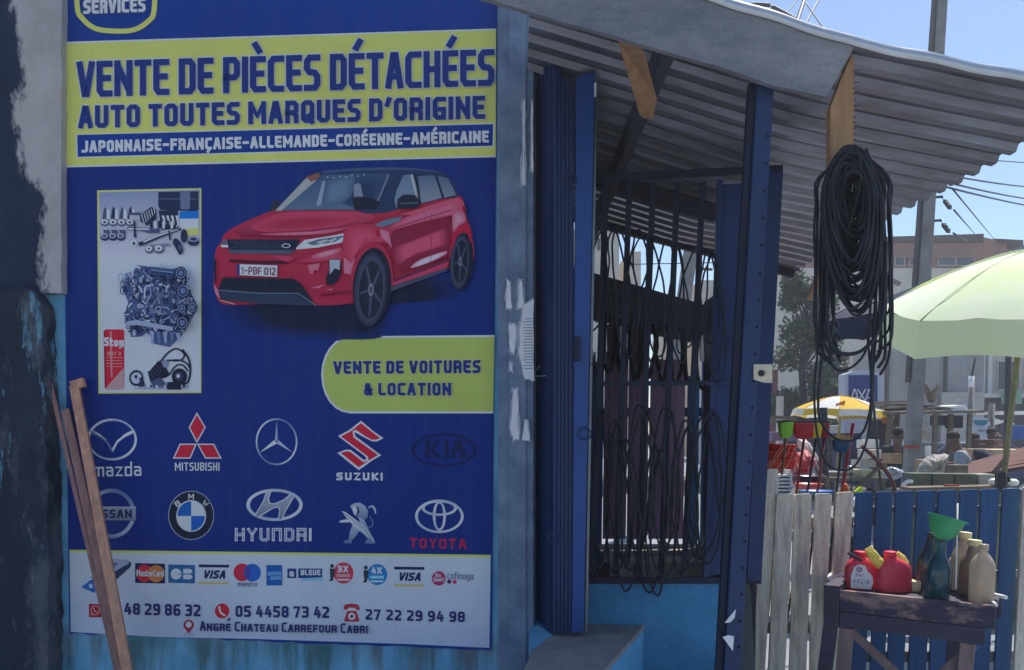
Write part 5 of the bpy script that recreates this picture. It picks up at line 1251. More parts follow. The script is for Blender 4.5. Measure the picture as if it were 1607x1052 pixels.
# funnel
fb_ = foot_at(1468, 940); fc = P(1476, 848, fb_.y); fr = P(1483, 815, fb_.y); s_ = fb_.y/F
fu = thing('funnel', 'translucent green plastic funnel stuck in the green bottle', 'funnel', tuple(fc))
ax = (P(1487, 812, fb_.y)-fc).normalized(); ux = ax.cross(Vector((0, 1, 0))).normalized(); uy = ax.cross(ux)
MF = Matrix((ux, uy, ax)).transposed()
M_fun = mat('green_plastic', seen2(62, 128, 104, .8), .35, var=.2, scale=8, bump=.05, transl=.45)
bm = BM(); loft(bm, [sring(fc+ax*z*s_, r*s_, r*s_, 26, 2.0, MF) for r, z in ((4, -22), (5, -4), (6, 0), (13, 5), (20, 14), (24, 24), (26, 33), (28.5, 36), (29, 37.5), (27, 37), (24.6, 33), (22.5, 24), (18.5, 14.5), (11, 6), (4, 0))], cap=False); link_mesh('funnel_cone', bm, M_fun, fu)
bm = BM(); bar(bm, fc+ux*(-27*s_)+ax*36*s_, fc+ux*(-34*s_)+ax*37*s_, 8*s_, 2*s_); link_mesh('funnel_tab', bm, M_fun, fu)
M_whp = mat('white_plastic', seen2(196, 196, 200), .4, var=.1, bump=0)
def stick(label, a, b, r, m, name='plastic_stick'):
    bm = BM(); tube(bm, [a, b], r, 8); tag(link_mesh(name, bm, m), label, 'stick')
stick('thin upright white stick beside the funnel', P(1503, 790, 3.95), P(1500, 925, 3.88), .0035, M_whp)
stick('white stick lying across the right table edge behind the front bottle', foot_at(1548, 934)+Vector((0, 0, .012)), PZ(1579, 938, TZ+.012), .009, M_whp)
stick('short white stick poking out below the front bottle', foot_at(1548, 942)+Vector((0, 0, .01)), PZ(1564, 950, TZ+.006), .007, M_whp)
stick('dark rod sticking out left behind the labelled red bottle', P(1331, 868, dd+.05), P(1352, 880, dd+.05), .008, M_darkwood, 'metal_rod')
bm = BM(); c = foot_at(1312, 912); prism(bm, [P(1303, 905, c.y+.1), P(1312, 898, c.y+.1), P(1328, 904, c.y+.05), P(1327, 918, c.y-.02), P(1300, 911, c.y)], (0, .02, .012)); tag(link_mesh('newspaper', bm, M_paper), 'folded pale paper on the left end of the table', 'paper')
bm = BM(); lathe(bm, foot_at(1434, 928), [(.03, 0), (.032, .01), (.034, .05), (.03, .055), (.01, .056)], 18); tag(link_mesh('cream_tub', bm, mat('cream_plastic', seen(150, 138, 122), .5, bump=.05)), 'small cream tub between the red and green bottles', 'tub')

# ------------------------------------------------------------------ parasols
def parasol(label, apex, rad, drop, val, tilt_to, foot, mats, seg, polemat, polr, name='parasol', phase=0.0, group=None, sag=.03, flatten=1.0, vflip=0, axis=None, pick=None, vpick=None, vals=None):
    ax = Vector(axis).normalized() if axis else (Vector(apex)-Vector(foot)).normalized(); x = ax.cross(Vector((0, 1, 0))).normalized(); y = ax.cross(x)
    t = thing(name, label, 'parasol', tuple(foot), group)
    def pt(r, a, z): return Vector(apex)+x*(r*math.cos(a))+y*(r*math.sin(a))+ax*z
    bm = BM(); vb = BM(); sub = 6
    for s in range(seg):
        a0 = phase+2*math.pi*s/seg; a1 = phase+2*math.pi*(s+1)/seg; mi = pick[s % len(pick)] if pick else s % len(mats)
        g = []
        for i in range(9):
            f = i/8; row = []
            for k in range(sub+1):
                h = k/sub; a = a0+(a1-a0)*h; bulge = math.sin(math.pi*h)
                r = rad*f*(1-.045*bulge*f); z = -drop*(f**1.65)-sag*bulge*f*f*-.4
                row.append(bm.verts.new(pt(r, a, z+.009*rad*noise.noise(Vector((math.cos(a)*r*5, math.sin(a)*r*5, 2.0)))+.006*rad*math.sin(k*2.1+i)*f)))
            g.append(row)
        for A, B in zip(g, g[1:]):
            for k in range(sub):
                f_ = bm.faces.new([A[k], A[k+1], B[k+1], B[k]]); f_.material_index = mi; f_.smooth = True
        sm_ = BM(); tube(sm_, [pt(rad*i/8, a0, -drop*((i/8)**1.65)+.004) for i in range(9)], .0045, 5); link_mesh('seam', sm_, mats[0], t)
        rows = []
        for j in range(4):
            row = []
            for k in range(sub+1):
                h = k/sub; a = a0+(a1-a0)*h; bulge = math.sin(math.pi*h)
                r = rad*(1-.045*bulge)*(1+.02*j); z = -drop+sag*bulge*.4-(vals[s] if vals else val)*j/3*(1-.12*bulge*(j == 3))-.001
                row.append(vb.verts.new(pt(r+.01*math.sin(a*9+j)*j/3, a, z)))
            rows.append(row)
        for A, B in zip(rows, rows[1:]):
            for k in range(sub):
                f_ = vb.faces.new([A[k], A[k+1], B[k+1], B[k]]); f_.material_index = vpick[s] if vpick else mi if pick else (s+vflip) % len(mats); f_.smooth = True
    bmesh.ops.remove_doubles(bm, verts=bm.verts[:], dist=.0005)
    link_mesh('canopy', bm, mats, t); link_mesh('valance', vb, mats, t)
    bm = BM(); tube(bm, [Vector(foot), Vector(apex)+ax*.06], polr, 10); link_mesh('pole', bm, polemat, t)
    for s in range(seg):
        a = phase+2*math.pi*s/seg; bm = BM(); tube(bm, catmull([pt(.02, a, -.03), pt(rad*.5, a, -drop*.32-.02), pt(rad*.98, a, -drop-.01)], 4), .006, 5); link_mesh('rib', bm, polemat, t)
    return t
M_um1 = mat('parasol_cloth_sunlit_tone', (.86, .88, .78), .8, col2=(.76, .87, .46), scale=1.3, bump=.08, transl=.12)  # pale lime cloth, whitened in its colour to look overexposed by the sun
M_um2 = mat('parasol_cloth_backlit_tone', (.70, .88, .14), .8, var=.1, scale=2, bump=.08, transl=.5)  # vivid lime of light shining through the cloth, put into its colour
M_um3 = mat('pale_lime_valance', (.84, .90, .52), .8, col2=(.86, .90, .70), scale=1.6, bump=.08, transl=.4)
M_ylpole = mat('weathered_pole', rgb(150, 144, 96), .6, col2=rgb(112, 108, 84), scale=8, bump=.1)
ap = P(1618, 392, 6.3); ft = P(1573, 772, 6.3); ft = ap+(ft-ap)*(ap.z/(ap.z-ft.z))*1.0
um = parasol('large sunlit pale green parasol at the right beside the eave', ap, 1.06, .34, .27, None, ft, [M_um1, M_um2, M_um3], 8, M_ylpole, .021, phase=R(17), axis=(-.16, -.24, .96), pick=[0, 0, 0, 1, 1, 1, 1, 0], vpick=[2, 1, 1, 1, 1, 1, 1, 2], vals=[.27, .07, .05, .12, .14, .14, .14, .27])  # panel and hem colours imitate sunlit and lit-through cloth
M_nvu = mat('navy_parasol_cloth', rgb(26, 34, 66), .8, transl=.1); M_lime = mat('lime_trim_cloth', rgb(190, 220, 60), .8, transl=.3)
M_ins0 = mat('dark_pole', rgb(50, 54, 66), .6, bump=0)
ap2 = P(1357, 476, 8.2); ft2 = Vector((ap2.x+.30, ap2.y, 0))
parasol('dark navy parasol with a lime panel, half hidden behind the black coil', ap2, .46, .16, .17, None, ft2, [M_nvu, M_lime], 9, M_ins0, .012, phase=.2, pick=[0, 0, 0, 1, 0, 0, 0, 0, 0])
M_y = mat('yellow_parasol_cloth', rgb(240, 200, 60), .8, var=.12, transl=.35); M_w = mat('white_parasol_panel', rgb(235, 235, 230), .8, var=.08, transl=.35); M_or = mat('orange_parasol_cloth', rgb(220, 120, 70), .8, var=.1, transl=.4)
ap3 = P(1320, 622, 14.0); ft3 = Vector((ap3.x-.1, ap3.y, 0))
pu = parasol('small yellow and white market parasol before the arched sign', ap3, .76, .25, .12, None, ft3, [M_y, M_w], 8, M_ylpole, .02, phase=R(90+22.5)+math.pi/4, vflip=1)
# printed orange motif on its white panel
bm = BM(); ce = P(1316, 636, 13.46)
for k in range(3): prism(bm, [ce+Vector((-.07+.05*k, -.05, -.03)), ce+Vector((-.03+.05*k, -.05, -.03)), ce+Vector((0+.05*k, -.02, .03+.02*k)), ce+Vector((-.04+.05*k, -.02, .03+.02*k))], (0, .01, 0))
link_mesh('panel_motif', bm, M_or, pu)

# ------------------------------------------------------------------ poles and wires
M_pole = mat('pole_concrete', rgb(150, 146, 142), .85, col2=rgb(120, 116, 114), scale=5, bump=.2, fine=.15)
M_poled = mat('pole_side', rgb(96, 90, 88), .9, bump=.15)
PD = 12.0
def pole(label, top, bot, wt, wb, d, web=True):
    a, b = P(*top, d), P(*bot, d); b = a+(b-a)*(a.z/(a.z-b.z)); t = thing('utility_pole', label, 'utility pole', tuple(b))
    k = (a-b).length; sc = d/F
    bm = BM(); n = 12
    rings = []
    for i in range(2):
        c, w = (b, wb*sc) if i == 0 else (a, wt*sc)
        rings.append([c+Vector((-w/2, -w*.4, 0)), c+Vector((w/2, -w*.4, 0)), c+Vector((w/2, w*.4, 0)), c+Vector((-w/2, w*.4, 0))])
    loft(bm, rings, smooth=False); link_mesh('shaft', bm, M_pole, t, bevel=.012)
    return t, a, b
tp, pa, pb = pole('tall leaning grey concrete utility pole with a red band', (1481.5, -60), (1428, 760), 14, 22, PD)
def on(v): 
    f = (v+60)/(760+60); return 1481.5+(1428-1481.5)*f, 14+(22-14)*f
u, w = on(705); bm = BM(); pprism(bm, [(u-w/2-.6, 699), (u+w/2+.6, 699), (u+w/2+.6, 704), (u-w/2-.6, 704)], PD-.16, .02); link_mesh('red_band', bm, mat('red_paint', rgb(178, 70, 60), .7), tp)
bm = BM()
for v0, v1 in ((-40, 300), (300, 470), (470, 600)): 
    u0, w0 = on(v0); u1, w1 = on(v1); pprism(bm, [(u0-w0/2-3.2, v0), (u0-w0/2-.2, v0), (u1-w1/2-.2, v1), (u1-w1/2-3.2, v1)], PD-.02, .1)
link_mesh('cable_duct', bm, M_poled, tp)
M_ins = mat('insulator_dark', rgb(44, 44, 50), .5)
for v in (273, 310, 347):
    u, w = on(v); bm = BM(); bar(bm, P(u+w/2-2, v, PD), P(u+w/2+13, v-1, PD), .03, .03); arm = link_mesh('bracket', bm, M_ins, tp)
    bm = BM(); a, b = P(u+w/2+13, v+1, PD), P(u+w/2+26, v+18, PD-.3)
    for k in range(7): 
        p = a.lerp(b, k/6); bmesh.ops.create_uvsphere(bm, u_segments=8, v_segments=6, radius=.035 if 1 < k < 6 else .012, matrix=Matrix.Translation(p))
    link_mesh('insulator', bm, M_ins, arm, smooth=True)
tp2, qa, qb = pole('grey utility pole showing only its top above the roof edge', (1151, -70), (1138, 20), 18, 22, 14)
bm = BM(); tube(bm, catmull([P(1168, 16, 14), P(1176, 9, 14), P(1186, 7, 14), P(1208, 8.5, 14)], 5), .035, 8); tube(bm, [P(1150, 30, 14), P(1168, 16, 14)], .035, 8); link_mesh('lamp_bracket', bm, M_ins, tp2)
bm = BM()
for k in range(10): bmesh.ops.create_uvsphere(bm, u_segments=8, v_segments=6, radius=.045, matrix=Matrix.Translation(P(1214+k*3.6, 13+k*1.9, 14)))
tube(bm, [P(1208, 9, 14), P(1250, 33, 14)], .015, 5); link_mesh('insulator', bm, M_ins, tp2, smooth=True)
M_wire = mat('wire_dark', rgb(60, 62, 72), .6, bump=0)
def wire(label, a, b, d0, d1, r=.012, sag=0.0):
    bm = BM(); A, B = P(*a, d0), P(*b, d1); pts = [A.lerp(B, k/12)+Vector((0, 0, -sag*4*(k/12)*(1-k/12))) for k in range(13)]
    tube(bm, pts, r, 5); tag(link_mesh('power_line', bm, M_wire), label, 'wire', 'overhead wires')
wire('thick dark wire rising steeply above the roof edge', (1250, 38), (1272, -30), 14, 16, .035)
wire('thin wire slanting left of the thick one above the roof', (1225, 31), (1262, -12), 14, 16, .012)
wire('thin wire slanting right from the thick one above the roof', (1290, -10), (1263, 40), 16, 14, .018)
wire('wire falling to the wooden bracket top', (1264, 4), (1300, 56), 14, 13, .012)
wire('dark clamp wire meeting the roof edge', (1240, 38), (1258, 45), 14, 14, .04)
wire('topmost overhead wire at the right edge', (1470, 272), (1680, 294), 12, 30, .016, .1)
wire('second overhead wire from the top at the right edge', (1472, 283), (1700, 315), 12, 32, .016, .15)
wire('third overhead wire, running down to the right', (1470, 290), (1700, 333), 12, 32, .016, .1)
wire('high wire crossing the corner below the metal eave', (1560, 252), (1700, 262), 20, 32, .014)
wire('wire from the top insulator down to the brick building', (1494, 296), (1562, 378), 12, 40, .014)
wire('wire from the middle insulator down to the brick building', (1497, 330), (1532, 370), 12, 42, .014)
wire('wire from the lowest insulator behind the brick parapet', (1496, 366), (1520, 380), 12, 42, .014)
wire('wire seen through the gap between roof and coil', (1425, 300), (1448, 322), 26, 20, .014)

# ------------------------------------------------------------------ buildings beyond
M_brick = mat('brown_brick', rgb(168, 122, 104), .9, col2=rgb(144, 104, 92), scale=3, bump=.2, fine=.2)
M_cream = mat('cream_render', rgb(216, 206, 192), .9, col2=rgb(190, 180, 168), scale=1.2, bump=.1, fine=.1)
M_grey = mat('grey_cement_wall', rgb(176, 174, 172), .95, col2=rgb(140, 138, 138), scale=1.0, stretch=(1, 1, .5), bump=.15, fine=.14)
M_glass = mat('window_glass', rgb(46, 60, 76), .15, var=.2, scale=1, bump=0, spec=.6)
M_frame = mat('window_frame_white', rgb(214, 212, 206), .6, var=.08, bump=0)
def block(bm, u0, u1, vt, vb, d, depth, mi=0, vt1=None):
    a, b = P(u0, vt, d), P(u1, vt if vt1 is None else vt1, d); z0 = P(u0, vb, d).z
    prism(bm, [Vector((a.x, d, z0)), Vector((b.x, d, z0)), Vector((b.x, d, b.z)), Vector((a.x, d, a.z))], (0, depth, 0), mi)
bb = thing('brick_building', 'long brown brick building with cream lower wall far behind the green parasol', 'building', tuple(Vector((P(1400, 680, 45).x, 45, 0))))
bm = BM(); block(bm, 1215, 1542, 382, 422, 45, 12, 0, 370); link_mesh('brick_wall', bm, M_brick, bb)
bm = BM(); block(bm, 1213, 1544, 377, 380, 44.8, 12.3, 0, 367); link_mesh('parapet', bm, mat('dark_coping', rgb(84, 66, 60), .8), bb)
bm = BM(); block(bm, 1215, 1542, 401, 404, 44.7, .3); link_mesh('string_course', bm, M_brick, bb)
bm = BM(); block(bm, 1542.5, 1563, 372, 700, 45.6, 10, 0, 377); block(bm, 1563.5, 1580, 376, 700, 46.4, 8, 0, 376.5); link_mesh('brick_wing', bm, M_brick, bb)
bm = BM(); block(bm, 1580.5, 1604, 377, 700, 47, 8, 0, 386); link_mesh('brick_wing', bm, mat('pink_brick', rgb(176, 116, 92), .9, fine=.15), bb)
bm = BM(); block(bm, 1560, 1606, 374.5, 377, 46, 9, 0, 386); link_mesh('parapet', bm, mat('dark_coping', rgb(84, 66, 60), .8), bb)
bm = BM(); block(bm, 1215, 1544, 421, 700, 44.9, 12.2); link_mesh('lower_wall', bm, M_cream, bb)
for i, (a, b) in enumerate(((1428, 1441), (1473, 1500), (1502, 1530), (1405, 1420))):
    bm = BM(); block(bm, a, b, 403.5, 417, 44.75, .1); f = link_mesh('window', bm, M_frame, bb)
    bm = BM(); block(bm, a+1, b-1, 404.5, 416, 44.7, .04); link_mesh('pane', bm, M_glass, f)
hs = thing('small_house', 'small cream house with a brown gable seen beside the utility pole', 'house', tuple(Vector((P(1405, 680, 32).x, 32, 0))))
bm = BM(); pprism(bm, [(1380, 445), (1396, 437), (1413, 452), (1410, 470), (1408, 700), (1380, 700)], 32, 5); link_mesh('wall', bm, M_cream, hs)
bm = BM(); prism(bm, [P(1378, 440, 31.8), P(1396, 434.5, 31.8), P(1415, 443, 31.8), P(1413, 448, 31.8), P(1396, 438, 31.8), P(1378, 445, 31.8)], (0, 5.4, 0)); link_mesh('roof', bm, M_poled, hs)
# tarpaulin roof below the far view
sr = thing('shade_roof', 'sloping grey sheet roof rising to the right behind the green parasol', 'roof', tuple(Vector((P(1450, 680, 9.5).x, 9.5, 0))))
bm = BM(); prism(bm, [P(1393, 466, 9.5), P(1560, 402, 9.5), P(1700, 350, 9.5), P(1700, 420, 9.5), P(1560, 460, 9.5), P(1394, 490, 9.5)], (0, .06, 0)); link_mesh('sheet', bm, mat('grey_sheet', rgb(140, 142, 146), .6, var=.12, scale=2, bump=.1), sr)
for u in (1590, 1690):
    bm = BM(); a = P(u, 440, 9.58); tube(bm, [Vector((a.x, a.y+.06, 0)), a+Vector((0, .06, 0))], .035, 8); link_mesh('support', bm, M_poled, sr)
gw = thing('yard_wall', 'weathered grey cement wall behind the market stalls', 'wall', tuple(Vector((P(1450, 680, 24).x, 24, 0))))
bm = BM(); block(bm, 1345, 1545, 552, 720, 24, .3); link_mesh('wall_panel', bm, M_grey, gw)
for u in (1392, 1484):
    bm = BM(); block(bm, u, u+4, 551, 720, 23.9, .1); link_mesh('wall_rib', bm, M_poled, gw)
bm = BM(); block(bm, 1478, 1545, 616, 720, 23.85, .1); link_mesh('lower_band', bm, mat('pale_cement', rgb(186, 182, 176), .95, fine=.12), gw)
rb = thing('white_building', 'pale building with tall windows at the right behind the parasol pole', 'building', tuple(Vector((P(1580, 680, 27).x, 27, 0))))
bm = BM(); block(bm, 1540, 1680, 440, 720, 27, 8); link_mesh('wall', bm, M_cream, rb)
for u in (1541, 1552):
    bm = BM(); block(bm, u, u+6, 545, 640, 26.8, .25); link_mesh('pilaster', bm, M_frame, rb)
for a, b in ((1569, 1577), (1580, 1600), (1612, 1640)):
    bm = BM(); block(bm, a-1.5, b+1.5, 566, 613, 26.9, .1); f = link_mesh('window', bm, M_frame, rb)
    bm = BM(); block(bm, a, (a+b)/2-.4, 568, 611, 26.85, .04); block(bm, (a+b)/2+.4, b, 568, 611, 26.85, .04); link_mesh('pane', bm, M_glass, f)
bm = BM(); block(bm, 1536, 1680, 618, 624, 26.2, .9); link_mesh('ledge', bm, M_frame, rb)
bm = BM(); block(bm, 1540, 1680, 625, 719, 26.7, .25); link_mesh('shopfront', bm, mat('dark_shopfront', rgb(44, 50, 66), .6), rb)
bm = BM(); block(bm, 1576, 1604, 613, 634, 26.0, .15); bs = link_mesh('balcony_sheet', bm, mat('green_cloth', rgb(122, 170, 140), .8, col2=rgb(190, 200, 196), scale=1.2, thr=(.45, .55)), rb)
bw = thing('pink_wall', 'dull red wall strip right behind the navy post', 'wall', tuple(Vector((P(1215, 680, 20).x, 20, 0))))
bm = BM(); block(bm, 1190, 1221, 580, 720, 20, .4); link_mesh('wall_panel', bm, mat('dull_red', rgb(150, 92, 88), .9), bw)
# far market buildings seen through the stall's rear opening
fs = thing('cream_building', 'tall cream building seen through the bars of the stall window', 'building', tuple(Vector((P(960, 680, 22).x, 22, 0))))
bm = BM(); block(bm, 880, 972, 360, 720, 22, 8); block(bm, 985, 1006, 395, 720, 23, 6); link_mesh('wall', bm, M_cream, fs)
bm = BM(); block(bm, 938, 942, 374, 392, 21.9, .1); link_mesh('window', bm, M_glass, fs)
fs2 = thing('cream_building', 'lower cream building at the right of the stall opening', 'building', tuple(Vector((P(1110, 680, 24).x, 24, 0))))
bm = BM(); block(bm, 1098, 1150, 440, 720, 24, 8); link_mesh('wall', bm, M_cream, fs2)
wire('wire crossing the sky inside the stall opening', (990, 415), (1140, 412), 20, 20, .014)
bm = BM(); tube(bm, catmull([P(1095, 470, 22), P(1095, 425, 22), P(1098, 422, 22), P(1118, 423, 22)], 4), .04, 6); tag(link_mesh('street_lamp', bm, M_ins), 'street lamp arm silhouetted in the stall opening', 'street lamp')

# ------------------------------------------------------------------ tree
def tree(label, base, h, crown, n, m, seed, lw=.16, taper=True):
    r = random.Random(seed); t = thing('tree', label, 'tree', tuple(base)); bm = BM(); b = Vector(base)
    tube(bm, [b, b+Vector((.05, 0, h*.3)), b+Vector((-.05, .05, h*.6)), b+Vector((.03, 0, h*.9))], [.12, .10, .07, .03], 8)
    cl = []
    for k in range(26):
        z = h*r.uniform(.28, 1.0); a = r.uniform(0, 6.28); f = (z/h-.25)/.75
        rr = crown*(1-.65*f if taper else math.sin(math.pi*min(1, f+.15)))*r.uniform(.4, 1); c = b+Vector((math.cos(a)*rr, math.sin(a)*rr, z)); cl.append((c, crown*r.uniform(.22, .42)))
        tube(bm, [b+Vector((0, 0, z*.85)), b.lerp(c, .6)+Vector((0, 0, z*.35)), c], [.03, .02, .008], 5)
    link_mesh('trunk', bm, M_darkwood, t); bm = BM()
    for k in range(n):
        c, s = r.choice(cl); d = Vector((r.gauss(0, 1), r.gauss(0, 1), r.gauss(0, .9))); d = d.normalized()*s*r.random()**.45; p = c+d
        L = lw*r.uniform(.6, 1.3); ax = Vector((r.gauss(0, 1), r.gauss(0, 1), r.gauss(.2, .8))).normalized(); sd_ = ax.cross(Vector((r.gauss(0, 1), r.gauss(0, 1), r.gauss(0, 1)))).normalized()*L*.22
        v = [bm.verts.new(q) for q in (p, p+ax*L*.5+sd_, p+ax*L, p+ax*L*.5-sd_)]; f = bm.faces.new(v); f.material_index = r.choice((0, 0, 1, 2))
    link_mesh('crown', bm, m, t)
LV = [mat('leaf_a', rgb(66, 84, 66), .6, var=.3, scale=3, bump=0, transl=.3), mat('leaf_b', rgb(96, 112, 86), .6, var=.3, scale=3, bump=0, transl=.3), mat('leaf_c', rgb(42, 58, 50), .6, var=.3, scale=3, bump=0, transl=.3)]
g = P(1262, 640, 19); tree('dense dark leafy tree rising beside the navy post', (g.x, 19, 0), 5.25, .95, 14000, LV, 3, .13)
g = P(1306, 640, 20); tree('smaller bushy tree between the tall tree and the arched sign', (g.x, 20, 0), 3.6, .65, 5000, LV, 5, .12)
g = P(1388, 640, 21); tree('low bush in front of the grey wall right of the arched sign', (g.x, 21, 0), 2.3, .45, 700, LV, 9)

# ------------------------------------------------------------------ arched sign
sg = thing('arched_sign', 'arched white pillar sign with blue square and white letters', 'sign', tuple(Vector((P(1357, 680, 16.5).x, 16.5, 0))))
bm = BM(); pts = [(1325, 720), (1325, 588)]+[(1325+62*(k/12), 588-15*math.sin(math.pi*(.18+.64*k/12))+8) for k in range(1, 12)]+[(1387, 588), (1388, 720)]
pprism(bm, pts, 16.5, .3); link_mesh('sign_body', bm, mat('sign_pale', rgb(190, 196, 208), .5, var=.08), sg)
bm = BM(); pprism(bm, [(1333, 589), (1377, 589), (1377, 640), (1333, 640)], 16.46, .06); link_mesh('sign_panel', bm, mat('sign_blue', rgb(24, 40, 120), .5, var=.1), sg)
p2 = Print(0.0, lambda u, v, o: P(u, v, 16.45-o*4)); LW = rgb(215, 218, 226)
for x in (1335, 1358): p2.line([(x, 630), (x+5.6, 611.5), (x+7.4, 611.5), (x+12.5, 630)], 2.2, LW); p2.line([(x+3, 624.5), (x+9.5, 624.5)], 1.8, LW)
p2.line([(1346.5, 612), (1358.5, 630)], 2.2, LW); p2.line([(1358, 612), (1347, 630)], 2.2, LW)
p2.build('sign_lettering', sg)

# ------------------------------------------------------------------ stall with planks on its roof
M_st = mat('stall_wood', rgb(132, 118, 104), .9, col2=rgb(96, 86, 78), scale=3, stretch=(1, 1, 4), bump=.2, fine=.15)
st = thing('market_stall', 'open wooden market stall with flat plank roof before the grey wall', 'stall', tuple(Vector((P(1460, 680, 14).x, 14, 0))))
bm = BM(); prism(bm, [P(1368, 647, 13.4), P(1545, 644, 13.4), P(1545, 648, 13.4), P(1368, 651, 13.4)], (0, 2.4, .12)); link_mesh('stall_roof', bm, M_st, st)
for u, d, w in ((1396, 13.5, .07), (1408, 15, .07), (1468, 13.6, .06), (1492, 13.8, .07), (1522, 13.5, .06)):
    a = P(u, 650, d); bm = BM(); bar(bm, Vector((a.x-.05, d, 0)), a, w, w); link_mesh('stall_post', bm, M_st, st)
for k, (u0, v0, u1, v1, d) in enumerate(((1368, 636, 1425, 634, 13.6), (1370, 640, 1440, 642, 13.7), (1372, 645, 1450, 640, 13.9), (1440, 637, 1492, 638, 14.2), (1368, 632, 1418, 630, 14.6), (1366, 643, 1420, 639, 13.45), (1370, 648, 1436, 645, 13.42), (1376, 634, 1442, 637, 14.0), (1440, 642, 1480, 641, 13.6), (1366, 638, 1402, 635, 13.5))):
    bm = BM(); bar(bm, P(u0, v0, d), P(u1, v1, d+.5), .16, .03); tag(link_mesh('loose_plank', bm, M_st, bevel=.003), 'loose weathered plank lying on the market stall roof', 'plank', 'planks on the stall roof')
for k, (u0, v0) in enumerate(((1489, 638), (1493, 642))):
    bm = BM(); prism(bm, [P(u0, v0, 13.5), P(u0+26, v0-2, 13.5), P(u0+25, v0+3, 13.5), P(u0+3, v0+3, 13.5)], (0, .5, .02)); tag(link_mesh('white_sheet', bm, mat('white_metal', rgb(240, 240, 240), .4, var=.05)), ('upper bright white sheet on the stall roof', 'lower bright white sheet on the stall roof')[k], 'sheet')
bm = BM(); tube(bm, [P(1462, 630, 14.2), P(1457, 618, 14.2), P(1451, 602, 14.2)], .05, 7); tube(bm, [P(1462, 630, 14.2), P(1466, 616, 14.1), P(1473, 605, 14.1)], .05, 7); tag(link_mesh('forked_stick', bm, M_st), 'V-shaped forked stick standing on the stall roof', 'stick')
rp_ = thing('sign_post', 'thin pole with white top marker behind the stall', 'pole', tuple(Vector((P(1523, 680, 17).x, 17, 0))))
bm = BM(); a = P(1525, 590, 17); tube(bm, [Vector((a.x-.05, 17, 0)), a], .06, 8); link_mesh('shaft', bm, M_pole, rp_)
bm = BM(); tube(bm, [P(1524, 591, 16.92), P(1524, 608, 16.92)], .05, 8); link_mesh('marker', bm, mat('white_metal', rgb(240, 240, 240), .4), rp_)
bm = BM(); tube(bm, [a, P(1531, 560, 17)], .02, 6); link_mesh('stay', bm, M_ins, rp_)
rs = thing('road_sign', 'road sign seen from the side on a grey post near the market', 'road sign', tuple(Vector((P(1557, 680, 15).x, 15, 0))))
bm = BM(); a = P(1558, 634, 15); tube(bm, [Vector((a.x-.02, 15, 0)), a], .04, 8); link_mesh('shaft', bm, M_pole, rs)
bm = BM(); prism(bm, [P(1550, 640, 14.9), P(1553, 632, 14.95), P(1556, 638, 15.0), P(1556, 656, 15), P(1552, 664, 14.95), P(1550, 656, 14.9)], (.02, .03, 0)); link_mesh('sign_plate', bm, M_pole, rs)
bs = thing('sign_board', 'white board with a teal half disc standing in the market', 'sign', tuple(Vector((P(1540, 680, 16).x, 16, 0))))
bm = BM(); pprism(bm, [(1519, 662), (1526, 656), (1551, 656), (1550, 695), (1530, 700), (1519, 690)], 16, .05); link_mesh('board', bm, mat('board_white', rgb(200, 204, 212), .6, var=.08), bs)
bm = BM(); pprism(bm, [(1529+11*(1-math.cos(math.pi*k/10)), 660+8.5*math.sin(math.pi*k/10)) for k in range(11)], 15.97, .02); link_mesh('teal_disc', bm, mat('teal', rgb(50, 130, 150), .6), bs)
bm = BM(); pprism(bm, [(1536, 675), (1547, 675), (1547, 677), (1536, 677)], 15.97, .02); link_mesh('board_text', bm, M_pole, bs)
bm = BM(); a = P(1530, 690, 16.03); b = P(1546, 690, 16.03); bar(bm, a, Vector((a.x, 16.03, 0)), .04, .03); bar(bm, b, Vector((b.x, 16.03, 0)), .04, .03); link_mesh('board_legs', bm, M_poled, bs)

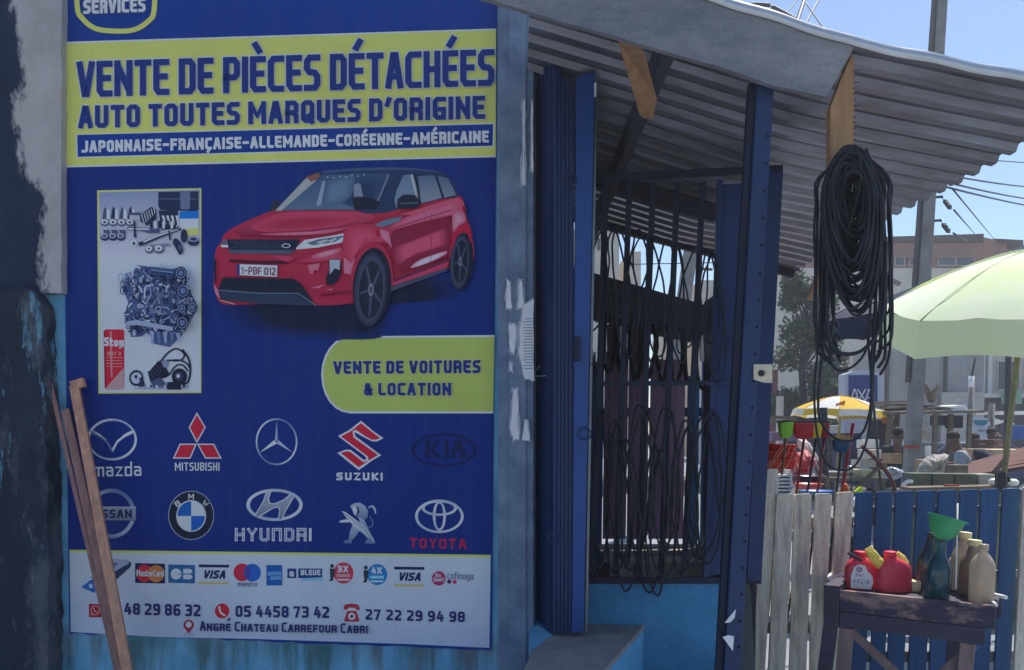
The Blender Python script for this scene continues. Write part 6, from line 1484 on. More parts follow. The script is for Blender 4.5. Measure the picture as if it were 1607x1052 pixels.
# ------------------------------------------------------------------ vehicles
M_tyre = mat('tyre', (.02, .02, .022), .85, bump=.1); M_rim = mat('rim', rgb(150, 152, 156), .35, metal=.7, bump=0)
M_cg = mat('car_glass', rgb(40, 52, 66), .1, var=.2, bump=0, spec=.7); M_hl = mat('headlamp', rgb(220, 224, 228), .15, var=.05, bump=0); M_tl = mat('tail_lamp', rgb(160, 30, 30), .3, bump=0)
def car(label, loc, yaw, paint, kind='car', L=4.3, W=1.7, prof=None, glass=None, cat='car'):
    """side profile x forward, z up"""
    t = thing(name='parked_'+kind, label=label, cat=cat, loc=loc)
    RM = Matrix.Rotation(yaw, 3, 'Z'); B = Vector(loc)
    def q(x, y, z): return B+RM @ Vector((x, y, z))
    prof = prof or [(-2.15, .35), (2.1, .35), (2.15, .6), (2.05, .78), (1.1, .92), (.35, 1.42), (-1.0, 1.46), (-1.75, 1.02), (-2.12, .95), (-2.18, .6)]
    bm = BM(); rings = []
    for y, s, zs in ((-W/2, .97, .0), (-W/2+.06, 1, 0), (W/2-.06, 1, 0), (W/2, .97, 0)):
        rings.append([q(x*s, y*(1 if z < 1.0 else .82), z) for x, z in prof])
    loft(bm, rings, smooth=False); link_mesh('body', bm, paint, t, bevel=.04)
    glass = glass or [[(.98, .96), (.34, 1.38), (-.25, 1.40), (-.25, .96)], [(-.33, .96), (-.33, 1.40), (-.98, 1.40), (-1.6, .98)]]
    for pl in glass:
        for sgn in (-1, 1):
            bm = BM(); prism(bm, [q(x, sgn*(W/2*(.985 if z < 1.0 else .83)+.008), z) for x, z in pl], RM @ Vector((0, .006*sgn, 0))); link_mesh('side_window', bm, M_cg, t)
    fx, fz_ = max(((x, z) for x, z in prof if z > 1.3), key=lambda p: p[0]); hx, hz = [(x, z) for x, z in prof if x > fx and z < fz_][-1] if False else prof[prof.index((fx, fz_))-1]
    bm = BM(); n = Vector((-(fz_-hz), 0, (hx-fx)*-1)); 
    o = Vector((fz_-hz, 0, hx-fx)).normalized()*.012
    bq = [(hx+(fx-hx)*.08, hz+(fz_-hz)*.08), (hx+(fx-hx)*.92, hz+(fz_-hz)*.92)]
    prism(bm, [q(bq[0][0]+o.x, -W*.40, bq[0][1]+o.z), q(bq[0][0]+o.x, W*.40, bq[0][1]+o.z), q(bq[1][0]+o.x, W*.35, bq[1][1]+o.z), q(bq[1][0]+o.x, -W*.35, bq[1][1]+o.z)], RM @ (o*.6)); link_mesh('windscreen', bm, M_cg, t)
    for x in (L*.31, -L*.31):
        for sgn in (-1, 1):
            c = q(x, sgn*(W/2-.06), .31); axm = RM @ Matrix.Rotation(R(90), 3, 'X')
            bm = BM(); loft(bm, [[c+axm @ (Vector((r*math.cos(a_), r*math.sin(a_), h))) for a_ in [2*math.pi*k/20 for k in range(20)]] for r, h in ((.2, -.1), (.29, -.1), (.31, -.06), (.31, .06), (.29, .1), (.2, .1))]); wv = link_mesh('wheel', bm, M_tyre, t)
            bm = BM(); loft(bm, [[c+axm @ (Vector((r*math.cos(a_), r*math.sin(a_), h))) for a_ in [2*math.pi*k/16 for k in range(16)]] for r, h in ((.19, -.112), (.19, .112))]); link_mesh('rim', bm, M_rim, wv)
    mx_ = max(x for x, z in prof); mn = min(x for x, z in prof)
    for sgn in (-1, 1):
        bm = BM(); box(bm, q(mx_-.02, sgn*W*.36, .66), (.1, .3, .14), RM); link_mesh('headlight', bm, M_hl, t, bevel=.02)
        bm = BM(); box(bm, q(mn+.03, sgn*W*.38, .78), (.1, .22, .16), RM); link_mesh('tail_light', bm, M_tl, t, bevel=.02)
    return t
M_cb = mat('dark_blue_paint', rgb(48, 62, 96), .3, var=.08, bump=0, spec=.5); M_cw = mat('white_paint', rgb(226, 228, 230), .35, var=.05, bump=0); M_cgr = mat('silver_paint', rgb(178, 182, 190), .35, var=.05, bump=0)
g = P(1490, 680, 20); car('dark blue hatchback parked behind the market stall posts', (g.x, 20, 0), R(178), M_cb)
van = [(-2.3, .35), (2.2, .35), (2.25, .8), (1.9, 1.0), (1.3, 1.75), (.9, 1.85), (-2.25, 1.85), (-2.3, .6)]
vg = [[(1.6, 1.12), (1.15, 1.65), (.55, 1.7), (.55, 1.12)], [(.4, 1.12), (.4, 1.7), (-.8, 1.7), (-.8, 1.12)], [(-.95, 1.12), (-.95, 1.7), (-2.05, 1.7), (-2.05, 1.12)]]
g = P(1446, 680, 26); car('silver minibus seen end-on behind the utility pole', (g.x, 27, 0), R(262), M_cgr, 'minibus', 4.5, 1.75, van, vg, 'minibus')
g = P(1330, 680, 21.5); car('white van parked beneath the yellow parasol', (g.x, 21.5, 0), R(8), M_cw, 'van', 4.5, 1.75, [(x, z*.9) for x, z in van], [[(x, z*.9) for x, z in l] for l in vg], 'van')
def motorbike(label, loc, yaw, paint):
    t = thing('motorbike', label, 'motorbike', loc, 'motorbikes'); RM = Matrix.Rotation(yaw, 3, 'Z'); B = Vector(loc)
    def q(x, y, z): return B+RM @ Vector((x, y, z))
    for x in (-.62, .62):
        bm = BM(); tube(bm, [q(x+.26*math.cos(2*math.pi*k/20), 0, .30+.26*math.sin(2*math.pi*k/20)) for k in range(20)], .045, 8, True); w = link_mesh('wheel', bm, M_tyre, t)
        bm = BM()
        for k in range(6): tube(bm, [q(x, 0, .3), q(x+.25*math.cos(k), 0, .3+.25*math.sin(k))], .008, 4)
        link_mesh('spokes', bm, M_rim, w)
    bm = BM(); tube(bm, [q(.62, 0, .3), q(.42, 0, .95)], .03, 8); tube(bm, [q(.45, 0, .85), q(-.1, 0, .45), q(-.62, 0, .3)], .035, 8); tube(bm, [q(.4, 0, .8), q(-.2, 0, .75), q(-.7, 0, .72)], .03, 8); link_mesh('frame', bm, M_ins, t)
    bm = BM(); loft(bm, [sring(q(x, 0, .8), .02+s*.1, .02+s*.1, 12, 2.2, RM @ Matrix.Rotation(R(90), 3, 'Y')) for x, s in ((.35, .2), (.28, .9), (.1, 1), (-.05, .5))]); link_mesh('tank', bm, paint, t, smooth=True)
    bm = BM(); box(bm, q(-.4, 0, .80), (.65, .22, .09), RM); link_mesh('seat', bm, M_tyre, t, bevel=.03)
    bm = BM(); box(bm, q(.05, 0, .42), (.32, .22, .26), RM); link_mesh('engine', bm, M_rim, t, bevel=.03)
    bm = BM(); tube(bm, catmull([q(.3, -.34, 1.06), q(.4, -.15, 1.0), q(.4, .15, 1.0), q(.3, .34, 1.06)], 4), .014, 6); tube(bm, [q(.38, -.22, 1.02), q(.36, -.28, 1.25)], .008, 5); tube(bm, [q(.38, .22, 1.02), q(.36, .28, 1.25)], .008, 5); hb = link_mesh('handlebar', bm, M_ins, t)
    for sgn in (-1, 1):
        bm = BM(); bmesh.ops.create_uvsphere(bm, u_segments=10, v_segments=8, radius=.06, matrix=Matrix.Translation(q(.36, sgn*.3, 1.27)) @ RM.to_4x4() @ Matrix.Diagonal((.4, 1, .7, 1))); link_mesh('mirror', bm, M_rim, hb, smooth=True)
    bm = BM(); bmesh.ops.create_uvsphere(bm, u_segments=12, v_segments=8, radius=.09, matrix=Matrix.Translation(q(.5, 0, .92))); link_mesh('headlight', bm, M_hl, t, smooth=True)
g = P(1408, 760, 8.6); motorbike('dark motorbike with pale mirrors just behind the blue fence', (g.x, 8.6, 0), R(200), M_cb)
g = P(1500, 700, 15.2); motorbike('motorbike under the stall beside the bent grey person', (g.x, 15.3, 0), R(160), M_cgr)

# ------------------------------------------------------------------ people
M_skin = mat('dark_skin', rgb(104, 74, 60), .55, var=.12, bump=.03); M_hair = mat('black_hair', (.012, .011, .012), .8)
M_eye = mat('eye_white', rgb(200, 195, 188), .4, bump=0)
def skinmesh(name, verts, edges, rad, m, parent, root=0, lv=2):
    me = bpy.data.meshes.new(name); me.from_pydata([tuple(v) for v in verts], edges, []); me.materials.append(m)
    o = bpy.data.objects.new(name, me); COL.objects.link(o); o.parent = parent; o.matrix_parent_inverse = Matrix.Translation(parent.location).inverted()
    sk = o.modifiers.new('skin', 'SKIN'); sk.use_smooth_shade = True
    for i, r in enumerate(rad): me.skin_vertices[0].data[i].radius = (r, r)
    for i in range(len(rad)): me.skin_vertices[0].data[i].use_root = (i == root)
    s = o.modifiers.new('sub', 'SUBSURF'); s.levels = lv; s.render_levels = lv
    return o
def person(label, loc, yaw, shirt, trousers, lean=0.0, arms='down', carry=None):
    t = thing('person', label, 'person', loc); RM = Matrix.Rotation(yaw, 3, 'Z'); B = Vector(loc)
    def bend(p):    # lean forward about the hip
        p = Vector(p)
        if p.z > .92:
            q_ = p-Vector((0, 0, .92)); c, s = math.cos(lean), math.sin(lean); p = Vector((q_.x, q_.y*c-q_.z*s, q_.y*s+q_.z*c))+Vector((0, 0, .92))
        return B+RM @ p
    V = {'pel': (0, 0, .93), 'bel': (0, -.01, 1.08), 'che': (0, 0, 1.28), 'nck': (0, .0, 1.46), 'hd0': (0, -.015, 1.55), 'hd1': (0, -.02, 1.64), 'hd2': (0, 0, 1.70), 'nose': (0, -.115, 1.59)}
    for s, n in ((-1, 'l'), (1, 'r')):
        V.update({'hip'+n: (.09*s, 0, .9), 'kne'+n: (.11*s, -.03, .5), 'ank'+n: (.11*s, .02, .09), 'toe'+n: (.13*s, -.16, .04), 'sho'+n: (.18*s, 0, 1.40), 'ear'+n: (.082*s, 0, 1.6)})
        if arms == 'down': V.update({'elb'+n: (.25*s, .03, 1.12), 'wri'+n: (.25*s, -.08, .88), 'han'+n: (.245*s, -.12, .80)})
        else: V.update({'elb'+n: (.27*s, -.08, 1.14), 'wri'+n: (.16*s, -.33, 1.12), 'han'+n: (.13*s, -.41, 1.14)})
        for k, dx in enumerate((-.03, -.01, .01, .03)): 
            h = V['han'+n]; w = V['wri'+n]; dr = (Vector(h)-Vector(w)).normalized(); V['f%d' % k+n] = tuple(Vector(h)+dr*(.07-.012*abs(k-1))+Vector((dx, -.015, 0)))
        V['th'+n] = tuple(Vector(V['wri'+n]).lerp(Vector(V['han'+n]), .6)+Vector((-.035*s, -.035, 0)))
    rad = {'pel': .13, 'bel': .12, 'che': .145, 'nck': .055, 'hd0': .085, 'hd1': .10, 'hd2': .075, 'nose': .016}
    for n in 'lr': rad.update({'hip'+n: .088, 'kne'+n: .06, 'ank'+n: .04, 'toe'+n: .035, 'sho'+n: .062, 'ear'+n: .014, 'elb'+n: .042, 'wri'+n: .03, 'han'+n: .038, 'th'+n: .01, **{'f%d' % k+n: .009 for k in range(4)}})
    E = [('pel', 'bel'), ('bel', 'che'), ('che', 'nck'), ('nck', 'hd0'), ('hd0', 'hd1'), ('hd1', 'hd2'), ('hd0', 'nose')]
    for n in 'lr': E += [('pel', 'hip'+n), ('hip'+n, 'kne'+n), ('kne'+n, 'ank'+n), ('ank'+n, 'toe'+n), ('che', 'sho'+n), ('sho'+n, 'elb'+n), ('elb'+n, 'wri'+n), ('wri'+n, 'han'+n), ('han'+n, 'th'+n), ('hd1', 'ear'+n)]+[('han'+n, 'f%d' % k+n) for k in range(4)]
    ks = list(V); skinmesh('body', [bend(V[k]) for k in ks], [(ks.index(a), ks.index(b)) for a, b in E], [rad[k] for k in ks], M_skin, t)
    ks = ['pel', 'bel', 'che', 'shol', 'shor', 'elbl', 'elbr']; skinmesh('shirt', [bend(V[k]) for k in ks], [(0, 1), (1, 2), (2, 3), (2, 4), (3, 5), (4, 6)], [.15, .142, .165, .083, .083, .06, .06], shirt, t)
    ks = ['pel', 'hipl', 'hipr', 'knel', 'kner', 'ankl', 'ankr']; skinmesh('trousers', [bend(V[k]) for k in ks], [(0, 1), (0, 2), (1, 3), (2, 4), (3, 5), (4, 6)], [.142, .103, .103, .075, .075, .058, .058], trousers, t)
    c = bend((0, .022, 1.672)); bm = BM(); bmesh.ops.create_uvsphere(bm, u_segments=14, v_segments=10, radius=.094, matrix=Matrix.Translation(c+Vector((0, 0, .006))) @ Matrix.Diagonal((.92, 1.02, .78, 1))); link_mesh('hair', bm, M_hair, t, smooth=True)
    for s in (-1, 1):
        bm = BM(); bmesh.ops.create_uvsphere(bm, u_segments=8, v_segments=6, radius=.013, matrix=Matrix.Translation(bend((.035*s, -.098, 1.615)))); link_mesh('eye', bm, M_eye, t, smooth=True)
    bm = BM(); tube(bm, [bend((-.03, -.098, 1.545)), bend((0, -.106, 1.543)), bend((.03, -.098, 1.545))], .006, 5); link_mesh('mouth', bm, mat('lips', rgb(90, 50, 46), .6, bump=0), t)
    if carry:
        bm = BM(); loft(bm, [sring(bend((0, .23, z)), w, dd_, 16, 3.0, RM) for z, w, dd_ in ((1.02, .12, .07), (1.05, .15, .1), (1.3, .15, .1), (1.38, .11, .07))]); o = link_mesh('backpack', bm, carry, None, smooth=True); tag(o, 'dark backpack worn by the bent person in the grey shirt', 'backpack')
    return t
c_grey = mat('grey_cloth', rgb(150, 156, 164), .9, var=.15); c_blk = mat('black_cloth', rgb(36, 38, 46), .9); c_den = mat('denim', rgb(66, 78, 104), .9, var=.2); c_red = mat('dark_red_cloth', rgb(88, 44, 56), .9); c_nav = mat('navy_cloth', rgb(30, 36, 62), .9)
g = P(1536, 690, 11.2); person('person in grey shirt bending over, with a dark backpack, under the stall', (g.x, 11.2, 0), R(235), c_grey, c_den, R(26), 'fwd', c_nav)
g = P(1528, 690, 13.9); person('person in pale blue clothes bending beside the grey shirted one', (g.x, 13.9, 0), R(150), mat('pale_blue_cloth', rgb(150, 166, 190), .9, var=.15), c_den, R(30), 'fwd')
g = P(1549, 690, 14.6); person('person in dark red clothes standing by the road sign post', (g.x+.1, 14.6, 0), R(20), c_red, c_nav, 0, 'down')
g = P(1410, 690, 12.8); person('person in black clothes left of the utility pole', (g.x-.02, 12.8, 0), R(150), c_blk, c_nav, R(6), 'down')

# ------------------------------------------------------------------ market clutter behind the fence
brooms = [('green', (1233, 663), (1221, 790), 23, 25, rgb(140, 205, 50), 'lime green plastic broom head on a stick, upside down'), ('red', (1262, 664), (1245, 790), 38, 25, rgb(190, 28, 40), 'red plastic broom head upside down beside the yellow one'), ('yellow', (1281, 664), (1262, 790), 18, 24, rgb(226, 196, 36), 'yellow plastic broom head between two red ones'), ('darkred', (1294, 664), (1280, 790), 14, 24, rgb(150, 26, 40), 'dark red broom head, rightmost of the upright row'), ('blue', (1320, 690), (1310, 790), 29, 20, rgb(24, 70, 110), 'blue broom head with straw coloured bristles')]
for nm, (u, v), (u2, v2), w, h, c, lab in brooms:
    d = 5.0; top = P(u, v, d); s = d/F; foot = P(u2, v2, d); foot = top+(foot-top)*(top.z/(top.z-foot.z)); t = thing('broom', lab, 'broom', tuple(foot), 'brooms standing upside down behind the fence')
    bm = BM(); low = P(u-.3, v+h, d); ring_ = []
    for f, wf in ((0, 1), (.1, 1.02), (.55, .93), (.9, .72), (1, .5)): ring_.append(sring(top.lerp(low, f), w*s/2*wf, .028*wf, 28, 3.5))
    loft(bm, ring_[::-1]); link_mesh('broom_head', bm, mat('broom_'+nm, c, .35, var=.12, scale=20, stretch=(3, 1, .2), bump=.15, transl=.15), t)
    bm = BM(); rr = random.Random(w)
    for k in range(150):
        a, b = rr.uniform(-.47, .47)*w*s, rr.uniform(-.022, .022); hh = (.028 if nm == 'blue' else .010)*(1-(2*a/(w*s))**2*.6)*rr.uniform(.7, 1.1); tube(bm, [top+Vector((a, b, -.004)), top+Vector((a*1.06, b, hh))], .0016, 4, cap=False)
    link_mesh('bristles', bm, mat('bristle_straw', rgb(196, 164, 104), .9) if nm == 'blue' else mat('bristle_black', (.02, .02, .024), .9), t)
    bm = BM(); tube(bm, [low, foot], .0075, 8); link_mesh('broom_stick', bm, mat('stick_'+('wood' if nm in ('green',) else nm), rgb(120, 90, 60) if nm == 'green' else (rgb(110, 40, 40) if 'red' in nm else rgb(36, 38, 52)), .6), t)
bm = BM(); tube(bm, [P(1339, 664, 5.3), P(1333, 700, 5.3), P(1318, 790, 5.3), P(1300, 900, 5.3)], .011, 8); tag(link_mesh('red_pole', bm, mat('broom_darkred', rgb(150, 40, 40), .5)), 'red painted pole leaning behind the blue broom', 'pole')
# basins in a net, bags, crates
def basin(label, u, v, w, h, d, c, tilt=0.0, grp=None):
    b = P(u, v, d); s = d/F; M = Matrix.Rotation(tilt, 3, 'Y'); r = w*s/2; H = h*s; bm = BM()
    loft(bm, [[b+M @ Vector((rr*math.cos(2*math.pi*k/28), rr*.8*math.sin(2*math.pi*k/28), z)) for k in range(28)] for rr, z in ((r*.7, 0), (r*.78, H*.1), (r*.94, H*.9), (r*1.02, H*.93), (r*1.02, H), (r*.93, H), (r*.75, H*.15), (r*.1, H*.1))])
    tag(link_mesh('basin', bm, mat('plastic_%d_%d_%d' % tuple(int(q*999) for q in c), c, .35, var=.12, bump=.03)), label, 'basin', grp)
D6 = 5.4
gq = 'stacked plastic basins'
basin('orange red basin at the bottom of the netted pile', 1219, 742, 62, 22, D6, rgb(206, 58, 40), 0, gq); basin('orange red basin in the middle of the netted pile', 1220, 728, 60, 20, D6, rgb(214, 66, 44), .04, gq); basin('orange red basin on top of the netted pile', 1222, 715, 58, 18, D6, rgb(206, 52, 44), .05, gq)
bm = BM(); rr = random.Random(2)
for k in range(14):
    a0 = rr.uniform(0, 6.28); pts = []
    for j in range(8):
        f = j/7; a = a0+f*1.1; w = 33*D6/F; pts.append(P(1220, 744-f*46, D6)+Vector((w*math.cos(a)*(1-.2*f), w*.82*math.sin(a)*(1-.2*f), .003)))
    tube(bm, pts, .004, 4)
tag(link_mesh('net', bm, mat('pale_string', rgb(226, 150, 130), .8)), 'pale string netting tied round the orange basins', 'net')
def sack(label, pts, d, thick, c, name='plastic_bag', transl=.3, cat='bag'):
    bm = BM(); cc = [P(u, v, d) for u, v in pts]; cen = sum(cc, Vector())/len(cc); rr = random.Random(int(pts[0][0]*7))
    cc = catmull(cc, 3, True); rings = []
    for s, dy in ((.06, -1), (.5, -.92), (.82, -.6), (1, 0), (.85, .55), (.4, .9), (.06, 1)):
        rings.append([cen+(p-cen)*s*(1+rr.uniform(-.07, .07))+Vector((0, dy*thick+rr.uniform(-.12, .12)*thick, rr.uniform(-.1, .1)*thick)) for p in cc])
    loft(bm, rings, smooth=False); tag(link_mesh(name, bm, mat('sack_%d' % int(pts[0][0]), c, .5, var=.2, scale=12, bump=.4, transl=transl)), label, cat)
sack('pink plastic bag bulging beside the orange basins', [(1246, 714), (1262, 708), (1276, 716), (1278, 732), (1266, 742), (1250, 740)], 5.5, .1, rgb(222, 130, 140))
sack('thin white plastic sheet crumpled above the pink bag', [(1250, 694), (1264, 690), (1276, 706), (1284, 722), (1276, 730), (1262, 712)], 5.7, .06, rgb(224, 216, 214), 'plastic_sheet', .4, 'sheet')
sack('white plastic bag hanging below the pink one', [(1246, 744), (1270, 738), (1274, 752), (1258, 756), (1246, 760)], 5.45, .07, rgb(210, 214, 220))
sack('white crumpled bag lying under the stall, left of the pole', [(1388, 738), (1398, 732), (1412, 736), (1418, 744), (1408, 752), (1390, 752)], 8.9, .1, rgb(190, 196, 208))
sack('big grey sack slumped right of the utility pole', [(1442, 742), (1450, 724), (1466, 714), (1482, 712), (1480, 730), (1474, 746), (1450, 750)], 8.2, .16, rgb(156, 150, 148), 'grain_sack', .05, 'sack')
sack('green fruit pile beside the navy post', [(1206, 706), (1212, 700), (1220, 706), (1220, 718), (1208, 722)], 5.8, .05, rgb(96, 150, 60), 'fruit_pile', 0, 'fruit')
for k in range(2):
    basin(('coral basin under the dark rim one', 'dark rimmed coral basin on top')[k], 1268, 768-k*12, 48, 9, 5.2, (rgb(226, 104, 96), rgb(60, 50, 80))[k], .02, 'coral basins at the fence')
basin('blue plastic lid resting at the fence top', 1282, 775, 56, 5, 4.9, rgb(60, 120, 206))
cr = thing('plastic_crate', 'white slatted crate standing behind the white pickets', 'crate', tuple(P(1225, 780, 5.0)))
bm = BM(); c0 = P(1224, 760, 5.05)
for k in range(7): box(bm, c0+Vector((0, 0, .055-k*.022)), (.075, .14, .012))
link_mesh('slats', bm, mat('crate_white', rgb(225, 228, 232), .5, var=.08), cr)
bm = BM()
for sx in (-1, 1): box(bm, c0+Vector((sx*.039, 0, -.3)), (.008, .15, .78))
link_mesh('crate_ends', bm, mat('crate_white', rgb(225, 228, 232), .5), cr)
bm = BM(); b = P(1326, 778, 5.2); lathe(bm, b, [(.03, 0), (.028, .02), (.018, .06), (.012, .075), (.002, .078)], 18); box(bm, b+Vector((0, 0, -.004)), (.075, .075, .008)); tag(link_mesh('orange_cone', bm, mat('cone_orange', rgb(226, 110, 50), .5, transl=.2)), 'small orange plastic cone behind the fence', 'cone')
bm = BM(); prism(bm, [P(1342, 772, 5.0), P(1352, 764, 5.0), P(1355, 773, 5.0)], (0, .03, 0)); tag(link_mesh('lime_flag', bm, mat('lime_plastic', rgb(206, 226, 40), .5, transl=.3)), 'tiny lime plastic corner poking above the blue fence', 'plastic piece')
def rod(label, pts, d, r, m, name, cat):
    bm = BM(); tube(bm, catmull([P(u, v, d) for u, v in pts], 5), r, 8); tag(link_mesh(name, bm, m), label, cat)
rod('pale bare pole leaning to the right behind the fence', [(1337, 775), (1362, 750), (1378, 734)], 6.0, .016, M_st, 'wooden_pole', 'pole')
rod('rusty bent pipe curving down beside the parasol', [(1352, 700), (1372, 718), (1388, 736), (1400, 756), (1406, 778)], 7.0, .018, mat('rust', rgb(104, 62, 58), .8), 'bent_pipe', 'pipe')
rod('pale curved branch left of the blue broom', [(1272, 716), (1284, 742), (1296, 752), (1300, 775)], 6.4, .014, M_st, 'branch', 'branch')
rod('dark upright post left of the parasol', [(1291, 640), (1292, 700), (1294, 790)], 9, .05, M_darkwood, 'wooden_post', 'post')
# low counters and boxes in the middle distance
def crate(label, u0, u1, v0, v1, d, dep, m, name='wooden_box', cat='box', grp=None):
    bm = BM(); a, b = P(u0, v1, d), P(u1, v0, d); z0 = a.z; th = .012
    box(bm, Vector(((a.x+b.x)/2, d+dep/2, (z0+b.z)/2)), (b.x-a.x, dep, b.z-z0)); o = link_mesh(name, bm, m, bevel=.008); tag(o, label, cat, grp); return o
tb = thing('market_counter', 'low wooden counter carrying boxes behind the broom heads', 'counter', tuple(Vector((P(1340, 700, 9.5).x, 9.5, 0))))
bm = BM(); a = P(1294, 752, 9.3); b = P(1388, 752, 9.3); box(bm, Vector(((a.x+b.x)/2, 9.7, a.z)), (b.x-a.x, .9, .04)); link_mesh('counter_top', bm, M_st, tb)
for u in (1297, 1384):
    bm = BM(); q_ = P(u, 752, 9.4); bar(bm, Vector((q_.x, 9.4, 0)), Vector((q_.x, 9.4, a.z-.02)), .06, .06); link_mesh('leg', bm, M_st, tb)
crate('cream box at the right end of the low counter', 1352, 1386, 738, 751, 9.4, .4, mat('cream_card', rgb(190, 186, 150), .8)); crate('grey box at the left end of the low counter', 1299, 1340, 741, 751, 9.4, .4, mat('grey_card', rgb(128, 122, 118), .8))
crate('pale round topped box on the far counter', 1350, 1375, 722, 734, 14, .4, M_cream); crate('dark blue cabinet standing under the yellow parasol', 1322, 1352, 680, 760, 14.5, .5, mat('dark_blue_cabinet', rgb(32, 44, 86), .6), 'cabinet', 'cabinet')
crate('dark stall cupboard beside the parasol edge', 1382, 1396, 652, 740, 14.4, .5, M_darkwood, 'cupboard', 'cupboard'); crate('mauve shelf board behind the broom heads', 1212, 1262, 678, 692, 8.0, .3, M_mauve, 'shelf_board', 'board')
crate('dark low stall front behind the netted basins', 1226, 1300, 640, 720, 17.5, .5, mat('dark_stall', rgb(44, 48, 64), .8), 'stall_front', 'stall'); crate('pale post left of the tree foot', 1222, 1230, 622, 720, 16, .2, M_cream, 'post', 'post')
for k, (u0, v0, u1, v1) in enumerate(((1206, 654, 1248, 658), (1210, 661, 1246, 664))):
    bm = BM(); bar(bm, P(u0, v0, 10+k), P(u1, v1, 10+k), .12, .04); tag(link_mesh('grey_plank', bm, M_st), ('upper grey plank left behind the lime broom head', 'lower grey plank left behind the lime broom head')[k], 'plank')
M_blk = mat('mossy_block', rgb(112, 116, 108), .95, col2=rgb(84, 90, 86), scale=6, bump=.4, fine=.2)
lw_ = thing('low_wall', 'low cement wall topped by a plank behind the blue fence', 'wall', tuple(Vector((P(1500, 760, 7.2).x, 7.2, 0))))
bm = BM(); a, b = P(1418, 770, 7.2), P(1700, 766, 7.2); box(bm, Vector(((a.x+b.x)/2, 7.4, a.z/2)), (b.x-a.x, .3, a.z)); link_mesh('wall_body', bm, M_blk, lw_)
bm = BM(); bar(bm, P(1420, 767, 7.1), P(1570, 764, 7.1), .2, .028); link_mesh('plank', bm, M_st, lw_)
for k, (a, b, c) in enumerate(((1432, 1462, 'leftmost mossy cement block on the low wall'), (1464, 1497, 'second mossy cement block from the left on the low wall'), (1499, 1533, 'third mossy cement block on the low wall'), (1536, 1562, 'pale end block on the low wall'))):
    crate(c, a, b, 743+k*.5, 764, 7.3, .2, M_blk if k < 3 else M_grey, 'cement_block', 'block', 'cement blocks on the low wall')
bm = BM(); bar(bm, P(1482, 762.5, 7.08), P(1504, 762.5, 7.08), .03, .02); tag(link_mesh('red_strip', bm, mat('red_paint', rgb(178, 50, 50), .7)), 'small red strip at the foot of the cement blocks', 'strip')
M_rust = mat('rusty_roof_sheet', rgb(112, 70, 62), .85, col2=rgb(74, 46, 46), scale=3, stretch=(1, 4, 1), bump=.2, fine=.2)
for k in range(4):
    bm = BM(); o_ = k*.14; prism(bm, [P(1522+k*12, 746-k*5, 9+o_), P(1700, 716-k*8, 9+o_), P(1700, 722-k*8, 9+o_), P(1522+k*12, 750-k*5, 9+o_)], (0, .5, .02)); tag(link_mesh('rusty_sheet', bm, M_rust), 'rusty brown metal sheet in the leaning pile at the right', 'metal sheet', 'rusty sheets piled at the right')
for k in range(4): crate('brown plank in the stack beyond the rusty sheets', 1560-k*2, 1577+k*2, 690+k*9, 697+k*9, 13.4, .6, mat('stacked_brown', rgb(138, 104, 92), .9), 'stacked_plank', 'plank', 'stacked brown planks')
crate('sand coloured table top right of the road sign', 1560, 1640, 706, 716, 11.5, .8, mat('sand_board', rgb(190, 168, 140), .9), 'table_top', 'table')
bm = BM(); tube(bm, [P(1575, 660, 17), P(1590, 666, 17)], .03, 6); prism(bm, [P(1558, 656, 17), P(1580, 662, 17), P(1560, 668, 17)], (0, .6, 0)); tag(link_mesh('small_awning', bm, M_w), 'small pale awning peak right of the road sign', 'awning')
bm = BM(); a, b = P(1562, 648, 18), P(1700, 646, 18); box(bm, Vector(((a.x+b.x)/2, 18.3, a.z)), (b.x-a.x, .9, .06)); tag(link_mesh('awning', bm, M_w), 'flat white awning edge in front of the pale building', 'awning')
crate('white bottle standing on the stall counter', 1455, 1462, 700, 716, 12.6, .08, M_w, 'white_bottle', 'bottle')
bm = BM(); tube(bm, catmull([P(u, v, 7.0) for u, v in ((1564, 752), (1568, 745), (1576, 746), (1584, 754), (1572, 758))], 4), .012, 6); tag(link_mesh('black_hose', bm, M_cab), 'short black hose curl on the low wall', 'hose')
crate('black sleeve at the foot of the green parasol pole', 1567, 1580, 742, 772, 6.26, .06, M_cab, 'pole_sleeve', 'pole base')
for k, (u, v) in enumerate(((1560, 762), (1590, 763))): 
    bm = BM(); lathe(bm, P(u, v, 7.05), [(.02, 0), (.04, .01), (.045, .04), (.02, .06)], 12); tag(link_mesh('white_pot', bm, M_whp), ('white pot left of the parasol pole foot', 'white pot right of the parasol pole foot')[k], 'pot')
rod('pale curved handle just above the blue fence', [(1416, 762), (1424, 756), (1432, 756)], 6.2, .014, M_whp, 'curved_handle', 'handle')

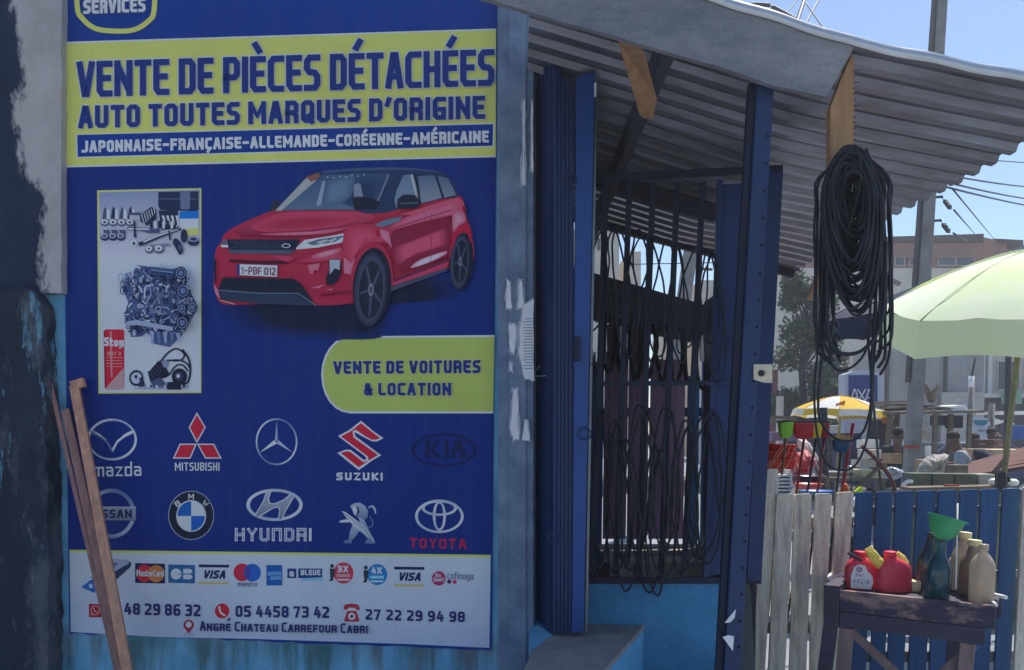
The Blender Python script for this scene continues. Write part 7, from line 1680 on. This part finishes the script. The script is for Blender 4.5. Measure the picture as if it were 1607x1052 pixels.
# more market clutter between the stalls
card = mat('brown_card', rgb(168, 136, 104), .9, var=.2)
for (a, b, t_, b_, d, m, nm, lab, ct) in (
    (1394, 1402, 655, 664, 13.7, M_or, 'orange_cloth', 'orange cloth hanging under the left end of the stall roof', 'cloth'),
    (1440, 1456, 660, 676, 15.0, M_w, 'white_box', 'upper white box in the stack right of the utility pole', 'box'),
    (1438, 1460, 676, 690, 15.0, M_cream, 'cream_box', 'lower cream box in the stack right of the utility pole', 'box'),
    (1494, 1512, 652, 672, 14.6, c_blk, 'dark_cloth', 'dark cloth hanging below the white sheets under the stall roof', 'cloth'),
    (1470, 1486, 652, 668, 14.9, c_den, 'blue_cloth', 'blue grey cloth hanging in the middle of the stall', 'cloth'),
    (1452, 1470, 722, 742, 9.6, card, 'card_box', 'brown cardboard box behind the grey sack', 'box'),
    (1398, 1416, 712, 728, 10.2, card, 'card_box', 'brown cardboard box left of the utility pole', 'box'),
    (1484, 1498, 726, 744, 9.0, mat('dark_red_crate', rgb(110, 50, 52), .7), 'plastic_crate', 'dark red crate behind the cement blocks', 'crate'),
    (1500, 1520, 730, 745, 8.8, M_st, 'wooden_box', 'weathered wooden box behind the cement blocks', 'box'),
    (1360, 1378, 668, 684, 15.2, M_w, 'white_sack', 'white folded sack on the parasol stall', 'sack'),
    (1354, 1380, 690, 704, 13.0, M_w, 'white_tray', 'white tray stack right of the red pole', 'tray'),
    (1356, 1384, 706, 720, 12.6, M_cream, 'cream_tray', 'cream tray stack below the white trays', 'tray'),
    (1300, 1318, 668, 680, 16.0, M_cw, 'white_awning', 'small white awning under the left half of the parasol', 'awning'),
    (1586, 1610, 668, 690, 15.5, mat('blue_barrel', rgb(40, 86, 160), .5), 'blue_container', 'blue container at the right edge behind the parasol pole', 'container')):
    crate(lab, a, b, t_, b_, d, .25, m, nm, ct)

crate('dull red cloth hanging between the coil and the green parasol', 1384, 1402, 509, 537, 8.6, .03, mat('dull_red', rgb(150, 92, 88), .9), 'red_cloth', 'cloth')
# the hazy midday air
bm = BM(); box(bm, (5, 31, 3.6), (120, 70, 9.4))
m, t, b = nt('hazy_air'); t.nodes.remove(b)
pv = t.nodes.new('ShaderNodeVolumePrincipled'); pv.inputs['Color'].default_value = (.86, .92, 1, 1); pv.inputs['Density'].default_value = .0036; pv.inputs['Anisotropy'].default_value = .3
t.links.new(pv.outputs[0], t.nodes['Material Output'].inputs['Volume'])
tag(link_mesh('haze', bm, m), kind='stuff')
